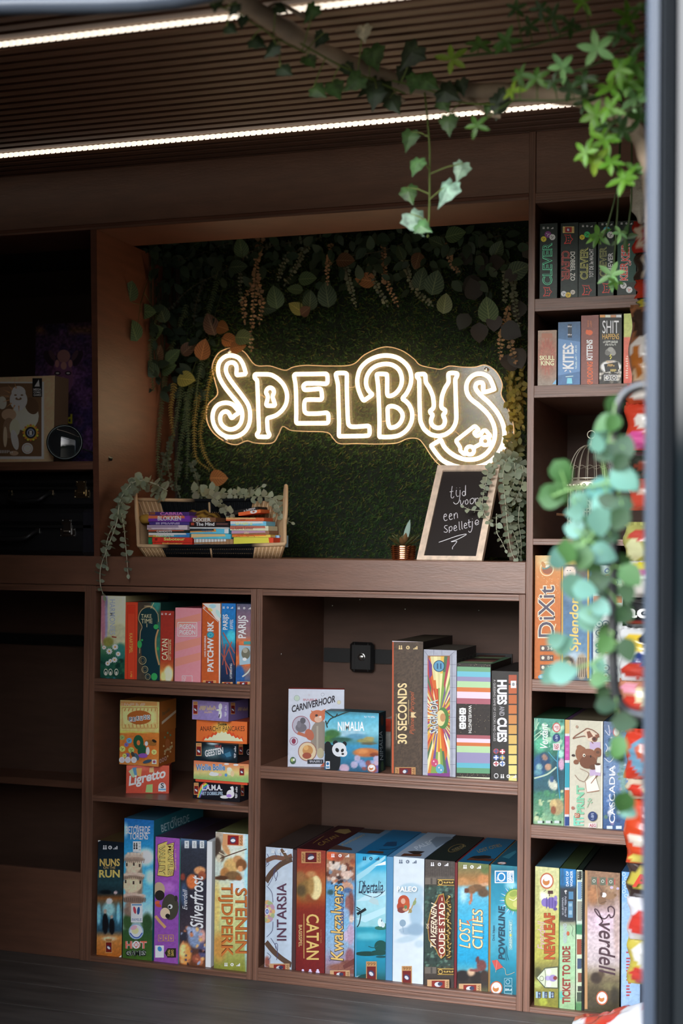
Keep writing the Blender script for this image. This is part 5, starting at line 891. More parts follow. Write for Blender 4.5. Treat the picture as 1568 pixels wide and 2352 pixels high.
g.text('Verdant', 170, 262, 246, 505, 'eef2ec', 90, .01, .3); g.ell(330, 302, 40, 48, 'c05a50'); g.ell(332, 302, 31, 38, 'd8ccc8'); g.text('~VS', 312, 285, 352, 320, 'b0504a', 90); g.ell(330, 405, 38, 40, '1f3c70'); g.text('~FLATOUT', 318, 376, 342, 434, 'c8d4e8', 90); g.rect(297, 458, 364, 525, 'dcd4d4'); g.text('AEG', 308, 466, 352, 518, 'a04048', 90, .03)
for i, x in enumerate((145, 225, 310)): g.rect(x, 1214, x + 46, 1240, 'c8d4d0'); g.rect(x + 50, 1216, x + 66, 1240, '1c2c2c')
g.done()
g = Game('narrow box edge in tan, magenta, teal, rust and navy bands', V5, 411, 225, 457, 1265, d=.24, z=Z5, E=ET5, side='3a3040', top='4a3450', group=GT).paint('ccccd0', noise=.03)
for y0, y1, c in ((225, 362, 'cca866'), (386, 622, 'bc4c9c'), (648, 890, '2c98a8'), (914, 1152, 'c4643c'), (1176, 1264, '21407c')): g.rect(411, y0, 457, y1, c)
for y in (440, 500, 560): g.rect(420, y, 448, y + 30, 'c864ac')
g.done()
g = Game('cream game box with brown bear, camera and pale green lettering', V5, 460, 226, 784, 1282, d=.25, z=Z5, E=ET5, side='6a6450', top='5c5440', group=GT).paint('cfcbb6', noise=.03)
for i in range(28): g.line([(470 + i * 11, 232), (470 + i * 11, 1275)], 1.6, 'bcb8a2')
g.rect(655, 445, 760, 515, 'b8a4c0'); g.rect(655, 715, 762, 775, 'b8a4c0')
g.line([(490, 410), (520, 380), (600, 330), (630, 312), (690, 330), (745, 372)], 9, '7c4a34', 4); g.line([(490, 412), (530, 400), (620, 390), (690, 460)], 9, '7c4a34', 4); g.poly([(590, 345), (635, 318), (700, 350), (740, 390), (700, 445), (640, 430)], 'd4c0a8'); g.poly([(625, 345), (655, 335), (690, 390), (640, 410)], '7c4a34'); g.ell(702, 415, 26, 26, '6a3c28'); g.ell(702, 415, 14, 14, '3a2018'); g.poly([(705, 375), (745, 365), (750, 395), (720, 408)], '7c4a34')
g.ell(530, 295, 13, 15, 'a88a74')
for e in ((555, 495, 28, 22, '86563a'), (522, 640, 26, 24, '7c4e34'), (580, 570, 62, 88, '8a5a3c', .3), (640, 590, 90, 80, '84543a'), (640, 640, 84, 66, '6c4028'), (735, 545, 40, 46, '7c4c32'), (600, 575, 13, 16, 'e4dcc8'), (602, 577, 7, 9, '1a1410'), (665, 585, 7, 12, '1a1410'), (735, 545, 18, 14, '5a3a28'), (495, 575, 18, 12, '3a2a24'), (690, 690, 40, 26, '5c3824')): g.ell(*e)
g.poly([(705, 665), (765, 660), (762, 745), (715, 738)], 'ecebe0'); g.ell(735, 662, 28, 12, '4a2c1c'); g.line([(510, 765), (545, 810), (590, 830), (610, 820), (645, 750), (560, 705)], 5, '8a6450', 4)
g.poly([(615, 830), (705, 765), (750, 915), (630, 935)], 'e8e2d0'); g.line([(612, 835), (628, 938), (750, 920)], 6, '9a5c44'); g.line([(730, 770), (668, 850)], 8, '7c4a34')
g.text('PRINT', 526, 868, 600, 1150, '7cc09a', 90, .04); g.text('FIT', 496, 1165, 596, 1262, '7cccb0', 90, .04); g.rect(508, 1140, 556, 1188, '9a4c34'); g.text('TO', 514, 1146, 550, 1182, 'e8d8c0', 90, .02); g.ell(490, 1090, 16, 16, 'a86c5c')
g.line([(628, 1085), (655, 1030), (670, 1000)], 4, '8ab890', 4)
for x, y in ((640, 1020), (665, 1010), (640, 1050), (672, 1035), (650, 1000)): g.ell(x, y, 11, 6, '98c4a0', .6)
g.ell(683, 1172, 46, 48, '1f3464'); g.text('~FLATOUT', 668, 1140, 696, 1205, 'b8c4dc', 90); g.rect(645, 1240, 722, 1280, 'dcd4d4'); g.text('AEG', 652, 1245, 715, 1276, 'a04048', 0, .03); g.rect(770, 235, 783, 1280, 'e4e0d0'); g.done()
g = Game('blue mountain game box with spaced white lettering at the tower shelf end', V5, 789, 242, 1040, 1300, d=.25, z=Z5, E=ET5, side='2a3a54', top='22303c', group=GT).paint([(242, '5a6a88'), (500, '54749c'), (800, '7088a8'), (1000, '4a6c9c'), (1300, '30507c')],
    scatter(60, 795, 250, 1010, 1290, ['a8b4c8', '3a5a90', 'c0c4cc', '8a7c9c', '2c4470', '5a7a5c'], 8, 24, 41, .4), .12, 9)
for P in ([(805, 330), (850, 380), (840, 280)], [(800, 600), (850, 640), (890, 590), (880, 530)], [(810, 460), (830, 500), (815, 540)]): g.line(P, 6, 'd0d4d8', 4)
g.text('CASCADIA', 846, 672, 902, 1238, 'e8ecf0', 90, .005); g.ell(915, 345, 34, 48, 'b8646c'); g.ell(917, 345, 26, 38, 'd8d0cc')
for x in (822, 912): g.rect(x, 1265, x + 56, 1295, 'c8d4dc')
g.done()
GT = 'games on the lowest tower shelf'
Z6 = .0125
g = Game('yellow green game box with purple creature and rust lettering', V6, 118, 296, 352, 1660, d=.28, z=Z6, E=ET6, side='5a5a34', top='3c5a64', base=(8, '3a6a3c'), group=GT).paint([(296, 'c0c08c'), (560, 'c4c48c'), (800, 'b8b468'), (1000, 'b0ac54'), (1200, 'a8a44c'), (1290, '74703a'), (1450, '84803c'), (1660, '7c7a2c')],
    [(200, 590, 50, 40, 'e4ecd4', .8), (140, 560, 30, 200, 'b0b070', .8), (150, 1340, 40, 50, '4a4a28', .6), (320, 1250, 40, 60, '8a8444', .6), (150, 1450, 40, 40, 'a8b060', .6), (200, 1620, 40, 40, 'a0a83c', .5)], .1, 14)
g.badge(236, 440, 68, 80); g.ell(218, 650, 36, 42, '7c6cac'); g.ell(285, 655, 54, 56, '7464a4')
for x in (235, 262, 290, 318): g.ell(x, 655, 9, 58, '5c4c8a')
g.ell(322, 610, 16, 26, '8474b0'); g.ell(318, 715, 20, 16, '5a4a80'); g.line([(260, 590), (262, 545)], 10, '5a4a44'); g.rect(246, 535, 296, 568, '4a2c28'); g.line([(205, 545), (230, 525)], 4, '5a4a44')
g.text('Everdell', 145, 832, 220, 1112, 'c8a0a8', 90, 0, .3); g.text('NEWLEAF', 206, 752, 318, 1208, '7c3018', 90, .06); g.text('NEWLEAF', 210, 756, 314, 1204, 'ac5024', 90, .03)
g.poly([(130, 1390), (215, 1290), (345, 1275), (345, 1495), (215, 1490)], '4a5040'); g.poly([(140, 1390), (220, 1300), (340, 1288), (340, 1485), (220, 1480)], 'c4ccb0'); g.ell(245, 1392, 30, 24, 'a89cc4'); g.ell(295, 1392, 38, 34, '9484b4'); g.ell(185, 1395, 22, 26, '4a5440', n=12, ring=.2); g.ell(255, 1330, 26, 30, 'd8dcc8'); g.ell(255, 1450, 26, 30, 'd8dcc8'); g.line([(215, 1300), (225, 1390), (215, 1485)], 5, '4a5440', 4); g.ell(318, 1390, 20, 20, '7a3a34')
for x, t in ((128, '1-4'), (192, '10+'), (255, '60')): g.rect(x, 1524, x + 20, 1586, '9ab4c0'); g.rect(x + 22, 1526, x + 50, 1588, '34445c'); g.text(t, x + 28, 1536, x + 45, 1580, 'c0ccd4', 90)
g.done()
g = Game('slim green game box with blue top, map picture and red brown lettering', V6, 363, 316, 516, 1676, d=.28, z=Z6, E=ET6, side='2c4a30', top='3a4a2c', group=GT).paint([(316, '1a70ac'), (470, '1a6ca4'), (520, '2a3038'), (820, '2a2e36'), (850, '8a8c74'), (890, '9cb894'), (1060, 'a0c49c'), (1400, '98bc90'), (1480, 'a8b498'), (1676, '8cb080')], [(380, 1560, 24, 40, '5ab0a0', .5), (390, 400, 16, 90, '2a5a80', .7)], .06)
g.ell(515, 440, 100, 90, '1c76b4') if False else None; g.text('DAYS OF', 424, 344, 450, 492, 'dce8f0', 90, .01); g.text('WONDER', 464, 342, 490, 496, 'dce8f0', 90, .01); g.text('4', 408, 528, 432, 572, 'e0e0dc', 90); g.text('~VIEREN MET EEN', 384, 600, 400, 780, 'a8acb4', 90); g.text('~NIEUWE CARTAN', 410, 590, 428, 800, 'a8acb4', 90)
g.rect(450, 545, 495, 620, '4a7a9c'); g.rect(444, 640, 490, 800, '5a84a0'); g.rect(452, 660, 482, 690, '8aa8b8'); g.rect(452, 730, 482, 770, '8aa8b8')
for i in range(9): g.line([(400 + i * 12, 815 + (i % 2) * 8), (396 + i * 12, 842)], 5, '23262c')
g.text('NEDERLAND', 396, 858, 430, 1050, 'b0b8c8', 90, .01); g.ell(443, 955, 14, 22, 'b05c3c'); g.line([(462, 860), (490, 900), (480, 960), (500, 985)], 4, '5a6a58', 4)
g.text('TICKET TO RIDE', 386, 1078, 466, 1642, '8a342c', 90, .03); g.done()
g = Game('thin pale box edge with rows of tiny trains', V6, 524, 332, 580, 1645, d=.27, z=Z6, E=ET6, side='1c2c20', top='1c2820', base=(18, '15191a'), group=GT).paint([(332, 'c0ccb8'), (860, 'b8c8b8'), (870, '3a7a58'), (960, '3a7a58'), (970, 'c0ccb0'), (1600, 'b0c0a0'), (1645, '4a7a4c')], noise=.06)
for y0, y1, c, w in ((345, 430, '2a2c28', 40), (450, 620, '6a8cae', 36), (640, 830, '8a8a7c', 40), (1010, 1160, '8a4430', 44), (1200, 1300, '3c4c64', 40), (1340, 1430, '7a4a3a', 34), (1470, 1520, '3a3a34', 36), (1530, 1620, '3c4a3c', 44)):
    g.rect(574 - w, y0, 574, y1, c)
    for y in np.arange(y0 + 8, y1 - 6, 18): g.k = 30; g.ell(576, y, 5, 6, '20221f', n=7); g.rect(574 - w + 8, y - 4, 574 - w + 16, y + 5, 'c8ccc0')
g.done()
g = Game('broad brown forest game box with dark flowing script lettering', V6, 606, 335, 948, 1698, d=.285, z=Z6, E=ET6, side='2a2420', top='1a1614', group=GT).paint([(335, '8c6c54'), (560, '7e6048'), (670, '8c7468'), (760, 'bca4ac'), (1000, 'c6b6ba'), (1230, 'b8acac'), (1380, '74694e'), (1500, '4a422c'), (1698, '3a3420')],
    [(690, 580, 60, 90, 'a0704c', .6), (860, 500, 60, 50, '9a7c60', .7), (800, 850, 120, 80, 'd0b8c4', .8), (720, 1390, 56, 56, '34291f', .4), (770, 1350, 30, 40, '4a3c2c', .5), (860, 1470, 90, 40, '6a6444', .7), (900, 1570, 40, 90, '2c281a', .6), (920, 900, 30, 300, 'b09a94', .8)], .12, 16)
g.rect(606, 340, 633, 1695, 'ac8458')
for i, x in enumerate((672, 757, 836)): g.rect(x, 402 + i * 4, x + 54, 478 + i * 4, '5c6454'); g.ell(x + 26, 440 + i * 4, 15, 16, 'c8ccc0', n=10, ring=.3); g.rect(x + 58, 415 + i * 4, x + 68, 470 + i * 4, 'a84c48')
for e in ((775, 630, 40, 44, '7a5c44'), (860, 590, 52, 30, '8c6c50', .2), (795, 578, 24, 24, 'e0dcdc'), (905, 580, 14, 14, '7a5c40'), (770, 570, 12, 22, '5c4430')): g.ell(*e)
g.line([(720, 480), (740, 690)], 5, 'a08868'); g.line([(745, 490), (780, 550)], 8, '6a5240'); g.line([(820, 640), (760, 660)], 6, '5c4430')
g.line([(840, 745), (835, 705), (865, 690), (895, 720), (890, 780), (860, 800), (845, 770), (820, 800), (790, 810), (740, 780), (706, 730), (712, 715), (740, 740), (765, 800), (780, 840), (745, 870)], 13, '463038', 6)
g.text('verdell', 742, 850, 905, 1362, '463038', -90, .01, .28); g.ell(870, 505, 16, 14, 'b8aac0'); g.ell(930, 515, 14, 13, 'b0a4bc'); g.badge(776, 1586, 58, 70); g.done()
g = Game('light blue box edge with red lettering at the end of the lowest tower shelf', V6, 966, 348, 1150, 1650, d=.27, z=Z6, E=ET6, side='4a6a8a', top='34506c', group=GT).paint([(348, '6c9ccc'), (640, '7aa4c8'), (660, '8cacc8'), (1200, '8cb0d4'), (1650, '94b4d4')], noise=.06)
for i in range(6): g.ell(990 + (i % 2) * 22, 375 + i * 42, 18, 18, 'c8dce8', n=12, ring=.25)
g.text('~BORDSPEL', 1012, 1120, 1060, 1600, 'a03c44', 90, .03); g.done()
# ================================================================ the plant niche
NY = 0.425                                   # face of the grass mat
M_LEAF = mat('leaf', None, 0.55, attr=True, spec=0.3, transl=0.25)
M_STEM = mat('plant_stem', None, 0.6, attr=True, spec=0.2)
def veined():
    m = mat('veined_leaf', None, 0.5, attr=True, spec=0.35, transl=0.15); nt = m.node_tree; b = nt.nodes['Principled BSDF']
    a = nt.nodes.new('ShaderNodeAttribute'); a.attribute_name = 'leaf'; sp = nt.nodes.new('ShaderNodeSeparateXYZ'); nt.links.new(a.outputs['Vector'], sp.inputs[0])
    def M(op, x, y=None):
        n = nt.nodes.new('ShaderNodeMath'); n.operation = op
        for i, v in enumerate((x, y)):
            if v is None: continue
            if isinstance(v, (int, float)): n.inputs[i].default_value = v
            else: nt.links.new(v, n.inputs[i])
        return n.outputs[0]
    u, v = sp.outputs[0], M('ABSOLUTE', sp.outputs[1])
    side = M('ABSOLUTE', M('SUBTRACT', M('FRACT', M('MULTIPLY', M('SUBTRACT', u, M('MULTIPLY', v, .35)), 7.5)), .5))
    lines = M('MAXIMUM', M('LESS_THAN', side, .085), M('LESS_THAN', v, .06))
    mx = nt.nodes.new('ShaderNodeMix'); mx.data_type = 'RGBA'; nt.links.new(lines, mx.inputs['Factor'])
    src = b.inputs['Base Color'].links[0].from_socket
    nt.links.new(src, mx.inputs['A'])
    lt = nt.nodes.new('ShaderNodeVectorMath'); lt.operation = 'MULTIPLY_ADD'; lt.inputs[1].default_value = (1.6, 1.5, 1.3); lt.inputs[2].default_value = (.10, .10, .045)
    nt.links.new(src, lt.inputs[0]); nt.links.new(lt.outputs[0], mx.inputs['B']); nt.links.new(mx.outputs['Result'], b.inputs['Base Color'])
    return m
M_VEIN = veined()
def leaf(mb, base, d, up, L, Wd, col, shape=1.0, bend=.25, fold=.2, nu=5, nv=4):
    """one leaf blade from its base along d; shape < 1 puts the widest place near the tip"""
    d = np.asarray(d, float); d = d / (np.linalg.norm(d) + 1e-9); s = np.cross(d, up); n_ = np.linalg.norm(s)
    s = s / n_ if n_ > 1e-6 else np.array([1., 0, 0]); n = np.cross(s, d)
    V = []; T = []
    for i in range(nu + 1):
        t = i / nu; w = Wd * .5 * (math.sin(math.pi * t ** shape) ** .75 if 0 < t < 1 else 0)
        for j in range(nv + 1):
            v = -1 + 2 * j / nv
            V.append(np.asarray(base) + d * (L * t) + s * (w * v) + n * (-bend * L * t * t + fold * w * abs(v)))
            T.append((t, v, 0))
    F = [(i * (nv + 1) + j, i * (nv + 1) + j + 1, (i + 1) * (nv + 1) + j + 1, (i + 1) * (nv + 1) + j) for i in range(nu) for j in range(nv)]
    mb.add(V, F, col, 0, T)
def c8(h): return lin(hx(h))
def var(c, R, a=.18):
    k = 1 + R.uniform(-a, a); return np.clip(np.asarray(c) * np.array([k * (1 + R.uniform(-a, a) * .4), k, k * (1 + R.uniform(-a, a) * .4)]), 0, 1)
TOCAM = np.array([.25, -1., .0])

# artificial grass
rg = np.random.default_rng(4)
N = 42000; X = rg.uniform(-.536, .514, N); Z = rg.uniform(.995, 1.845, N)
ba = np.stack([X, np.full(N, NY + .006) + rg.uniform(-.003, .002, N), Z], 1)
an = rg.uniform(0, 2 * math.pi, N); ln = rg.uniform(.009, .017, N); lean = rg.uniform(.2, .95, N)
tip = ba + np.stack([np.cos(an) * ln * lean, -ln * np.sqrt(1 - (lean * .8) ** 2), np.sin(an) * ln * lean - .003], 1)
sd = np.stack([-np.sin(an), np.zeros(N), np.cos(an)], 1) * .0011
V = np.empty((N * 3, 3)); V[0::3] = ba + sd; V[1::3] = ba - sd; V[2::3] = tip
pal = np.array([c8('35502a'), c8('2a4426'), c8('4c5c2c'), c8('6a6436'), c8('223a22')]) * 1.75
cc = pal[rg.choice(5, N, p=[.32, .28, .2, .08, .12])]
mb = MB(); mb.add(V, [(3 * i, 3 * i + 1, 3 * i + 2) for i in range(N)], np.repeat(cc, 3, 0))
o = mb.build('artificial_grass', M_LEAF, None, (0, NY, 1.0)); tag(o, 'dark green artificial grass mat covering the back of the sign niche', 'grass', None, 'stuff')
M_MAT = mat('grass_backing', (.010, .016, .008), .9)
mb = MB(); box(mb, -.540, .5195, NY + .008, .4345, .9922, 1.858); ob = mb.build('backing', M_MAT, o, (0, NY, 1.0)); 

# ---------------------------------------------------------------- the neon sign
SY = .385
M_NEON = mat('neon_tube_light', (1, .95, .88), .4, emis=((1.0, .72, .42), 5.0))
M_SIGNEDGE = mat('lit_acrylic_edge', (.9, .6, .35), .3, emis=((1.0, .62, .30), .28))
M_ACR = bpy.data.materials.new('clear_acrylic'); M_ACR.use_nodes = True; nt = M_ACR.node_tree; nt.nodes.remove(nt.nodes['Principled BSDF'])
a_t = nt.nodes.new('ShaderNodeBsdfTransparent'); a_t.inputs[0].default_value = (.97, .95, .92, 1); a_g = nt.nodes.new('ShaderNodeBsdfGlossy'); a_g.inputs['Roughness'].default_value = .12; a_g.inputs[0].default_value = (1, 1, 1, 1)
a_d = nt.nodes.new('ShaderNodeBsdfDiffuse'); a_d.inputs[0].default_value = (.9, .74, .5, 1)
a_m = nt.nodes.new('ShaderNodeMixShader'); a_m.inputs[0].default_value = .03; a_m2 = nt.nodes.new('ShaderNodeMixShader'); a_m2.inputs[0].default_value = .07
nt.links.new(a_t.outputs[0], a_m2.inputs[1]); nt.links.new(a_d.outputs[0], a_m2.inputs[2]); nt.links.new(a_m2.outputs[0], a_m.inputs[1]); nt.links.new(a_g.outputs[0], a_m.inputs[2]); nt.links.new(a_m.outputs[0], nt.nodes['Material Output'].inputs['Surface'])
sign = thing('neon_sign', 'glowing white outline letter sign on clear acrylic mounted over grass wall', 'sign', (0, SY, 1.3))
out = [(120, 45), (160, 40), (210, 60), (260, 120), (330, 125), (400, 145), (440, 130), (500, 122), (620, 125), (720, 118), (780, 70), (870, 35), (950, 50), (1010, 90), (1040, 120), (1100, 135), (1140, 140), (1180, 125), (1240, 130), (1300, 130), (1350, 120), (1400, 150), (1430, 210), (1425, 260), (1450, 310), (1475, 370), (1485, 440), (1470, 510), (1420, 580), (1330, 628), (1240, 632), (1150, 605), (1100, 560), (1060, 500), (1030, 470), (980, 470), (930, 490), (840, 495), (740, 493), (660, 493), (630, 470), (600, 440), (500, 435), (430, 430), (390, 412), (370, 450), (340, 490), (260, 490), (220, 480), (170, 498), (120, 485), (60, 440), (30, 380), (35, 310), (80, 260), (70, 200), (55, 130), (80, 70)]
P2 = catmull(out, 5, True) / 2.063 + np.array([460, 780])
fr = np.array([W(x, y, SY + .012) for x, y in P2]); n = len(fr); bk = fr + np.array([0, .004, 0])
from mathutils.geometry import tessellate_polygon
tri = tessellate_polygon([[Vector((p[0], p[2], 0)) for p in fr]])
mb = MB(); mb.add(fr, [tuple(t) for t in tri]); mb.build('acrylic_panel', M_ACR, sign, (0, SY, 1.3))
mb = MB(); mb.add(np.concatenate([fr - [0, .0003, 0], bk]), [(i, (i + 1) % n, n + (i + 1) % n, n + i) for i in range(n)]); 
tube(mb, fr, .0011, n=5, closed=True); mb.build('acrylic_edge', M_SIGNEDGE, sign, (0, SY, 1.3))
T1, T2, T3, T4 = (470, 790, 7.127), (660, 790, 7.127), (800, 790, 7.127), (940, 830, 6.031)
def neon(name, view, loops, r=.0053):
    mb = MB()
    for pts, closed, k in loops:
        P = np.asarray(pts, float) / view[2] + np.array(view[:2])
        C = catmull(P, k, closed) if k > 1 else P
        tube(mb, [W(x, y, SY) for x, y in C], r, n=8, closed=closed)
    return mb.build(name, M_NEON, sign, (0, SY, 1.3), smooth=True)
def soft(pts, r=14, k=4):                       # rounds the corners of a drawn outline but keeps its straight runs
    P = np.asarray(pts, float); o = []
    for i in range(len(P)):
        a, b, c = P[i - 1], P[i], P[(i + 1) % len(P)]
        d1, d2 = a - b, c - b; l1, l2 = np.linalg.norm(d1), np.linalg.norm(d2); q = min(r, l1 * .45, l2 * .45)
        p0, p1 = b + d1 / l1 * q, b + d2 / l2 * q
        for t in np.linspace(0, 1, k): o.append((1 - t) ** 2 * p0 + 2 * t * (1 - t) * b + t * t * p1)
    return o
neon('letter_tube', T1, [([(672, 485), (650, 400), (610, 300), (540, 220), (430, 187), (330, 210), (250, 285), (218, 390), (228, 510), (275, 620), (350, 735), (450, 860), (550, 980), (602, 1080), (615, 1180), (590, 1290), (520, 1370), (420, 1400), (330, 1370), (268, 1300), (252, 1210), (280, 1135), (345, 1105), (395, 1135), (440, 1210), (500, 1165), (560, 1120), (520, 1060), (450, 990), (345, 962), (230, 990), (155, 1070), (127, 1190), (150, 1320), (220, 1430), (320, 1502), (430, 1525), (550, 1503), (660, 1430), (725, 1310), (743, 1180), (730, 1060), (690, 960), (600, 830), (500, 700), (412, 580), (357, 480), (347, 400), (372, 330), (432, 303), (492, 322), (522, 390), (522, 500), (590, 502), (668, 492)], True, 5)])
neon('letter_tube', T1, [(soft([(815, 497), (870, 495), (960, 495), (1080, 498), (1190, 560), (1290, 660), (1340, 780), (1350, 870), (1335, 980), (1270, 1090), (1170, 1170), (1080, 1200), (1020, 1215), (1022, 1290), (1030, 1430), (1065, 1490), (1040, 1520), (960, 1522), (870, 1520), (848, 1480), (888, 1430), (880, 1200), (870, 900), (858, 590), (815, 560)], 60), True, 1),
                         (soft([(1020, 735), (1070, 710), (1118, 735), (1138, 790), (1105, 860), (1130, 930), (1158, 1010), (1080, 1012), (998, 1010), (1020, 930), (1036, 860), (998, 790)], 40), True, 1)])
neon('letter_tube', T2, [(soft([(100, 495), (400, 492), (645, 488), (655, 540), (655, 655), (500, 645), (300, 645), (255, 680), (268, 755), (420, 742), (545, 730), (562, 800), (568, 915), (420, 910), (290, 912), (272, 980), (278, 1110), (320, 1142), (500, 1140), (660, 1122), (672, 1200), (668, 1297), (400, 1298), (145, 1300), (140, 1240), (145, 1150), (140, 800), (130, 640)], 40), True, 1)])
neon('letter_tube', T2, [(soft([(785, 478), (900, 473), (972, 480), (970, 700), (975, 900), (985, 1200), (995, 1320), (1035, 1355), (1130, 1355), (1335, 1340), (1345, 1400), (1342, 1500), (1200, 1507), (845, 1512), (840, 1480), (845, 1300), (835, 1000), (825, 650), (800, 550)], 40), True, 1)])
neon('letter_tube', T3, [([(385, 825), (340, 778), (303, 715), (287, 620), (310, 510), (380, 410), (480, 350), (615, 327), (730, 350), (830, 430), (873, 560), (860, 680), (800, 780), (725, 838), (655, 850), (634, 810), (632, 700), (630, 520), (600, 494), (475, 494), (467, 540), (485, 700), (500, 1000), (508, 1300), (505, 1500), (535, 1522), (700, 1520), (840, 1490), (960, 1400), (1030, 1270), (1042, 1130), (1000, 1010), (935, 935), (886, 892), (950, 810), (1010, 680), (1027, 550), (1000, 420), (920, 310), (790, 222), (620, 188), (450, 215), (300, 290), (190, 410), (147, 560), (150, 680), (182, 800), (243, 920), (300, 895), (370, 845)], True, 4),
                         (soft([(638, 1030), (720, 1012), (820, 1050), (880, 1130), (890, 1190), (860, 1280), (790, 1350), (680, 1380), (648, 1300), (642, 1150)], 60), True, 1)])
neon('letter_tube', T4, [(soft([(100, 180), (220, 172), (225, 290), (280, 370), (325, 480), (338, 590), (333, 650), (285, 685), (290, 712), (325, 742), (300, 800), (298, 850), (330, 905), (400, 927), (465, 905), (492, 850), (490, 800), (462, 742), (495, 710), (495, 675), (442, 645), (440, 590), (450, 480), (490, 370), (545, 290), (535, 165), (600, 158), (665, 170), (660, 205), (635, 240), (640, 450), (650, 780), (640, 860), (590, 950), (500, 1015), (400, 1037), (290, 1015), (200, 940), (150, 830), (140, 600), (135, 250), (105, 215)], 34), True, 1)])
neon('letter_tube', T4, [([(1172, 378), (1140, 290), (1100, 220), (1030, 180), (940, 173), (860, 210), (805, 280), (787, 360), (800, 440), (850, 520), (950, 600), (1050, 690), (1120, 780), (1170, 890), (1185, 1000), (1160, 1130), (1080, 1260), (960, 1340), (820, 1362), (680, 1332), (560, 1262), (480, 1180), (440, 1098), (415, 1098), (305, 1165), (310, 1185), (360, 1260), (450, 1365), (560, 1425), (660, 1458), (800, 1475), (950, 1458), (1080, 1410), (1190, 1320), (1270, 1200), (1310, 1080), (1312, 950), (1280, 830), (1210, 700), (1110, 580), (1000, 480), (930, 400), (915, 345), (940, 302), (1000, 296), (1022, 330), (1026, 412), (1060, 422), (1165, 390)], True, 4)])
wh = lambda cx, cy, r: [(cx + r * math.cos(t), cy + r * math.sin(t)) for t in np.linspace(0, 2 * math.pi, 14)[:-1]]
neon('bus_outline_tube', T4, [(soft([(762, 1290), (700, 1235), (705, 1195), (642, 1098), (770, 1000), (905, 893), (965, 950), (890, 988), (932, 1038), (990, 1010), (1020, 958), (1055, 955), (1125, 1035)], 20), False, 1), (wh(838, 1235, 56), True, 2), (wh(1050, 1105, 56), True, 2), ([(890, 1195), (1000, 1135)], False, 1)], .0048)
M_SCREW = mat('standoff_cap', (.75, .73, .7), .3, metal=1.0)
for px, py in ((525, 806), (517, 1010), (1116, 848), (1160, 1030)):
    q = W(px, py, SY + .006); mb = MB(); tube(mb, [q + [0, -.001, 0], q + [0, .034, 0]], .0048, n=12); ball(mb, q, .0052, sc=(1, .4, 1), nu=10, nv=6); mb.build('standoff', M_SCREW, sign, (0, SY, 1.3), smooth=True)
M_WIRE = mat('thin_lead_wire', (.55, .38, .22), .5)
mb = MB()
for pts in (((552, 1001), (555, 1008), (558, 1015)), ((597, 907), (604, 909), (608, 914)), ((578, 942), (590, 942)), ((802, 890), (810, 890), (816, 886)), ((878, 968), (884, 967), (887, 963)), ((950, 952), (958, 954)), ((760, 963), (768, 961)), ((1044, 990), (1054, 998)), ((987, 976), (987, 994)), ((998, 1006), (998, 1012)), ((1005, 1055), (997, 1062))): tube(mb, catmull([W(x, y, SY + .004) for x, y in pts], 3), .0009, n=5)
mb.build('lead_wire', M_WIRE, sign, (0, SY, 1.3))
# ---------------------------------------------------------------- plants of the niche
def WN(x, y, d):                             # keeps plants on the near side of the niche side panel
    for _ in range(40):
        q = W(x, y, d)
        if q[0] > -.533 - .028 * max(0, q[2] - .99) / .81 or d < .02 or q[2] < .99: return q
        d -= .01
    return q
def path(pts, k=5): return catmull([WN(x, y, d) for x, y, d in pts], k)
def along(P, step, start=0.0):
    seg = np.linalg.norm(np.diff(P, axis=0), axis=1); cum = np.concatenate([[0], np.cumsum(seg)]); out = []
    for s in np.arange(start, cum[-1], step):
        i = min(np.searchsorted(cum, s, side='right') - 1, len(seg) - 1); t = (s - cum[i]) / (seg[i] + 1e-9)
        out.append((P[i] + (P[i + 1] - P[i]) * t, (P[i + 1] - P[i]) / (seg[i] + 1e-9), s / cum[-1]))
    return out
def euc(paths, size, step, col, scol, label, group, seed, round_=.8, name='eucalyptus_garland', thick=.0011, taper=.35, cat='plant'):  # loose strands of a eucalyptus garland, not a climbing vine
    """eucalyptus: pairs of small round leaves along thin stems"""
    R = random.Random(seed); ms, ml = MB(), MB(); first = None
    for pts in paths:
        P = path(pts); first = P[0] if first is None else first
        tube(ms, P, np.linspace(thick, thick * .5, len(P)), scol, n=5)
        for q, d, f in along(P, step, step * .4):
            a0 = R.uniform(0, math.pi)
            for s in (0, math.pi):
                u = np.cross(d, TOCAM); u /= np.linalg.norm(u) + 1e-9; w = np.cross(d, u)
                a = a0 * .35 + s + R.uniform(-.5, .5); dr = math.cos(a) * u + math.sin(a) * w + d * R.uniform(-.1, .55)
                L = size * (1 - taper * f) * R.uniform(.75, 1.2)
                leaf(ml, q, dr, d * R.uniform(.3, 1) + TOCAM * R.uniform(.2, 1.1), L, L * R.uniform(.75, .95), var(col, R, .16), round_, R.uniform(-.1, .35), R.uniform(.05, .3), 4, 2)
        leaf(ml, P[-1], P[-1] - P[-2], TOCAM, size * .6, size * .4, var(col, R), 1, .1, .2, 4, 2)
    t = thing(name, label, cat, first, group)
    ms.build('stem', M_STEM, t, first); ml.build('foliage', M_LEAF, t, first, smooth=True); return t
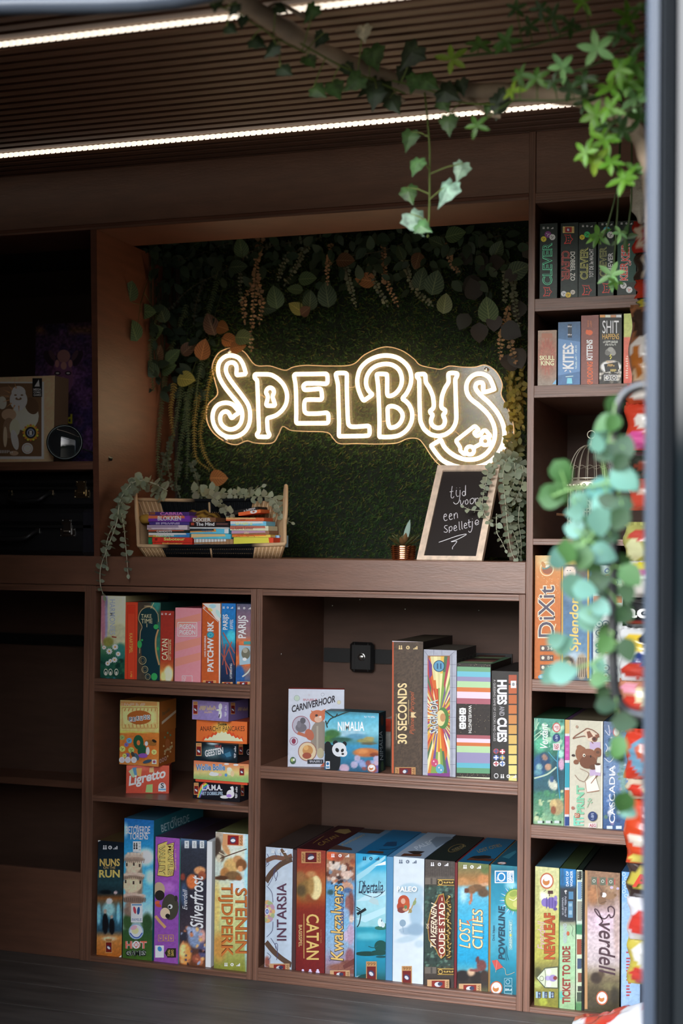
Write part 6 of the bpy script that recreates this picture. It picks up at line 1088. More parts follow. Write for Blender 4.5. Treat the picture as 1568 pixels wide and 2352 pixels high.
def sprig(stem, leaves, label, group, seed, cols, name='veined_leaf_sprig'):
    """a stem with single large veined leaves: (px, py, angle in degrees, length in pixels, colour key)"""
    R = random.Random(seed); ms, ml = MB(), MB(); P = path(stem); first = P[0]
    tube(ms, P, np.linspace(.0018, .0009, len(P)), c8('3a4428'), n=5)
    for px, py, ang, Lp, ck in leaves:
        dep = stem[-1][2] - .012 + R.uniform(-.012, .008); a = math.radians(ang); L = Lp / 820.0
        tipd = np.array([math.cos(a), -.25 + R.uniform(-.2, .2), -math.sin(a)]); c = WN(px, py, dep); b = c - tipd * L * .5
        j = np.argmin(np.linalg.norm(P - b, axis=1)); tube(ms, [P[j], (P[j] + b) / 2 + [0, -.004, 0], b], .0008, c8('4a5030'), n=4)
        leaf(ml, b, tipd, np.array([.2 + R.uniform(-.25, .25), -1, R.uniform(-.1, .35)]), L, L * R.uniform(.68, .82), var(cols[ck], R, .12), .78, R.uniform(0, .25), R.uniform(.05, .22), 8, 6)
    t = thing(name, label, 'plant', first, group); ms.build('stem', M_STEM, t, first); ml.build('foliage', M_VEIN, t, first, smooth=True); return t
VC_ = {k: c8(v) * 1.7 for k, v in {'g': '46583a', 'd': '303f2c', 'o': '8c5a34', 'b': '5c4030', 'y': '8a8444', 'l': '5c6440'}.items()}
GV = 'veined leaf sprigs of the niche garland'
SP = [
 ([(400, 560, .40), (350, 620, .36), (322, 700, .33)], [(300, 668, -75, 46, 'g'), (336, 716, 5, 48, 'g'), (306, 758, -110, 52, 'g'), (352, 764, -20, 56, 'g'), (372, 718, -100, 44, 'd')], 'cluster of dark veined leaves hanging nearest the niche side panel'),
 ([(430, 700, .40), (400, 780, .38), (372, 815, .36)], [(362, 812, -60, 44, 'b'), (396, 818, -40, 44, 'g'), (345, 846, -130, 46, 'd'), (388, 846, -15, 48, 'g')], 'four veined leaves above the single yellow one beside the sign'),
 ([(470, 780, .41), (450, 830, .385), (440, 860, .37)], [(428, 871, 8, 50, 'y')], 'single yellow green veined leaf close to the first sign letter'),
 ([(520, 640, .41), (500, 700, .39), (480, 780, .37)], [(484, 744, -105, 52, 'b'), (512, 753, 20, 40, 'o'), (466, 802, -70, 50, 'o'), (432, 800, -40, 42, 'b')], 'orange and brown veined leaves hanging at the top corner of the sign'),
 ([(600, 700, .41), (570, 760, .38), (540, 790, .37)], [(528, 782, 15, 44, 'o'), (560, 775, 5, 46, 'l'), (545, 797, -8, 40, 'o')], 'orange leaves lying on the upper edge of the sign panel'),
 ([(560, 520, .41), (552, 545, .39), (555, 560, .37)], [(553, 568, -95, 46, 'g'), (545, 612, 0, 42, 'd')], 'pair of dark leaves under the soffit near the upper corner'),
 ([(500, 560, .41), (490, 600, .40), (495, 620, .39)], [(500, 624, -70, 40, 'd'), (450, 560, -20, 40, 'd')], 'faint dark leaves in the shadow of the upper niche corner'),
 ([(640, 580, .41), (632, 640, .38), (632, 670, .37)], [(632, 682, -95, 52, 'g'), (612, 708, 10, 42, 'd')], 'dark veined leaf pair over the grass above the second letter'),
 ([(700, 570, .41), (700, 620, .385), (690, 660, .37)], [(706, 640, 0, 44, 'g'), (676, 664, -170, 36, 'g'), (680, 706, -140, 40, 'y'), (712, 690, -80, 44, 'd'), (702, 714, -30, 30, 'b')], 'green and yellow leaf group in the middle of the garland'),
 ([(750, 580, .41), (748, 640, .385), (748, 660, .375)], [(750, 676, -95, 56, 'd'), (793, 598, 5, 44, 'b')], 'dark drooping leaf and a brown one in the middle garland'),
 ([(840, 560, .41), (838, 610, .385), (836, 630, .375)], [(838, 643, -170, 46, 'o')], 'single orange brown leaf over the arch of the big letter'),
 ([(960, 540, .41), (960, 575, .38), (958, 600, .37)], [(958, 600, 100, 40, 'b'), (966, 640, -75, 50, 'd'), (998, 648, -70, 54, 'd'), (920, 580, -110, 34, 'd')], 'brown and dark veined leaves below the hanging ivy strand'),
 ([(1000, 520, .41), (1000, 535, .385), (1010, 545, .375)], [(1045, 538, -10, 46, 'g'), (1002, 556, -150, 40, 'd')], 'two veined leaves right under the niche soffit'),
 ([(1040, 640, .41), (1030, 670, .38), (1024, 685, .37)], [(1021, 697, -80, 44, 'l')], 'small pale green veined leaf over the grass'),
 ([(1130, 640, .41), (1122, 670, .375), (1118, 685, .365)], [(1120, 710, -92, 56, 'g')], 'large veined leaf hanging alone before round dark leaves'),
 ([(1150, 560, .41), (1160, 580, .39), (1168, 600, .38)], [(1142, 572, -60, 40, 'd'), (1190, 620, -20, 50, 'd')], 'dim veined leaves in the corner beside the tower post'),
 ([(430, 1060, .41), (470, 1085, .36), (490, 1095, .35)], [(502, 1098, 2, 48, 'o')], 'fallen orange leaf above the basket rim'),
]
for i, (st, lv, lab) in enumerate(SP): sprig(st, lv, lab, GV, 100 + i, VC_)

# strands of small leaves in the garland
GE_ = 'eucalyptus strands of the niche garland'
ce, cw, cd = c8('7c8068'), c8('b08c68'), c8('4c564a')  # plain, warm lit and dim leaf tones, light and shade put into the colour
ST = [
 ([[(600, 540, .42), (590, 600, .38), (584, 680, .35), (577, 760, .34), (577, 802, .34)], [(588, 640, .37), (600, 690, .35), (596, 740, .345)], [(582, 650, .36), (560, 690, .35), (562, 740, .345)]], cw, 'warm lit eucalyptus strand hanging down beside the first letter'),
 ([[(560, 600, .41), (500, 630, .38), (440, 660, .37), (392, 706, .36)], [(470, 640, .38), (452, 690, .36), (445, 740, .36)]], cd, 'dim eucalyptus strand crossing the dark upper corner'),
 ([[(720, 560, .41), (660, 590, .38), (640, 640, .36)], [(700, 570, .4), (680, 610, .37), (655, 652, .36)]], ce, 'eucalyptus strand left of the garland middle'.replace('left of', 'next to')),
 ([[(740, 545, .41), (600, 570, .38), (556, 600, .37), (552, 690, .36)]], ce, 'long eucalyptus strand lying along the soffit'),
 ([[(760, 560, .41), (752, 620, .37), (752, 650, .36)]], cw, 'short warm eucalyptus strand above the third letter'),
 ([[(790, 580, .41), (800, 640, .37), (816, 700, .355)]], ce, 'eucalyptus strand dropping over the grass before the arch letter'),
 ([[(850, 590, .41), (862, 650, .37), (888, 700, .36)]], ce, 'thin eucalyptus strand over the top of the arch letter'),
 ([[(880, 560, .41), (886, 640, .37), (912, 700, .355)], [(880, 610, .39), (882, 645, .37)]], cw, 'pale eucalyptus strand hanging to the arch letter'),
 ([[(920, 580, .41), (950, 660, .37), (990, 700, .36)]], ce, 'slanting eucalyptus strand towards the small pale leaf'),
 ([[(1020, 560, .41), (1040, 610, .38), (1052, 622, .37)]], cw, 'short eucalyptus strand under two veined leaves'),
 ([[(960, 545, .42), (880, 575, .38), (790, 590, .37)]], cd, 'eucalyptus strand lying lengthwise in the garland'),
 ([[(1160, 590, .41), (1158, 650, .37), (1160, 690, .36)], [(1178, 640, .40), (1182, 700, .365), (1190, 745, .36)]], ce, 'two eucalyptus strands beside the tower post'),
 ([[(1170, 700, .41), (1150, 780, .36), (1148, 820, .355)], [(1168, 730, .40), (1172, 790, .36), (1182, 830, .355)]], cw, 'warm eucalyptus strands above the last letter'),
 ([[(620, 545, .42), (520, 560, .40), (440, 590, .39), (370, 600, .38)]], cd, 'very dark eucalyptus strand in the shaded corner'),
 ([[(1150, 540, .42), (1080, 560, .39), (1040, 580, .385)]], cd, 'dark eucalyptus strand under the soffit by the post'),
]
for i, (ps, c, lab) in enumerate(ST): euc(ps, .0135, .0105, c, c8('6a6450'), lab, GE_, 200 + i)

# fern strands hanging on the dark side of the niche
def fern(pts, label, seed, col, wd=.0115):
    R = random.Random(seed); ms, ml = MB(), MB(); P = path(pts)
    tube(ms, P, .001, col * .8, n=4)
    for q, d, f in along(P, .0072):
        u = np.cross(d, TOCAM); u /= np.linalg.norm(u) + 1e-9
        for s in (-1, 1):
            L = wd * (1.05 - .5 * f) * R.uniform(.8, 1.15)
            leaf(ml, q, s * u + d * .75 + TOCAM * R.uniform(-.1, .3), TOCAM, L, L * .34, var(col, R, .2), 1, .15, .15, 3, 2)
    t = thing('fern_strand', label, 'plant', P[0], 'fern strands on the shaded side of the niche'); ms.build('stem', M_STEM, t, P[0]); ml.build('foliage', M_LEAF, t, P[0])
fg, fo = c8('5e6c48'), c8('9c8640')
FE = [([(380, 860, .36), (368, 960, .33), (362, 1060, .32), (372, 1120, .32)], fg, 'fern strand hugging the niche side panel'), ([(420, 860, .37), (405, 960, .34), (385, 1060, .33), (378, 1090, .33)], fg, 'second fern strand from the niche side panel'),
 ([(440, 880, .38), (420, 990, .35), (405, 1070, .34), (402, 1130, .34)], fg, 'fern strand ending above the basket corner'), ([(455, 900, .385), (446, 980, .36), (450, 1050, .35), (480, 1078, .345)], fo, 'golden fern strand curving below the first letter'),
 ([(475, 930, .39), (460, 1000, .37), (478, 1060, .355), (515, 1100, .35)], fo, 'golden fern strand reaching toward the fallen leaf'), ([(470, 800, .385), (455, 870, .36), (450, 930, .355)], fg, 'short fern strand beside the first letter top'),
 ([(400, 880, .36), (392, 940, .35), (398, 1000, .34)], fo, 'ochre fern strand in the middle of the shaded plants'), ([(500, 640, .40), (470, 740, .38), (440, 800, .37)], fg, 'dark fern strand in the shaded upper corner'), ([(430, 700, .39), (400, 780, .38), (378, 860, .37)], fg, 'dark fern strand behind the veined leaves'),
 ([(425, 900, .37), (432, 1000, .35), (428, 1100, .34)], fg, 'straight fern strand hanging to the basket rim'), ([(360, 700, .36), (345, 800, .33), (352, 900, .33)], fg, 'fern strand next to the leaf cluster on the side panel'), ([(505, 820, .40), (480, 880, .39), (470, 960, .385)], fo, 'golden fern strand behind the first letter')]
for i, (p, c, lab) in enumerate(FE): fern(p, lab, 300 + i, c)
euc([[(395, 1000, .36), (385, 1060, .33), (395, 1120, .32)], [(440, 1060, .37), (452, 1100, .35), (462, 1140, .34)], [(412, 1060, .36), (405, 1110, .34), (412, 1138, .335)], [(380, 1040, .35), (372, 1080, .33), (366, 1130, .33)]], .014, .0095, c8('76806c'), c8('8a8a70'), 'grey green eucalyptus tips below the fern strands', GE_, 240)
# dusky background foliage, round dark leaves and yellow bush by the post
def bush(spots, L, col, label, seed, name='leafy_bush', ratio=.9, anchor=(0, 0)):
    R = random.Random(seed); ml, ms = MB(), MB(); f0 = W(spots[0][0], spots[0][1], .42)
    for px, py, dep in spots:
        a = R.uniform(0, 2 * math.pi); d = np.array([math.cos(a), R.uniform(-.5, .1), math.sin(a) - .5]); c = WN(px, py, dep); l = L * R.uniform(.7, 1.2)
        leaf(ml, c, d, np.array([R.uniform(-.4, .5), -1, R.uniform(-.3, .5)]), l, l * ratio, var(col, R, .25), .8, R.uniform(-.1, .3), .15, 5, 2); tube(ms, [c, (c + WN(px, py, .43)) / 2, WN(px + R.uniform(-9, 9), py - 12, .428)], .0009, col * .7, n=4)
    tube(ms, [WN(x, y - 12, .428) for x, y, _ in sorted(spots)], .0008, col * .7, n=4)
    t = thing(name, label, 'plant', f0, 'leafy bushes at the edge of the niche'); ms.build('stem', M_STEM, t, f0); ml.build('foliage', M_LEAF, t, f0, smooth=True)
R = random.Random(9)
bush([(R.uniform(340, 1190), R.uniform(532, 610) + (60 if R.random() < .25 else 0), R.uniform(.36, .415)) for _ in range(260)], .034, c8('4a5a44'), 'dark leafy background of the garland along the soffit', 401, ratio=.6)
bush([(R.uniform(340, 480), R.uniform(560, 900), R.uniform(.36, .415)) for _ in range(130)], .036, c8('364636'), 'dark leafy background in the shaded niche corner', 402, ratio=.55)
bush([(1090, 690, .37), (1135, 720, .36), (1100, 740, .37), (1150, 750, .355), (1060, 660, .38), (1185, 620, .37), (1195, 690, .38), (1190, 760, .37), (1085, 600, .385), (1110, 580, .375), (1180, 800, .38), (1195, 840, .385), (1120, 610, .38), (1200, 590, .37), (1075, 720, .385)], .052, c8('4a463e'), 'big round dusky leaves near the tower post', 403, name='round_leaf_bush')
bush([(R.uniform(1165, 1202), R.uniform(845, 1010), R.uniform(.35, .41)) for _ in range(90)], .017, c8('8a7a34'), 'small yellow leaved bush lit beside the sign', 404, ratio=.6)
bush([(R.uniform(1150, 1200), R.uniform(1000, 1060), R.uniform(.33, .4)) for _ in range(40)], .018, c8('6c6a3c'), 'small olive bush between the sign and the chalkboard', 405, ratio=.6)

# grey green eucalyptus garlands on basket and chalkboard
cg, sg = c8('9aa48c'), c8('b8b8a0')
GG = 'pale eucalyptus garlands on the counter'
euc([[(365, 1115, .11), (330, 1104, .09), (300, 1112, .06), (276, 1150, .02), (268, 1200, -.012), (250, 1250, -.022), (232, 1300, -.026), (230, 1340, -.026), (238, 1368, -.026)]], .024, .0181, cg, sg, 'pale eucalyptus strand trailing longest over the counter edge', GG, 501, .75, thick=.0016)
euc([[(300, 1118, .06), (280, 1165, .02), (285, 1215, -.014), (290, 1270, -.024), (294, 1318, -.026)]], .022, .0188, cg, sg, 'pale eucalyptus strand hanging straight beside the basket', GG, 502, .75, thick=.0014)
euc([[(285, 1140, .04), (262, 1200, -.004), (244, 1250, -.022), (246, 1300, -.028)]], .021, .0174, cg, sg, 'shorter pale eucalyptus strand between two trailing ones', GG, 503, .75, thick=.0014)
euc([[(385, 1128, .15), (350, 1112, .13), (312, 1118, .10), (288, 1135, .06)], [(378, 1138, .15), (345, 1128, .13)], [(330, 1100, .11), (308, 1108, .08)]], .027, .0123, c8('a4aa92'), sg, 'dense pale eucalyptus head on the basket corner', GG, 504, .75)
euc([[(440, 1130, .175), (480, 1128, .17), (530, 1135, .16), (570, 1140, .15), (618, 1142, .14), (636, 1160, .12), (645, 1180, .11)], [(545, 1138, .16), (580, 1126, .15), (600, 1118, .15)]], .024, .0174, c8('a4aa92'), sg, 'pale eucalyptus strand lying along the back basket rim', GG, 505, .75)
euc([[(478, 1132, .17), (500, 1150, .13), (518, 1170, .11), (535, 1184, .07)]], .020, .0174, c8('a0a086'), sg, 'pale eucalyptus tip drooping over the game boxes', GG, 506, .8)
euc([[(632, 1140, .14), (640, 1165, .12), (650, 1190, .11), (668, 1200, .11)], [(640, 1165, .13), (632, 1180, .12)]], .019, .0188, c8('959e86'), sg, 'pale eucalyptus tip at the basket handle', GG, 507, .8)
GH = 'pale eucalyptus strands on the chalkboard'
euc([[(1150, 1055, .22), (1125, 1075, .17), (1115, 1110, .13), (1108, 1150, .10), (1112, 1180, .08), (1125, 1200, .08)]], .021, .0167, cg, sg, 'pale eucalyptus strand crossing the chalkboard face', GH, 511, .75)
euc([[(1112, 1172, .09), (1085, 1172, .08), (1066, 1165, .075)]], .018, .0159, cg, sg, 'short pale eucalyptus tip pointing at the chalk writing', GH, 512, .75)
euc([[(1165, 1050, .24), (1155, 1090, .18), (1160, 1150, .13), (1165, 1210, .10), (1172, 1260, .09), (1180, 1282, .085)]], .021, .0167, cg, sg, 'pale eucalyptus strand beside the chalkboard frame', GH, 513, .75)
euc([[(1180, 1048, .25), (1182, 1100, .20), (1165, 1150, .16), (1172, 1200, .13), (1190, 1260, .11), (1188, 1280, .11)]], .022, .0167, cg, sg, 'pale eucalyptus strand nearest the tower post', GH, 514, .75)
euc([[(1150, 1060, .25), (1180, 1052, .24), (1200, 1075, .22), (1198, 1115, .20), (1182, 1150, .18)]], .024, .0159, c8('a0a890'), sg, 'pale eucalyptus head on the chalkboard top', GH, 515, .75)
euc([[(1140, 1180, .10), (1140, 1220, .09), (1150, 1240, .085), (1160, 1262, .08)]], .018, .0174, cg, sg, 'pale eucalyptus tip low before the chalkboard leg', GH, 516, .75)
euc([[(1198, 1130, .22), (1190, 1190, .18), (1196, 1240, .15), (1196, 1280, .14)]], .019, .0174, c8('6f7a64'), sg, 'shaded eucalyptus strand against the tower post', GH, 517, .75)  # darker leaf tone here, the strand's shade is put into its colour
# ---------------------------------------------------------------- basket with small card games
CZ = .9915
M_ROPE = mat('natural_rope', None, .8, attr=True, spec=.15, bump=(300, (1, 1, 1), .5))
bas = thing('wicker_basket', 'natural and black woven basket tilted to show small card games', 'basket', (-.30, .12, CZ))
FL, FR_, BL, BR = W(318, 1254, .015), W(654, 1250, .015), W(306, 1150, .135), W(648, 1148, .145)
FLb, FRb = np.array([FL[0] + .012, .03, CZ + .001]), np.array([FR_[0] - .016, .03, CZ + .001]); BLb, BRb = np.array([BL[0] + .03, .185, CZ + .045]), np.array([BR[0] - .04, .185, CZ + .045])
BLt, BRt = BL + [.0, .015, .004], BR + [.0, .015, .004]
nat, nat2, blk = c8('dcb890'), c8('b8946c'), c8('14161a')
def wall_of(name, A, B, Ab, Bb, n, black=None):
    mb = MB()
    for i in range(n + 1):
        f = i / n; p, q = A + (B - A) * f, Ab + (Bb - Ab) * f
        isb = black and black[0] < f < black[1] and abs(f - .5) > .008
        mid = (p + q) / 2; tube(mb, [p, mid, q], .0026, (blk if isb else (nat if i % 2 else nat2)), n=5)
    for r in (.33, .66): tube(mb, [A + (Ab - A) * r, B + (Bb - B) * r], .0018, nat2 * .6, n=5)
    mb.build(name, M_ROPE, bas, (-.3, .12, CZ), smooth=True)
wall_of('front_weave', FL, FR_, FLb, FRb, 78, (.16, .80)); wall_of('back_weave', BLt, BRt, BLb, BRb, 70, (.16, .80)); wall_of('end_weave', FL, BLt, FLb, BLb, 44); wall_of('end_weave', FR_, BRt, FRb, BRb, 44)
wall_of('floor_weave', FLb, FRb, BLb, BRb, 78, (.16, .80))
mb = MB(); side = lambda A, B, up: [A, A + (B - A) * .2 + [0, 0, .004], A + (B - A) * .6 + [0, 0, .02], B]
rim = np.concatenate([catmull([FL, (FL + FR_) / 2 - [0, 0, .003], FR_], 6)[:-1], catmull(side(FR_, BRt, 1), 5)[:-1], catmull([BRt, (BRt + BLt) / 2 - [0, 0, .004], BLt], 6)[:-1], catmull(side(FL, BLt, 1), 5)[::-1][:-1]])
fx = (rim[:, 0] - FL[0]) / (FR_[0] - FL[0]); dark = (fx > .16) & (fx < .80)
tube(mb, rim, .0046, np.where(dark[:, None], blk, nat), n=8, closed=True); mb.build('rim', M_ROPE, bas, (-.3, .12, CZ), smooth=True)
for A, B, s in ((FR_, BRt, 1), (FL, BLt, -1)):
    mb = MB(); h0, h1 = A + (B - A) * .42, A + (B - A) * .98
    tube(mb, catmull([h0, h0 + [.003 * s, 0, .03], (h0 + h1) / 2 + [.004 * s, 0, .052], h1 + [.003 * s, 0, .032], h1], 6), .0046, nat, n=8); mb.build('handle', M_ROPE, bas, (-.3, .12, CZ), smooth=True)
GB_ = 'small card games in the basket'
EBK = .52; yb = [0]
def card(label, x0, y0, x1, y1, dep, col, text=None, tcol='e8e4dc', tb=None, deco=(), d=.06, stops=None, rot=0, tilt=0):
    g = Game(label, VN, x0, y0, x1, y1, d=d, y=dep, E=EBK, side=col, name='card_game_box', cat='card game', group=GB_, solid=True)
    g.paint(stops or col, noise=.05, axis=0 if stops else 1)
    for q in deco:
        if len(q) == 5: g.rect(*q)
        else: g.ell(*q[:5])
    if text: g.text(text, *tb, tcol, 0, .025)
    g.done(); return g
card('purple card game box with white bubble lettering, topmost of first basket pile', 441, 358, 741, 402, .062, '5c2c84', 'BLOKKEN', 'eae2f0', (508, 362, 676, 394), [(478, 368, 26, 15, 'c8b0dc'), (478, 368, 18, 10, 'e0d4e8'), (704, 378, 20, 15, 'b05c40')])
card('violet card game box with pink lettering behind the bubble lettered one', 446, 332, 735, 357, .080, '3c2860', 'CABRIA', 'c06aa0', (525, 334, 690, 355), [(450, 334, 490, 352, '7a4a2c')])
card('dark violet card game box third down in the first basket pile', 448, 404, 736, 424, .058, '3a2c6c', '~REGENBOOG', 'a8a0c8', (495, 407, 668, 422))
card('pale lilac card game box in the first basket pile', 432, 426, 722, 459, .052, 'b4a4ac', None, deco=[(440, 432, 462, 452, '7a5a3c'), (560, 442, 60, 10, 'd4c8cc'), (660, 445, 24, 8, '8a7a90')])
card('black green card game box in the first basket pile', 441, 462, 735, 480, .050, '16211e', 'CAHOOTS', 'c0d0d0', (500, 464, 610, 479), [(700, 470, 24, 8, '9a4a34')])
card('rainbow banded card game box with white lettering in the basket', 443, 482, 737, 512, .045, '4a8a94', 'Rainbow', 'f0f0e8', (498, 485, 628, 508), [(446, 484, 474, 508, '9a5a34'), (668, 496, 12, 8, 'e8e8e8'), (694, 496, 10, 8, 'e8e8e8'), (716, 496, 9, 8, 'e8e8e8')], stops=[(443, 'c87c3c'), (500, '9aa84c'), (570, '4a9a78'), (640, '2f80a8'), (737, '2a64a0')])
card('red card game box with yellow lettering above its lower twin', 469, 514, 757, 549, .034, 'ac2c20', 'Saboteur', 'd4b860', (552, 516, 704, 538), [(488, 520, 506, 538, '6a2018')])
card('red card game box lowest of the first basket pile', 471, 551, 756, 590, .032, 'b03022', 'Saboteur', 'c8a050', (540, 553, 690, 564))
card('green card game box edge behind the red twins', 441, 516, 468, 588, .050, '1f6a44')
card('black card game box with bold white lettering topping the second basket pile', 737, 405, 1021, 440, .056, '1c1416', 'The Mind', 'f0ece4', (783, 407, 916, 432), [(748, 410, 770, 428, '8a3a28'), (930, 414, 1012, 424, '5a3a34')])
card('brown card game box with cream lettering at the back of the second pile', 745, 372, 926, 403, .075, '6c4a34', 'DIXIER', 'd8c8b0', (762, 376, 892, 402))
card('thin white card game box with dark ends in the second basket pile', 738, 442, 1020, 451, .052, 'c8ccd0')
card('light blue card game box with white end in the second basket pile', 741, 453, 1020, 488, .048, '4c9cc4', '~EENDJES', '2a4a6a', (820, 458, 900, 476), [(988, 455, 1018, 486, 'd8dce0'), (930, 475, 26, 10, 'b87a3c'), (915, 466, 12, 8, '2a2a2a')])
card('blue card game box with orange birds in the second basket pile', 750, 490, 1035, 524, .040, '4aa0cc', None, deco=[(782, 505, 18, 14, 'd8c0d8'), (780, 505, 9, 8, '8a3a8a'), (858, 512, 20, 11, 'd8944c'), (865, 500, 10, 8, 'd89a50'), (912, 510, 20, 12, 'd8944c'), (920, 498, 10, 8, 'd89a50'), (998, 508, 22, 14, 'c8a074')])
card('woven brown card game box with white tokens in the second basket pile', 772, 526, 1050, 563, .034, '8a6a4c', None, deco=[(838, 540, 18, 10, 'e4e0d8'), (872, 536, 14, 10, '2a2422'), (910, 538, 18, 11, 'c8584c'), (955, 542, 22, 10, 'd89078'), (1005, 544, 18, 9, 'e4e0d8')] + [(780 + i * 22, 526, 784 + i * 22, 563, '6c5038') for i in range(12)])
card('white card game box lowest of the second basket pile', 770, 565, 1049, 591, .031, 'd0d4d8', None, deco=[(854, 578, 7, 5, 'a85a5a'), (936, 578, 9, 7, '4a90b8'), (1024, 578, 8, 5, '5a90b0')])
card('orange red card game box topping the third basket pile', 1000, 372, 1272, 397, .070, 'c05230', None, deco=[(1100, 378, 1140, 392, '8a3a24'), (1215, 383, 30, 6, 'd88a5c')])
card('blue card game box with yellow lettering in the third basket pile', 1032, 399, 1289, 430, .060, '5c9cb8', '~SUIKERFEEST', 'd8bc50', (1066, 406, 1190, 426), [(1215, 414, 8, 9, '3a5a7a'), (1243, 414, 8, 9, 'b05c4a'), (1268, 414, 8, 9, 'e0e0d8')])
card('cream card game box with fine red lettering in the third basket pile', 1030, 432, 1305, 465, .052, 'd4b498', 'Love Letter', '7a3a34', (1068, 436, 1200, 458), [(1040, 440, 1060, 458, '8a4a34'), (1232, 448, 8, 9, '9a5a4a'), (1258, 448, 8, 9, '9a5a4a'), (1284, 448, 8, 9, '9a5a4a')])
card('brown card game box in the third basket pile', 1040, 467, 1310, 492, .048, '7a5a44', '~TIJD', 'c8a87c', (1130, 472, 1170, 490), [(1215, 480, 10, 8, '9a7a94'), (1250, 480, 10, 8, 'b08a60'), (1285, 480, 10, 8, '9a7a94')])
card('yellow card game box with brown lettering in the third basket pile', 1044, 494, 1320, 513, .042, 'd8aa48', '~BOHNANZA', '8a4a24', (1075, 497, 1210, 512), [(1240, 503, 7, 6, 'b8602c'), (1265, 503, 7, 6, 'b8602c'), (1292, 503, 7, 6, 'b8602c')])
card('big red orange card game box with dots, lowest of the third basket pile', 1056, 515, 1341, 590, .030, 'b83c20', '~MUISJES', 'e4d8cc', (1076, 568, 1176, 588), [(1068, 520, 1084, 540, '7a2a18'), (1160, 524, 40, 8, 'e0c0b0'), (1180, 534, 24, 5, 'e0c0b0'), (1282, 585, 30, 16, 'd8d0c4')] + [(1090 + i * 37 % 240, 545 + (i * 23) % 40, 3, 3, 'e0b040') for i in range(12)])
card('blue white card game box end leaning at the basket end', 1343, 500, 1384, 585, .075, '7a9cc0', None, deco=[(1360, 530, 10, 18, 'd0d8e4'), (1368, 565, 8, 12, '3a5a8a')])
for lab, x0, y0, x1, y1, a, c, ex in (('black card game box lying tilted at the back of the basket', 1000, 330, 1235, 366, 9, '1a1614', None), ('orange card game box with white dot tilted before the black one', 1090, 342, 1250, 372, 8, 'c8572c', 1)):
    g = Game(lab, VN, x0, y0 + 6, x1, y1, d=.06, y=.092 if ex is None else .084, E=EBK, side=c, name='card_game_box', cat='card game', group=GB_, solid=True).paint(c, noise=.05)
    if ex: g.ell(1200, 358, 26, 14, 'e0d8d0'); g.ell(1200, 358, 9, 6, '8a4a3a')
    else: g.text('~SPELLEN', 1130, 340, 1215, 356, 'd0c8c0', 0, .02)
    g.done(); o = [q for q in bpy.data.objects if q.get('label') == lab][0]; o.rotation_euler = (0, math.radians(-a), 0); o.location.z += .008
M_CLOTH = mat('yellow_cloth', None, .8, attr=True, spec=.15)
mb = MB(); nu, nv = 18, 8; q0, q1 = W(590 / 3.136 + 200, 1070 + 385 / 3.136, .10), W(910 / 3.136 + 200, 1070 + 385 / 3.136, .10); V = []
for j in range(nv + 1):
    for i in range(nu + 1):
        f, h = i / nu, j / nv; zz = .024 * (1 - (2 * f - 1) ** 2) ** .6 * math.sin(h * math.pi * .5)
        V.append(q0 + (q1 - q0) * f + np.array([0, .05 * h + .004 * math.sin(f * 19 + h * 3), zz + .003 * math.sin(f * 23)]))
mb.add(V, [(j * (nu + 1) + i, j * (nu + 1) + i + 1, (j + 1) * (nu + 1) + i + 1, (j + 1) * (nu + 1) + i) for j in range(nv) for i in range(nu)], np.array([c8('b89040') if (i // 3 + k // 40) % 2 else c8('5a3c1c') for k, i in enumerate(np.tile(np.arange(nu + 1), nv + 1))]))
o = mb.build('cloth_game_pouch', M_CLOTH, None, q0, smooth=True); tag(o, 'yellow and brown cloth pouch tucked behind the card game piles in the basket', 'pouch')
mb = MB(); q0 = W(318, 1192, .10)
ball(mb, q0 + [.012, .02, .0], .018, c8('b89040'), sc=(1.2, 1, .7)); o = mb.build('cloth_game_pouch', M_CLOTH, None, q0, smooth=True); tag(o, 'small yellow cloth pouch at the basket end under the eucalyptus', 'pouch')

# ---------------------------------------------------------------- chalkboard
M_PINE = mat('pale_pine_wood', (.82, .63, .48), .55, noise=(10, (8, 8, 1), .8, 1.12)); M_BOARD = mat('blackboard', (.022, .016, .014), .6); M_CHALK = mat('white_chalk', (.75, .72, .75), .9)
cb = thing('chalkboard', 'small pine framed a-frame chalkboard with white handwriting on the counter', 'chalkboard', (.33, .1, CZ))
bl, br = W(957, 1287, .02), W(1107, 1289, .02); tl = W(1015, 1071, .20); bl[2] = br[2] = CZ; br[1] = bl[1]; tl[1] = .20
ax = (br - bl) / np.linalg.norm(br - bl); up = tl - bl; up[0] = 0; Hh = np.linalg.norm(up); up /= Hh; nm = np.cross(ax, up); Wd = np.linalg.norm(br - bl)
def slab(mb, u0, u1, v0, v1, w0, w1):
    V = [bl + ax * u + up * v + nm * w for w in (w0, w1) for u, v in ((u0, v0), (u1, v0), (u1, v1), (u0, v1))]; mb.add(V, QF)
fw = .0155
for nme, a in (('frame_stile', (0, fw, 0, Hh)), ('frame_stile', (Wd - fw, Wd, 0, Hh)), ('frame_rail', (fw, Wd - fw, Hh - fw, Hh)), ('frame_rail', (fw, Wd - fw, 0, fw * .75))):
    mb = MB(); slab(mb, *a, -.011, .004); mb.build(nme, M_PINE, cb, (.33, .1, CZ))
mb = MB(); slab(mb, fw - .002, Wd - fw + .002, .008, Hh - fw + .003, -.006, -.002); mb.build('board', M_BOARD, cb, (.33, .1, CZ))
mb = MB(); bp = bl + nm * -.0018
def chit(x, y):
    d = ray(VK[0] + x / VK[2], VK[1] + y / VK[2]); return CAM + d * (np.dot(bp - CAM, nm) / np.dot(d, nm))
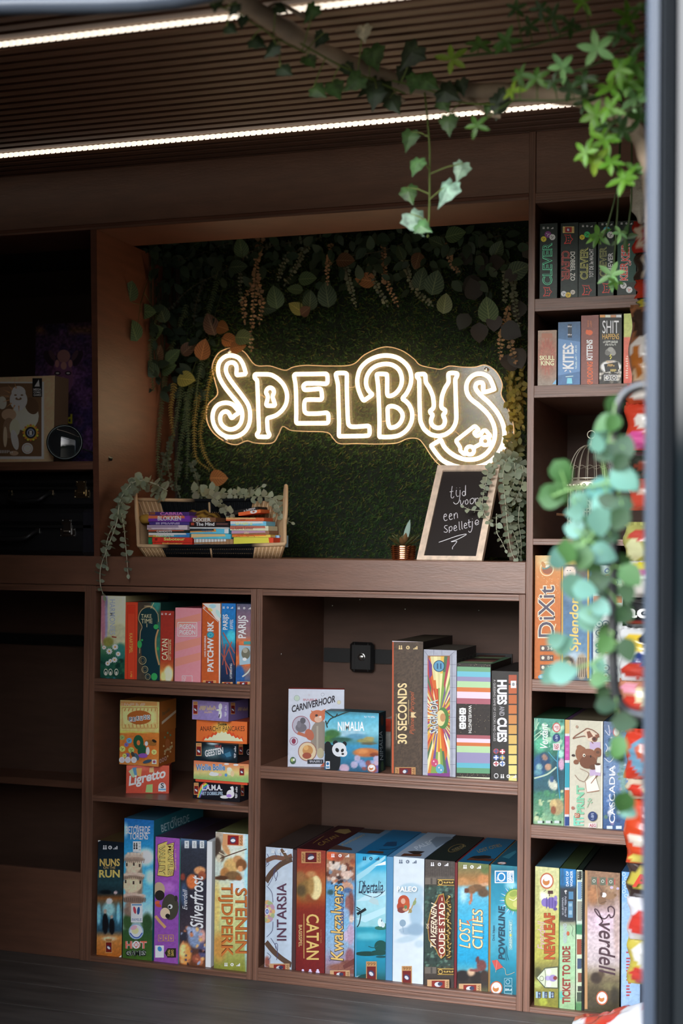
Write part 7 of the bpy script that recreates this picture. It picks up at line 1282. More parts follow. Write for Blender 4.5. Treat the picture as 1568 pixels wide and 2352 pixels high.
STROKES = [[(735, 358), (728, 410), (725, 460), (740, 470), (752, 455)], [(712, 412), (745, 405)], [(775, 395), (772, 430), (782, 455), (800, 450)], [(810, 395), (808, 450), (800, 500), (780, 525), (760, 525), (748, 510)], [(776, 376), (778, 374)], [(806, 374), (808, 372)], [(862, 420), (845, 405), (830, 425), (838, 446), (856, 440), (862, 350), (862, 445)],
          [(812, 490), (818, 530), (828, 532), (848, 495)], [(872, 485), (860, 500), (862, 525), (876, 528), (886, 508), (878, 486), (870, 486)], [(925, 472), (905, 488), (908, 520), (925, 525), (942, 500), (938, 476), (925, 472)], [(952, 470), (955, 520)], [(955, 490), (970, 470), (982, 476)],
          [(655, 650), (680, 640), (675, 622), (660, 630), (655, 660), (668, 685), (690, 675)], [(708, 645), (730, 635), (725, 618), (712, 625), (706, 652), (718, 675), (738, 665)], [(752, 620), (756, 668)], [(755, 640), (768, 612), (782, 620), (786, 660)],
          [(690, 730), (670, 732), (662, 750), (685, 770), (690, 785), (675, 796), (656, 788)], [(706, 745), (708, 800)], [(706, 750), (725, 738), (735, 755), (725, 780), (708, 778)], [(752, 760), (775, 750), (768, 730), (755, 740), (752, 768), (764, 780), (782, 770)], [(800, 695), (804, 765), (812, 768)], [(825, 690), (828, 758), (836, 762)], [(850, 735), (872, 725), (866, 708), (852, 715), (848, 745), (862, 756), (878, 748)], [(893, 675), (894, 735), (902, 745), (912, 738)], [(882, 705), (912, 695)], [(926, 690), (925, 745), (915, 785), (900, 795), (890, 782)], [(925, 668), (927, 666)], [(950, 712), (985, 698), (975, 678), (958, 685), (952, 710), (965, 725), (988, 712)],
          [(608, 890), (680, 865), (780, 830), (860, 812), (860, 822), (790, 860), (725, 885), (778, 880), (760, 910), (740, 935), (738, 955)], [(1030, 325), (1085, 310), (1075, 340), (1030, 350)], [(1010, 375), (1060, 385)]]
for a, b in ((0, 7), (7, 12), (12, 16), (16, -3), (-3, -2), (-2, None)):
    mb = MB()
    for s in STROKES[a:b]:
        P = catmull(s, 5) if len(s) > 2 else s
        tube(mb, [chit(x, y) for x, y in P], .0009, n=5)
    mb.build('chalk_lettering', M_CHALK, cb, (.33, .1, CZ))
up2 = np.array([0, -.18, up[2] * Hh]); up2[1] = tl[1] - .395; L2 = np.linalg.norm(up2); up2 /= L2; b2 = np.array([bl[0], .395, CZ]); nm2 = np.cross(ax, up2)
def slab2(u0, u1, v0, v1, name, m):
    mb = MB(); V = [b2 + ax * u + up2 * v + nm2 * w for w in (-.005, .006) for u, v in ((u0, v0), (u1, v0), (u1, v1), (u0, v1))]; mb.add(V, QF); mb.build(name, m, cb, (.33, .1, CZ))
slab2(0, fw, 0, L2 * .94, 'rear_leg', M_PINE); slab2(Wd - fw, Wd, 0, L2 * .94, 'rear_leg', M_PINE); slab2(fw, Wd - fw, L2 * .05, L2 * .94, 'rear_board', M_BOARD)

# ---------------------------------------------------------------- succulent in a copper pot
M_COPPER = mat('polished_copper', (.85, .42, .22), .16, metal=1.0); M_SUCC = mat('succulent_leaf', None, .45, attr=True, spec=.4)
pc = W(926, 1284, .10); pr = 30 / 3267 * 3.23
pot = thing('potted_succulent', 'small succulent in ribbed copper pot standing beside the chalkboard', 'plant', (pc[0], .10, CZ))
prof = [(0, 0), (pr * .86, 0)]
for i in range(7): z = .0012 + i * .0045; prof += [(pr * .90 + i * .0004, z), (pr * .97 + i * .0004, z + .0022), (pr * .90 + (i + 1) * .0004, z + .0042)]
prof += [(pr * 1.02, .034), (pr * .96, .0345), (pr * .93, .028), (0, .028)]
mb = MB(); lathe(mb, prof, pc[0], .10, CZ, n=32); mb.build('pot', M_COPPER, pot, (pc[0], .1, CZ), smooth=True)
mb = MB(); lathe(mb, [(0, .0295), (pr * .92, .0295)], pc[0], .10, CZ, c8('2a2018'), n=20); mb.build('soil', M_SUCC, pot, (pc[0], .1, CZ))
mb = MB(); R = random.Random(6)
for i in range(22):
    a = i * 2.4; el = .25 + .75 * (i / 22); L = .046 * R.uniform(.8, 1.15) * (1.1 - .3 * el); d = np.array([math.cos(a) * math.cos(el), math.sin(a) * math.cos(el) * .8 - .1, math.sin(el)])
    leaf(mb, np.array([pc[0], .10, CZ + .03]) + d * .004, d, np.array([0, -.1, 1.]), L, .013, var(c8(['6c6c3c', '5c6440', '8a6a44', '4c5a3c'][i % 4]), R, .15), .8, -.2 if i < 12 else .1, .45, 6, 4)
d = np.array([.28, -.1, 1.]); leaf(mb, np.array([pc[0], .105, CZ + .035]), d, np.array([0, -1, .2]), .064, .014, c8('9ab0a4'), .9, -.05, .3, 6, 4)
mb.build('foliage', M_SUCC, pot, (pc[0], .1, CZ), smooth=True)
# ================================================================ dark shelf: boxes, magnifier, suitcases
ZS = 1.2270
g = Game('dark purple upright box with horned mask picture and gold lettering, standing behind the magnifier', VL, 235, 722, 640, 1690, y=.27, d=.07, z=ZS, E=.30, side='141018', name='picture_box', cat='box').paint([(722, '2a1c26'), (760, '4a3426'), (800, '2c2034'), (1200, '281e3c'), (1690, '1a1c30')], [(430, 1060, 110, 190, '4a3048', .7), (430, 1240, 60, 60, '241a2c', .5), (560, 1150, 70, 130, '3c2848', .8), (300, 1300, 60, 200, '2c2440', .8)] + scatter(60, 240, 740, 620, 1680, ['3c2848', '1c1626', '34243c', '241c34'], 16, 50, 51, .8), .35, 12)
for e in ((430, 1075, 62, 130, '543650'), (430, 935, 44, 44, '6a4c4c'), (330, 950, 26, 60, '201822', .5), (525, 950, 26, 60, '201822', -.5), (352, 930, 16, 40, '3c2c34', .5), (505, 930, 16, 40, '3c2c34', -.5), (388, 1050, 22, 14, '1a1018'), (460, 1050, 22, 14, '1a1018'), (388, 1050, 12, 6, 'a08c90'), (460, 1050, 12, 6, 'a08c90'), (425, 1105, 18, 34, '6a4a60'), (425, 1165, 34, 14, '1a1018'), (430, 1215, 46, 34, '2c1c28'), (385, 985, 14, 26, '7a5858'), (475, 985, 14, 26, '7a5858'), (430, 1000, 20, 26, '7c5c58')): g.ell(*e)
for i in range(5): g.ell(400 + i * 14, 1162, 4, 8, '8a7878', n=6)
g.text('Blood', 300, 1326, 488, 1392, 'b08a28', 0, .03); g.done()
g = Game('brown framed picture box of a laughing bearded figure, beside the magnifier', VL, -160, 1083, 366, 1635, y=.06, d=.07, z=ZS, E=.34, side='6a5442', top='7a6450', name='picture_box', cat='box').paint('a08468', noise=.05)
g.rect(-155, 1108, 297, 1630, 'c4b8a8'); g.rect(-155, 1118, 280, 1612, '54402e')
for e in ((60, 1180, 110, 40, '6a5440'), (170, 1340, 92, 100, 'b0a08c'), (215, 1270, 44, 60, '4a382a', .4), (60, 1330, 50, 40, '8a7660'), (60, 1420, 40, 70, '6a5644'), (125, 1230, 60, 70, 'd0c4b0'), (125, 1180, 48, 44, 'dcd0bc'), (125, 1270, 40, 34, 'c0b4a0'), (125, 1222, 22, 10, '5a4636'), (104, 1198, 9, 5, '5a4636'), (148, 1198, 9, 5, '5a4636'), (125, 1212, 10, 12, 'd8ccb8'), (100, 1420, 36, 60, 'a89884'), (100, 1500, 24, 70, 'b8a894', .2), (35, 1480, 14, 70, '9a8a76'), (95, 1590, 30, 16, '8a7864'), (15, 1250, 30, 44, 'b0a08c')): g.ell(*e)
for i in range(8): a = math.radians(100 + i * 24); g.poly([(125 + 66 * math.cos(a), 1210 - 60 * math.sin(a)), (125 + 120 * math.cos(a + .06), 1210 - 105 * math.sin(a + .06)), (125 + 66 * math.cos(a + .14), 1210 - 60 * math.sin(a + .14))], '8a6a48')
g.rect(219, 1084, 284, 1210, '141414'); g.poly([(232, 1140), (262, 1092), (268, 1140)], 'd8d0c4'); g.text('MEGA', 226, 1152, 278, 1168, 'd0c8bc', 0, .03); g.text('COMIC', 226, 1172, 278, 1186, 'd0c8bc', 0, .02); g.text('GAMES', 226, 1190, 278, 1204, 'd0c8bc', 0, .02)
for k in range(16): a = k * math.pi / 8; g.k = 130; g.ell(207 + 48 * math.cos(a), 1452 + 50 * math.sin(a), 9, 9, ['c05a2c', 'd0a838'][k % 2], n=6)
g.k = 132; g.ell(207, 1452, 46, 48, 'c87c30'); g.ell(207, 1452, 38, 40, '1c1c22'); g.ell(207, 1452, 26, 28, '6a7488', ring=.3); g.rect(198, 1438, 216, 1468, 'c8ccd4'); g.ell(185, 1558, 38, 38, 'c8c0b4'); g.ell(185, 1558, 30, 30, '8a7e70', ring=.15); g.rect(168, 1546, 202, 1572, 'a89e90')
g.text('~M...', 0, 1570, 90, 1590, 'b0a494', 0, 0, .3); g.done()
M_LENS = mat('magnifier_lens', (.02, .025, .03), .02, spec=.8); M_GUN = mat('dark_metal_ring', (.05, .06, .06), .3, metal=.8)
q = W(148.6, 1016, .015); rr = 41.5 / 3267 * 3.3
mg = thing('magnifying_glass', 'round magnifying glass with dark rim leaning against the framed picture box', 'magnifying glass', (q[0], q[1], q[2] - rr))
tx = np.array([.87, .493, 0]); ty = np.array([-.03, .06, .998])
mb = MB(); tube(mb, [q + rr * (tx * math.cos(t) + ty * math.sin(t)) for t in np.linspace(0, 2 * math.pi, 41)[:-1]], .0035, n=8, closed=True); mb.build('rim', M_GUN, mg, q, smooth=True)
mb = MB(); nn = np.cross(tx, ty); V = [q + nn * .006]; F = []
for i in range(1, 7):
    for k in range(32): t = 2 * math.pi * k / 32; r_ = rr * i / 6; V.append(q + r_ * (tx * math.cos(t) + ty * math.sin(t)) + nn * (.006 * (1 - (i / 6) ** 2)))
for k in range(32):
    F.append((0, 1 + k, 1 + (k + 1) % 32))
    for i in range(5): a = 1 + i * 32; F.append((a + k, a + 32 + k, a + 32 + (k + 1) % 32, a + (k + 1) % 32))
mb.add(V, F); mb.build('lens', M_LENS, mg, q, smooth=True)
mb = MB(); h = W(189, 1031, .015); h2 = W(212, 1039, .03); tube(mb, [h, h2], .0018, n=8); tube(mb, [h2, h2 + (h2 - h) * 2.0], .005, n=10); mb.build('handle', M_GUN, mg, q, smooth=True)

M_LEATHER = mat('black_leather', (.012, .012, .014), .38, spec=.45, bump=(220, (1, 1, 1), .25)); M_BRASS = mat('old_brass', (.55, .44, .28), .28, metal=1.0); M_CHROME = mat('worn_chrome', (.5, .5, .5), .25, metal=1.0)
def suitcase(label, z0, z1, x1, lx, hx0, metal, y0):
    t = thing('suitcase', label, 'suitcase', ((x1 - 1.02) / 2, y0 + .15, z0), 'black suitcases on the counter'); loc = ((x1 - 1.02) / 2, y0 + .15, z0); zm = z0 + (z1 - z0) * .62
    mb = MB(); box(mb, -1.02, x1, y0, y0 + .34, z0, zm - .001, b=.012); mb.build('body', M_LEATHER, t, loc)
    mb = MB(); box(mb, -1.02, x1, y0, y0 + .34, zm + .001, z1, b=.012); mb.build('lid', M_LEATHER, t, loc)
    mb = MB(); box(mb, -1.02, x1, y0 - .0015, y0 + .004, zm - .004, zm + .003); mb.build('edge_band', M_BLACK, t, loc)
    for s in (0, 1):
        mb = MB(); cx_ = lx if s == 0 else lx - .34
        box(mb, cx_ - .022, cx_ + .022, y0 - .003, y0 + .002, zm - .026, zm - .004, b=.001); box(mb, cx_ - .012, cx_ + .012, y0 - .006, y0, zm - .022, zm + .010, b=.0015)
        box(mb, cx_ - .018, cx_ + .010, y0 - .003, y0 + .002, zm + .004, zm + .018, b=.001)
        for dx, dz in ((-.019, -.023), (.019, -.023), (-.019, -.008), (.019, -.008), (-.014, .015), (.006, .015)): ball(mb, (cx_ + dx, y0 - .003, zm + dz), .0018, nu=8, nv=5)
        tube(mb, [(cx_ - .008, y0 - .007, zm - .013), (cx_ + .008, y0 - .007, zm - .013)], .0025, n=8)
        mb.build('latch', metal, t, loc)
    mb = MB(); tube(mb, catmull([(hx0, y0 - .002, zm - .012), (hx0 - .006, y0 - .018, zm - .018), (hx0 - .02, y0 - .030, zm - .03), (hx0 - .06, y0 - .034, zm - .034), (hx0 - .10, y0 - .030, zm - .03), (hx0 - .115, y0 - .016, zm - .018), (hx0 - .12, y0 - .002, zm - .012)], 6), .0055, n=8); mb.build('handle', M_LEATHER, t, loc, smooth=True)
    for dx in (0, -.12): mb = MB(); box(mb, hx0 + dx - .006, hx0 + dx + .006, y0 - .005, y0 + .001, zm - .019, zm - .005, b=.001); mb.build('handle_mount', metal, t, loc)
    return t, loc, zm
z_ = W(100, 1168, .05)[2]
t, loc, zm = suitcase('black leather suitcase with chrome latch, lower of the pair on the counter', CZ + .0005, z_, -.588, -.66, -.745, M_CHROME, .05)
mb = MB(); box(mb, -.625, -.5865, .0485, .10, CZ + .001, z_ - .002, b=.008); mb.build('corner_guard', mat('glossy_black_leather', (.02, .02, .026), .18, spec=.6, coat=.5), t, loc)
suitcase('black leather suitcase with brass latch, upper of the pair on the counter', z_ + .0005, W(100, 1092, .07)[2], -.592, -.632, -.72, M_BRASS, .07)

# ---------------------------------------------------------------- bird cage in the tower
M_CAGE = mat('cream_brass_wire', (.62, .56, .44), .35, metal=.7)
cc = W(1356, 1237, .16); cx, cy = cc[0], .16; Z3 = 1.0440; R_ = .0535
zb = W(1356, 1114, cy)[2]; zt = W(1356, 1028, cy)[2]
cg_ = thing('bird_cage', 'cream wire bird cage with domed top on the tower shelf behind the vine', 'bird cage', (cx, cy, Z3))
mb = MB(); lathe(mb, [(0, .0), (R_ * 1.06, 0), (R_ * 1.06, .008), (R_ * 1.0, .010), (R_ * .98, .018), (0, .018)], cx, cy, Z3, n=28); mb.build('base', M_CAGE, cg_, (cx, cy, Z3), smooth=False)
mb = MB()
for k in range(18):
    a = 2 * math.pi * k / 18; tube(mb, [(cx + R_ * math.cos(a), cy + R_ * math.sin(a), Z3 + .015), (cx + R_ * math.cos(a), cy + R_ * math.sin(a), zb)], .0011, n=5)
mb.build('bar_grating', M_CAGE, cg_, (cx, cy, Z3))
mb = MB()
for k in range(16):
    a = 2 * math.pi * k / 16; tube(mb, [(cx + R_ * .98 * math.cos(t) ** .8 * math.cos(a), cy + R_ * .98 * math.cos(t) ** .8 * math.sin(a), zb + .006 + (zt - zb) * math.sin(t)) for t in np.linspace(0, 1.5, 10)], .0011, n=5)
tube(mb, [(cx + R_ * .9 * math.cos(t), cy + R_ * .9 * math.sin(t), zb + (zt - zb) * .48 + .002 * math.sin(t * 16)) for t in np.linspace(0, 2 * math.pi, 80)[:-1]], .0008, n=4, closed=True)
mb.build('dome_grating', M_CAGE, cg_, (cx, cy, Z3))
mb = MB(); lathe(mb, [(R_ * 1.02, -.012), (R_ * 1.05, -.010), (R_ * 1.05, .006), (R_ * 1.02, .008)], cx, cy, zb, n=32); lathe(mb, [(R_ * 1.0, .012), (R_ * 1.03, .0135), (R_ * 1.0, .015)], cx, cy, zb, n=32)
for k in range(26): a = 2 * math.pi * k / 26; ball(mb, (cx + R_ * 1.05 * math.cos(a), cy + R_ * 1.05 * math.sin(a), zb - .002), .0042, nu=8, nv=5)
mb.build('ornate_band', M_CAGE, cg_, (cx, cy, Z3), smooth=True)
mb = MB(); ball(mb, (cx, cy, zt + .006), .006); tube(mb, [(cx, cy, zt), (cx, cy, zt + .022)], .0022, n=6); tube(mb, [(cx + .009 * math.cos(t), cy, zt + .030 + .009 * math.sin(t)) for t in np.linspace(0, 2 * math.pi, 17)[:-1]], .0013, n=5, closed=True); mb.build('finial', M_CAGE, cg_, (cx, cy, Z3), smooth=True)
mb = MB(); yd = cy - R_ * 1.0
[tube(mb, [(cx + k * .006, yd - .003, Z3 + .02), (cx + k * .006, yd - .003, Z3 + .095)], .0013, n=5) for k in range(-3, 4)]; tube(mb, [(cx - .018, yd - .003, Z3 + .02), (cx + .018, yd - .003, Z3 + .02), (cx + .018, yd - .003, Z3 + .095), (cx - .018, yd - .003, Z3 + .095)], .0018, n=6, closed=True); tube(mb, [(cx + .010 * math.cos(t), yd - .004, Z3 + .075 + .013 * math.sin(t)) for t in np.linspace(0, 2 * math.pi, 21)[:-1]], .0015, n=5, closed=True); tube(mb, catmull([(cx - .004, yd - .004, Z3 + .07), (cx + .004, yd - .004, Z3 + .07), (cx + .004, yd - .004, Z3 + .078), (cx - .003, yd - .004, Z3 + .08)], 4), .001, n=4); mb.build('door', M_CAGE, cg_, (cx, cy, Z3))
mb = MB(); tube(mb, [(cx - R_ * .9, cy - .02, Z3 + .055), (cx - R_ - .022, cy - .024, Z3 + .057)], .0035, c8('6a4a34'), n=8); mb.build('perch', M_ROPE, cg_, (cx, cy, Z3))
mb = MB()
for k in range(5): tube(mb, catmull([(cx - .045 + k * .018, yd - .006, Z3 + .03), (cx - .04 + k * .018, yd - .008, Z3 + .042), (cx - .032 + k * .018, yd - .006, Z3 + .034)], 4), .0016, n=5)
mb.build('scroll_trim', M_CAGE, cg_, (cx, cy, Z3))

# ---------------------------------------------------------------- hanging bags next to the tower
M_BAG = mat('glossy_bag_film', None, .25, attr=True, spec=.5, coat=.3)
YB = -.09; xs = W(1470, 1200, YB)[0]
st = thing('display_strip', 'narrow metal display strip holding the column of colourful hanging bags', 'display stand', (xs + .045, YB + .03, 0))
mb = MB(); box(mb, xs + .03, xs + .06, YB + .028, YB + .034, .004, CEIL, b=.001); mb.build('post', M_CHROME, st, (xs + .045, YB + .03, 0))
mb = MB(); box(mb, xs - .03, xs + .12, YB - .02, YB + .08, 0, .004, b=.001); mb.build('foot', M_CHROME, st, (xs + .045, YB + .03, 0))
GBAG = 'bags hanging beside the shelf tower'
def bag(label, px0, py0, py1, base, blobs, seed, y=YB, w=.115, name='snack_bag', rot=0, text=None):
    p0, p1 = W(px0, py1, y), W(px0, py0, y); h = p1[2] - p0[2]; R = random.Random(seed); nu, nv = 16, max(8, int(h / .006)); V = []; 
    uu, vv = np.meshgrid(np.linspace(0, 1, nu + 1), np.linspace(0, 1, nv + 1)); uu, vv = uu.ravel(), vv.ravel()
    puff = (np.sin(np.pi * uu) ** .6) * (np.sin(np.pi * vv) ** .5); wr = .0028 * (vnoise(uu * 7, vv * 9, seed) - .5) + .002 * np.sin(vv * 31 + uu * 9)
    col = np.tile(lin(hx(base)) / 1.25, (len(uu), 1))
    for bx, by, rx, ry, c in blobs:
        m = ((uu - bx) / rx) ** 2 + ((vv - by) / ry) ** 2 < 1 + .35 * (vnoise(uu * 9, vv * 9, seed + 3) - .5); col[m] = lin(hx(c)) / 1.25
    t = thing(name, label, 'bag', (p0[0] + w / 2, y, p0[2]), GBAG); loc = (p0[0] + w / 2, y, p0[2]); ov = .004 * np.sin(vv * 9 + seed)
    front = np.stack([p0[0] + ov + uu * w, y + .022 - (.006 + .030 * puff) - wr, p0[2] + vv * h], 1); back = np.stack([p0[0] + ov + uu * w, y + .022 + .004 * puff, p0[2] + vv * h], 1)
    F = [(j * (nu + 1) + i, j * (nu + 1) + i + 1, (j + 1) * (nu + 1) + i + 1, (j + 1) * (nu + 1) + i) for j in range(nv) for i in range(nu)]
    mb = MB(); n0 = len(uu); mb.add(np.concatenate([front, back]), F + [tuple(n0 + k for k in q[::-1]) for q in F] + [(j * (nu + 1), (j + 1) * (nu + 1), n0 + (j + 1) * (nu + 1), n0 + j * (nu + 1)) for j in range(nv)], np.clip(np.concatenate([col, col]), .003, .9))
    mb.build('pouch', M_BAG, t, loc, smooth=True)
    mb = MB(); s = lin(hx(base)) / 1.4
    for k in range(18): x = p0[0] + w * k / 18; mb.add([(x, y + .014 + .003 * (k % 2), p1[2] - .002), (x + w / 18, y + .014 + .003 * ((k + 1) % 2), p1[2] - .002), (x + w / 18, y + .016 + .003 * ((k + 1) % 2), p1[2] + .007), (x, y + .016 + .003 * (k % 2), p1[2] + .007)], [(0, 1, 2, 3)], s)
    mb.build('crimped_edge', M_BAG, t, loc)
    if text:
        uv, f = text_mesh(text[0], .03); x0, z0, x1, z1 = text[2:]; mb = MB(); mb.add(np.stack([p0[0] + w * (x0 + (x1 - x0) * uv[:, 0]), np.full(len(uv), y - .0165), p0[2] + h * (z0 + (z1 - z0) * uv[:, 1])], 1), f, lin(hx(text[1]))); mb.build('print', M_BAG, t, loc)
BAGS = [('red bag with white swirl under the fluffy tuft', 1452, 512, 578, 'b02c20', [(.25, .55, .2, .5, 'd8c0a8'), (.25, .55, .1, .3, 'b02c20')]), ('brown bag with thin white strands', 1456, 580, 640, '3a2c24', [(.2, .6, .05, .6, 'c8b8a0'), (.4, .4, .05, .6, '6a8a4a')]), ('plain orange red bag above the small black one', 1457, 642, 682, 'b83420', [(.6, .5, .2, .5, '9a2418')]), ('small black bag with yellow edge', 1461, 684, 702, '1c2420', [(.1, .5, .08, .9, 'c8b83c')]),
 ('long clear bag of brown and white sweets', 1444, 705, 884, '8a5a3c', [(.35, .45, .3, .2, 'd0c8c0'), (.3, .15, .3, .12, 'c4a888'), (.2, .8, .2, .18, '3a2a22'), (.5, .65, .2, .12, '2c201c'), (.15, .3, .1, .2, 'a8642c')]), ('white and orange bag with crinkled top', 1437, 887, 926, 'c85a34', [(.4, .5, .3, .4, 'd8d0c8')]), ('red heart shaped print bag with pink edges', 1434, 929, 1034, 'c8422c', [(.2, .2, .25, .2, 'd85a9c'), (.75, .4, .2, .6, 'd878a8'), (.3, .62, .15, .15, 'e0d8d0')]),
 ('plain tomato red bag behind the pale leaves', 1440, 1100, 1172, 'c04a38', [(.4, .6, .3, .1, 'd8b0a0')]), ('dark bag above the yellow green one', 1440, 1036, 1098, '2c3028', [(.4, .4, .3, .2, '7a3a2c')]), ('yellow green bag with red flowers', 1431, 1206, 1288, 'a8a860', [(.3, .7, .2, .2, 'b8483c'), (.2, .3, .15, .3, 'd0d0a0'), (.6, .5, .2, .3, '6a7c3c')]), ('pink and white bag with a yellow corner', 1428, 1290, 1372, 'c8c0b8', [(.25, .75, .35, .12, 'd048a0'), (.45, .9, .3, .12, 'd8c838'), (.3, .3, .2, .2, 'e0d8d0')]),
 ('black bag with white lettering', 1432, 1374, 1442, '1c1c1e', [(.3, .2, .3, .1, '8a3428')], ('act', 'e0dcd8', .05, .35, .62, .75)), ('white bag with blue patches and yellow tab', 1423, 1446, 1564, 'd0d0d0', [(.25, .75, .2, .18, 'd8b838'), (.5, .4, .3, .2, '2c3c74'), (.3, .2, .25, .15, 'b83c2c'), (.55, .8, .2, .15, '2a2a34')]), ('flowery red and cream bag', 1420, 1566, 1642, 'b87a60', [(.2, .3, .2, .3, 'c03c2c'), (.5, .6, .25, .25, 'd8c8a0'), (.2, .8, .15, .15, 'd890a0')]), 
 ('red framed bag with blue field and orange figure', 1433, 1682, 1790, 'c43c28', [(.42, .5, .36, .38, '6a94ac'), (.4, .6, .2, .2, 'b8583c'), (.45, .35, .12, .22, 'c46a50')]), ('cream bag with red and yellow spots', 1436, 1792, 1836, 'c8b8a0', [(.2, .5, .14, .3, 'c03828'), (.5, .5, .14, .3, 'd0a838')]), ('big orange red bag with white marks', 1433, 1838, 1984, 'c44424', [(.25, .4, .15, .1, 'd8c8b8'), (.2, .1, .16, .08, 'd0c060'), (.7, .5, .1, .3, 'd8d0c8')]), ('dark bag with red letter on yellow ground', 1438, 1986, 2062, '3a2c28', [(.3, .6, .28, .3, 'b8a848')], ('A', 'b8341f', .12, .4, .45, .8)),
 ('white bag with red heart print', 1440, 2064, 2160, 'd0ccd0', [(.25, .45, .22, .3, 'c03a30'), (.6, .7, .2, .2, 'a8b0c0')]), ('yellow and white bag with red marks', 1440, 2162, 2262, 'b8a848', [(.3, .7, .2, .25, 'd4d0c8'), (.25, .25, .2, .2, 'b83c34')])]
for i, b in enumerate(BAGS): bag(b[0], b[1], b[2], b[3], b[4], b[5], 600 + i, text=b[6] if len(b) > 6 else None)
M_FLUFF = mat('white_fluff', (.55, .50, .42), .9, spec=.1, bump=(160, (1, 1, 1), 1.0))
mb = MB(); q = W(1474, 455, YB); rgf = np.random.default_rng(3)
ball(mb, q + [.006, .0, 0], .034, nu=36, nv=28, sc=(.95, .85, 1.55)); V = mb.v[0]; d = V - q; mb.v[0] = V + d * (.22 * (vnoise(V[:, 0] * 90, V[:, 2] * 90, 3) - .5) + .12 * (vnoise(V[:, 0] * 260 + 9, V[:, 2] * 260, 4) - .5))[:, None]
o = mb.build('fluffy_tuft', M_FLUFF, None, q, smooth=True); tag(o, 'cream white fluffy tuft on top of the hanging bags', 'toy', None)
mb = MB(); 
p = [W(1318, 2350, -.05), W(1500, 2350, -.05)]; q0 = np.array([W(1315, 2340, -.06)[0], -.13, .004]); nu, nv = 26, 16; V = []; cl = []
for j in range(nv + 1):
    for i in range(nu + 1):
        u, v = i / nu, j / nv; hh = .085 * u ** 1.1 * (math.sin(math.pi * v) ** .6) + .012 * vnoise(np.array(u * 9.), np.array(v * 7.), 5); V.append(q0 + np.array([u * .20, v * .12, max(hh, 0)])); cl.append(lin(hx('c03a28' if vnoise(np.array(u * 3.2 + 2), np.array(v * 2.2), 8) > .58 else 'd4d2d4')) / 1.1)
mb.add(V, [(j * (nu + 1) + i, j * (nu + 1) + i + 1, (j + 1) * (nu + 1) + i + 1, (j + 1) * (nu + 1) + i) for j in range(nv) for i in range(nu)], np.clip(cl, 0, .9))
o = mb.build('crumpled_bag', M_BAG, None, q0, smooth=True); tag(o, 'crumpled white and red film bag lying on the floor by the tower', 'bag')
# ================================================================ branch and climbers under the ceiling
M_BARK = mat('smooth_bark', (.27, .20, .14), .7, noise=(14, (1, 1, 1), .65, 1.3), bump=(40, (1, 1, 1), .6))
IVY = [(0, 0), (.14, -.10), (.34, -.14), (.42, .02), (.62, .10), (.46, .34), (.40, .52), (.20, .66), (0, 1.0), (-.20, .66), (-.40, .52), (-.46, .34), (-.62, .10), (-.42, .02), (-.34, -.14), (-.14, -.10)]
M_IVY = mat('ivy_leaf', None, .42, attr=True, spec=.45, transl=.2, noise=(70, (1, 1, 1), .55, 1.5))
M_CREEP = mat('creeper_leaf', None, .42, attr=True, spec=.4, transl=.35)
def ivyleaf(mb, c, d, nrm, S, col):
    d = d / np.linalg.norm(d); s = np.cross(d, nrm); s /= np.linalg.norm(s); n = np.cross(s, d)
    V = [c + d * S * .25 + n * S * .06]; cols = [np.clip(col * 1.5 + .02, 0, 1)]
    for x, y in IVY: V.append(c + s * (x * S * .8) + d * (y * S) - n * (S * (.12 * abs(x) + .1 * max(y - .4, 0)))); cols.append(col)
    k = len(IVY); mb.add(V, [(0, 1 + i, 1 + (i + 1) % k) for i in range(k)], np.array(cols))
def star(mb, c, axis, S, col, R):
    """hand shaped leaf of five or six pointed leaflets"""
    a = np.cross(axis, [0, 0, 1.]); a /= np.linalg.norm(a) + 1e-9; b = np.cross(axis, a); r0 = R.uniform(0, 6)
    for k in range(R.choice([5, 5, 6])):
        t = r0 + k * 2 * math.pi / 5.4; d = math.cos(t) * a + math.sin(t) * b + axis * R.uniform(-.15, .35)
        leaf(mb, c, d, axis, S * R.uniform(.75, 1.1), S * .37, var(col, R, .2), .92, R.uniform(.05, .35), .3, 5, 2)
YBR = -.62
pts = [(430, -90), (520, -22), (600, 32), (680, 82), (770, 132), (850, 166), (950, 196), (1060, 210), (1180, 211), (1290, 220), (1390, 246), (1452, 290), (1484, 350), (1500, 470), (1512, 800), (1518, 1300), (1520, 1900)]
ydep = lambda x: float(np.interp(x, [430, 520, 600, 680, 770, 850, 950, 1060, 1100, 1500], [-1.12, -1.03, -.94, -.86, -.78, -.72, -.68, -.66, -.66, -.78]))
P = [W(x, y, ydep(x)) for x, y in pts]; P.append(np.array([P[-1][0], P[-1][1], 0.0])); BP = catmull(P, 8)
rr_ = np.interp(np.arange(len(BP)), [0, 20, 70, 100, len(BP) - 1], [.017, .016, .0145, .015, .018]) * (1 + .12 * np.sin(np.arange(len(BP)) * .9) * np.sin(np.arange(len(BP)) * .37))
br = thing('branch', 'smooth brown branch arching under the ceiling towards the door post', 'branch', P[-1])
mb = MB(); tube(mb, BP, rr_, n=12); mb.build('trunk', M_BARK, br, P[-1], smooth=True)
for a, b, c in (((600, 32), (640, 10), (700, 40)), ((860, 168), (900, 210), (930, 235)), ((1060, 212), (1120, 260), (1150, 268))):
    mb = MB(); tube(mb, catmull([W(*a, ydep(a[0])), W(*b, ydep(b[0]) - .02), W(*c, ydep(c[0]) - .03)], 5), [.006] + [.004] * 9 + [.002], n=7); mb.build('twig', M_BARK, br, P[-1], smooth=True)
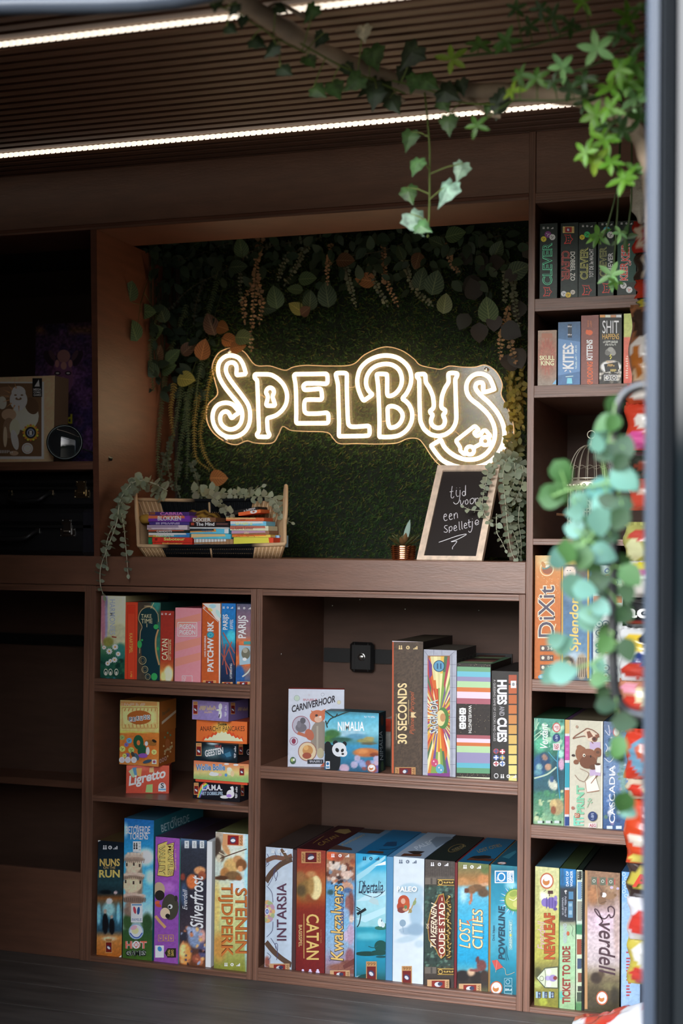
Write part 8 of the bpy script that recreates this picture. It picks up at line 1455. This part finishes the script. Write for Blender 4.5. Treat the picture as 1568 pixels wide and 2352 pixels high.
def ivy(label, stem, leaves, seed, group, cols):
    R = random.Random(seed); ms, ml = MB(), MB(); hang = stem[0][2] == -.62; dp = (lambda x: -.68) if hang else (lambda x: ydep(x) - .035); S = path([(x, y, dp(x)) for x, y, _ in stem], 6); tube(ms, S, .0016, c8('5c6c34'), n=6)
    for px, py, sz, ck in leaves:
        dep = dp(px) + R.uniform(-.03, .01); L = sz / (FOCAL_PX / (dep + 3.3)); c = W(px, py, dep); j = np.argmin(np.linalg.norm(S - c, axis=1))
        a = R.uniform(-1.1, 1.1); d = np.array([math.sin(a), R.uniform(-.35, .1), -math.cos(a)]); b = c - d / np.linalg.norm(d) * L * .4
        tube(ms, [S[j], (S[j] + b) / 2 + [0, 0, .003], b], .0011, c8('76844a'), n=5); ivyleaf(ml, b, d, np.array([R.uniform(-.3, .4), -1, R.uniform(-.1, .5)]), L, var(cols[ck], R, .2))
    t = thing('ivy_vine', label, 'plant', S[0], group); ms.build('stem', M_STEM, t, S[0]); ml.build('foliage', M_IVY, t, S[0])
IC = {'d': c8('26361f'), 'g': c8('3d5a2c'), 'l': c8('8cab94'), 'm': c8('5a8250'), 'w': c8('a8a48c')}
GI = 'ivy vines wound on the branch'
ivy('dark ivy at the upper end of the branch by the first light strip', [(480, 5, -.64), (560, 40, -.66), (640, 90, -.66), (700, 120, -.66)], [(495, 8, 44, 'd'), (535, 22, 40, 'd'), (530, 66, 40, 'd'), (556, 50, 34, 'd'), (592, 98, 46, 'd'), (622, 116, 46, 'd'), (655, 162, 44, 'd'), (645, 20, 36, 'd'), (712, 30, 50, 'g'), (735, 90, 40, 'd')], 701, GI, IC)
ivy('ivy in the middle of the branch with one dry pale leaf', [(690, 100, -.66), (780, 150, -.67), (860, 185, -.67), (930, 215, -.67)], [(712, 140, 44, 'g'), (732, 210, 46, 'g'), (770, 205, 56, 'g'), (812, 190, 54, 'g'), (845, 200, 60, 'd'), (835, 76, 44, 'w'), (858, 132, 66, 'g'), (800, 160, 40, 'd'), (880, 215, 70, 'd'), (860, 225, 54, 'd'), (905, 240, 50, 'd')], 702, GI, IC)
ivy('ivy where the branch crosses the second light strip', [(900, 185, -.66), (980, 205, -.67), (1060, 235, -.67), (1140, 240, -.66)], [(940, 130, 70, 'd'), (925, 170, 46, 'd'), (950, 190, 50, 'g'), (985, 190, 54, 'g'), (1030, 215, 60, 'd'), (1020, 240, 44, 'g'), (1030, 286, 50, 'g'), (1060, 200, 40, 'd'), (1145, 245, 54, 'd'), (1150, 222, 40, 'd'), (1120, 250, 30, 'g')], 703, GI, IC)
ivy('single pale ivy strand hanging down before the niche', [(972, 190, -.62), (980, 260, -.62), (986, 340, -.62), (986, 400, -.62), (986, 470, -.62), (982, 545, -.62)], [(938, 322, 50, 'g'), (955, 382, 46, 'm'), (1057, 393, 46, 'l'), (1024, 444, 66, 'l'), (940, 447, 48, 'g'), (955, 512, 62, 'l'), (972, 522, 44, 'm')], 704, GI, {**IC})
# bright creeper
def creeper(label, stem, leaves, seed, group, dep0):
    R = random.Random(seed); ms, ml = MB(), MB(); S = path([(x, y, dep0) for x, y in stem], 6); tube(ms, S, .0018, c8('3c4a28'), n=6)
    for px, py, r, ck in leaves:
        dep = dep0 + R.uniform(-.05, .03); c = W(px, py, dep); j = np.argmin(np.linalg.norm(S - c, axis=1)); tube(ms, [S[j], (S[j] + c) / 2 + [0, 0, .004], c + [0, .004, 0]], .001, c8('4c6030'), n=4)
        ax_ = np.array([R.uniform(-.5, .6), -1, R.uniform(-.5, .5)]); star(ml, c, ax_ / np.linalg.norm(ax_), r / (FOCAL_PX / (dep + 3.3)), CRC[ck], R)
    t = thing('creeper_vine', label, 'plant', S[0], group); ms.build('stem', M_STEM, t, S[0]); ml.build('foliage', M_CREEP, t, S[0], smooth=True)
CRC = {'g': c8('5c8a2c'), 'd': c8('2f4a20'), 'l': c8('86b878'), 'y': c8('7c9a34'), 'm': c8('4c7430')}
CRC = {k: v * 1.05 for k, v in CRC.items()}
GCR = 'bright green creepers by the door post'
creeper('star leaved creeper reaching furthest along the ceiling', [(1460, 40), (1330, 70), (1200, 110), (1060, 130)], [(1038, 136, 40, 'y'), (1100, 104, 36, 'm'), (1162, 95, 36, 'm'), (1215, 60, 30, 'd'), (1185, 20, 26, 'd'), (1270, 40, 34, 'd'), (1340, 4, 34, 'g'), (1310, 60, 30, 'd'), (1240, 20, 26, 'd')], 711, GCR, -.80)
creeper('star leaved creeper with the biggest pale leaf near the door post', [(1500, 60), (1430, 110), (1360, 150), (1290, 170)], [(1370, 112, 48, 'l'), (1290, 155, 40, 'l'), (1440, 40, 38, 'g'), (1425, 80, 34, 'd'), (1455, 150, 46, 'm'), (1420, 160, 40, 'g'), (1480, 100, 40, 'd'), (1340, 185, 36, 'd'), (1470, 20, 34, 'm')], 712, GCR, -.86)
creeper('star leaved creeper under the end of the second light strip', [(1500, 170), (1400, 210), (1300, 230), (1180, 230)], [(1232, 180, 38, 'm'), (1178, 210, 34, 'y'), (1195, 175, 28, 'm'), (1310, 205, 36, 'd'), (1270, 190, 26, 'd'), (1400, 205, 42, 'g'), (1462, 225, 50, 'l'), (1440, 190, 40, 'g'), (1345, 235, 34, 'd'), (1095, 290, 32, 'm'), (1480, 190, 40, 'g')], 713, GCR, -.84)
creeper('star leaved creeper trailing down before the header board', [(1490, 230), (1420, 270), (1385, 330), (1420, 400), (1440, 430)], [(1366, 264, 46, 'g'), (1400, 250, 38, 'g'), (1388, 322, 42, 'g'), (1362, 372, 44, 'y'), (1345, 350, 34, 'g'), (1400, 375, 36, 'g'), (1434, 412, 44, 'g'), (1455, 390, 30, 'm'), (1430, 300, 34, 'd'), (1470, 270, 40, 'd'), (1395, 290, 30, 'd')], 714, GCR, -.84)
for i, (pts_, lv, lab) in enumerate(((((1424, 192), (1420, 400), (1400, 500), (1384, 545)), [(1376, 540, 34, 'm'), (1366, 546, 22, 'g')], 'small creeper leaf hanging on a cord before the dark dice boxes'), (((1428, 192), (1420, 440), (1414, 540), (1407, 640)), [(1404, 632, 34, 'l'), (1412, 648, 22, 'm')], 'small creeper leaf hanging on the longest cord'), (((1450, 190), (1450, 440), (1445, 500), (1440, 545)), [(1436, 545, 34, 'd'), (1424, 536, 24, 'l')], 'small creeper leaf hanging on a cord nearest the bags'))):
    creeper(lab, pts_, lv, 720 + i, GCR, -.40)
# grab handle and blurred vine at the door
hy = -1.245; HP = [(1500, 884, hy - .01), (1462, 889, hy), (1432, 908, hy), (1416, 945, hy), (1411, 1010, hy), (1409, 1200, hy), (1407, 1450, hy), (1410, 1570, hy), (1424, 1618, hy), (1455, 1640, hy), (1500, 1648, hy - .01)]
gh = thing('grab_handle', 'black metal grab handle at the door post wound with ivy', 'handle', W(1500, 1648, hy))
mb = MB(); tube(mb, path(HP, 8), .0068, n=12); mb.build('tube', M_BLACK, gh, W(1500, 1648, hy), smooth=True)
for py in (884, 1648): q = W(1496, py, hy - .01); mb = MB(); tube(mb, [q, q + [.012, 0, 0]], .013, n=14); mb.build('mount', M_BLACK, gh, W(1500, 1648, hy))
def doorvine(label, stem, leaves, seed):
    R = random.Random(seed); ms, ml = MB(), MB(); S = path([(x, y, hy - .012) for x, y in stem], 6); tube(ms, S, .0014, c8('5c7a44'), n=5)
    for px, py, r, ck in leaves:
        c = W(px, py, hy + R.uniform(-.05, .015)); j = np.argmin(np.linalg.norm(S - c, axis=1)); tube(ms, [S[j], (S[j] + c) / 2 + [0, 0, .003], c], .0009, c8('5c7a44'), n=4)
        a = R.uniform(0, 6.28); d = np.array([math.cos(a), R.uniform(-.3, .2), math.sin(a) * .8 - .3]); L = r / 1690.0 * 1.15
        leaf(ml, c - d / np.linalg.norm(d) * L * .45, d, np.array([R.uniform(-.4, .4), -1, R.uniform(-.1, .6)]), L, L * .82, var(DV[ck], R, .15), .75, R.uniform(-.1, .3), .15, 6, 3)
    t = thing('ivy_vine', label, 'plant', S[0], 'ivy vines on the grab handle'); ms.build('stem', M_STEM, t, S[0]); ml.build('foliage', M_LEAF, t, S[0], smooth=True)
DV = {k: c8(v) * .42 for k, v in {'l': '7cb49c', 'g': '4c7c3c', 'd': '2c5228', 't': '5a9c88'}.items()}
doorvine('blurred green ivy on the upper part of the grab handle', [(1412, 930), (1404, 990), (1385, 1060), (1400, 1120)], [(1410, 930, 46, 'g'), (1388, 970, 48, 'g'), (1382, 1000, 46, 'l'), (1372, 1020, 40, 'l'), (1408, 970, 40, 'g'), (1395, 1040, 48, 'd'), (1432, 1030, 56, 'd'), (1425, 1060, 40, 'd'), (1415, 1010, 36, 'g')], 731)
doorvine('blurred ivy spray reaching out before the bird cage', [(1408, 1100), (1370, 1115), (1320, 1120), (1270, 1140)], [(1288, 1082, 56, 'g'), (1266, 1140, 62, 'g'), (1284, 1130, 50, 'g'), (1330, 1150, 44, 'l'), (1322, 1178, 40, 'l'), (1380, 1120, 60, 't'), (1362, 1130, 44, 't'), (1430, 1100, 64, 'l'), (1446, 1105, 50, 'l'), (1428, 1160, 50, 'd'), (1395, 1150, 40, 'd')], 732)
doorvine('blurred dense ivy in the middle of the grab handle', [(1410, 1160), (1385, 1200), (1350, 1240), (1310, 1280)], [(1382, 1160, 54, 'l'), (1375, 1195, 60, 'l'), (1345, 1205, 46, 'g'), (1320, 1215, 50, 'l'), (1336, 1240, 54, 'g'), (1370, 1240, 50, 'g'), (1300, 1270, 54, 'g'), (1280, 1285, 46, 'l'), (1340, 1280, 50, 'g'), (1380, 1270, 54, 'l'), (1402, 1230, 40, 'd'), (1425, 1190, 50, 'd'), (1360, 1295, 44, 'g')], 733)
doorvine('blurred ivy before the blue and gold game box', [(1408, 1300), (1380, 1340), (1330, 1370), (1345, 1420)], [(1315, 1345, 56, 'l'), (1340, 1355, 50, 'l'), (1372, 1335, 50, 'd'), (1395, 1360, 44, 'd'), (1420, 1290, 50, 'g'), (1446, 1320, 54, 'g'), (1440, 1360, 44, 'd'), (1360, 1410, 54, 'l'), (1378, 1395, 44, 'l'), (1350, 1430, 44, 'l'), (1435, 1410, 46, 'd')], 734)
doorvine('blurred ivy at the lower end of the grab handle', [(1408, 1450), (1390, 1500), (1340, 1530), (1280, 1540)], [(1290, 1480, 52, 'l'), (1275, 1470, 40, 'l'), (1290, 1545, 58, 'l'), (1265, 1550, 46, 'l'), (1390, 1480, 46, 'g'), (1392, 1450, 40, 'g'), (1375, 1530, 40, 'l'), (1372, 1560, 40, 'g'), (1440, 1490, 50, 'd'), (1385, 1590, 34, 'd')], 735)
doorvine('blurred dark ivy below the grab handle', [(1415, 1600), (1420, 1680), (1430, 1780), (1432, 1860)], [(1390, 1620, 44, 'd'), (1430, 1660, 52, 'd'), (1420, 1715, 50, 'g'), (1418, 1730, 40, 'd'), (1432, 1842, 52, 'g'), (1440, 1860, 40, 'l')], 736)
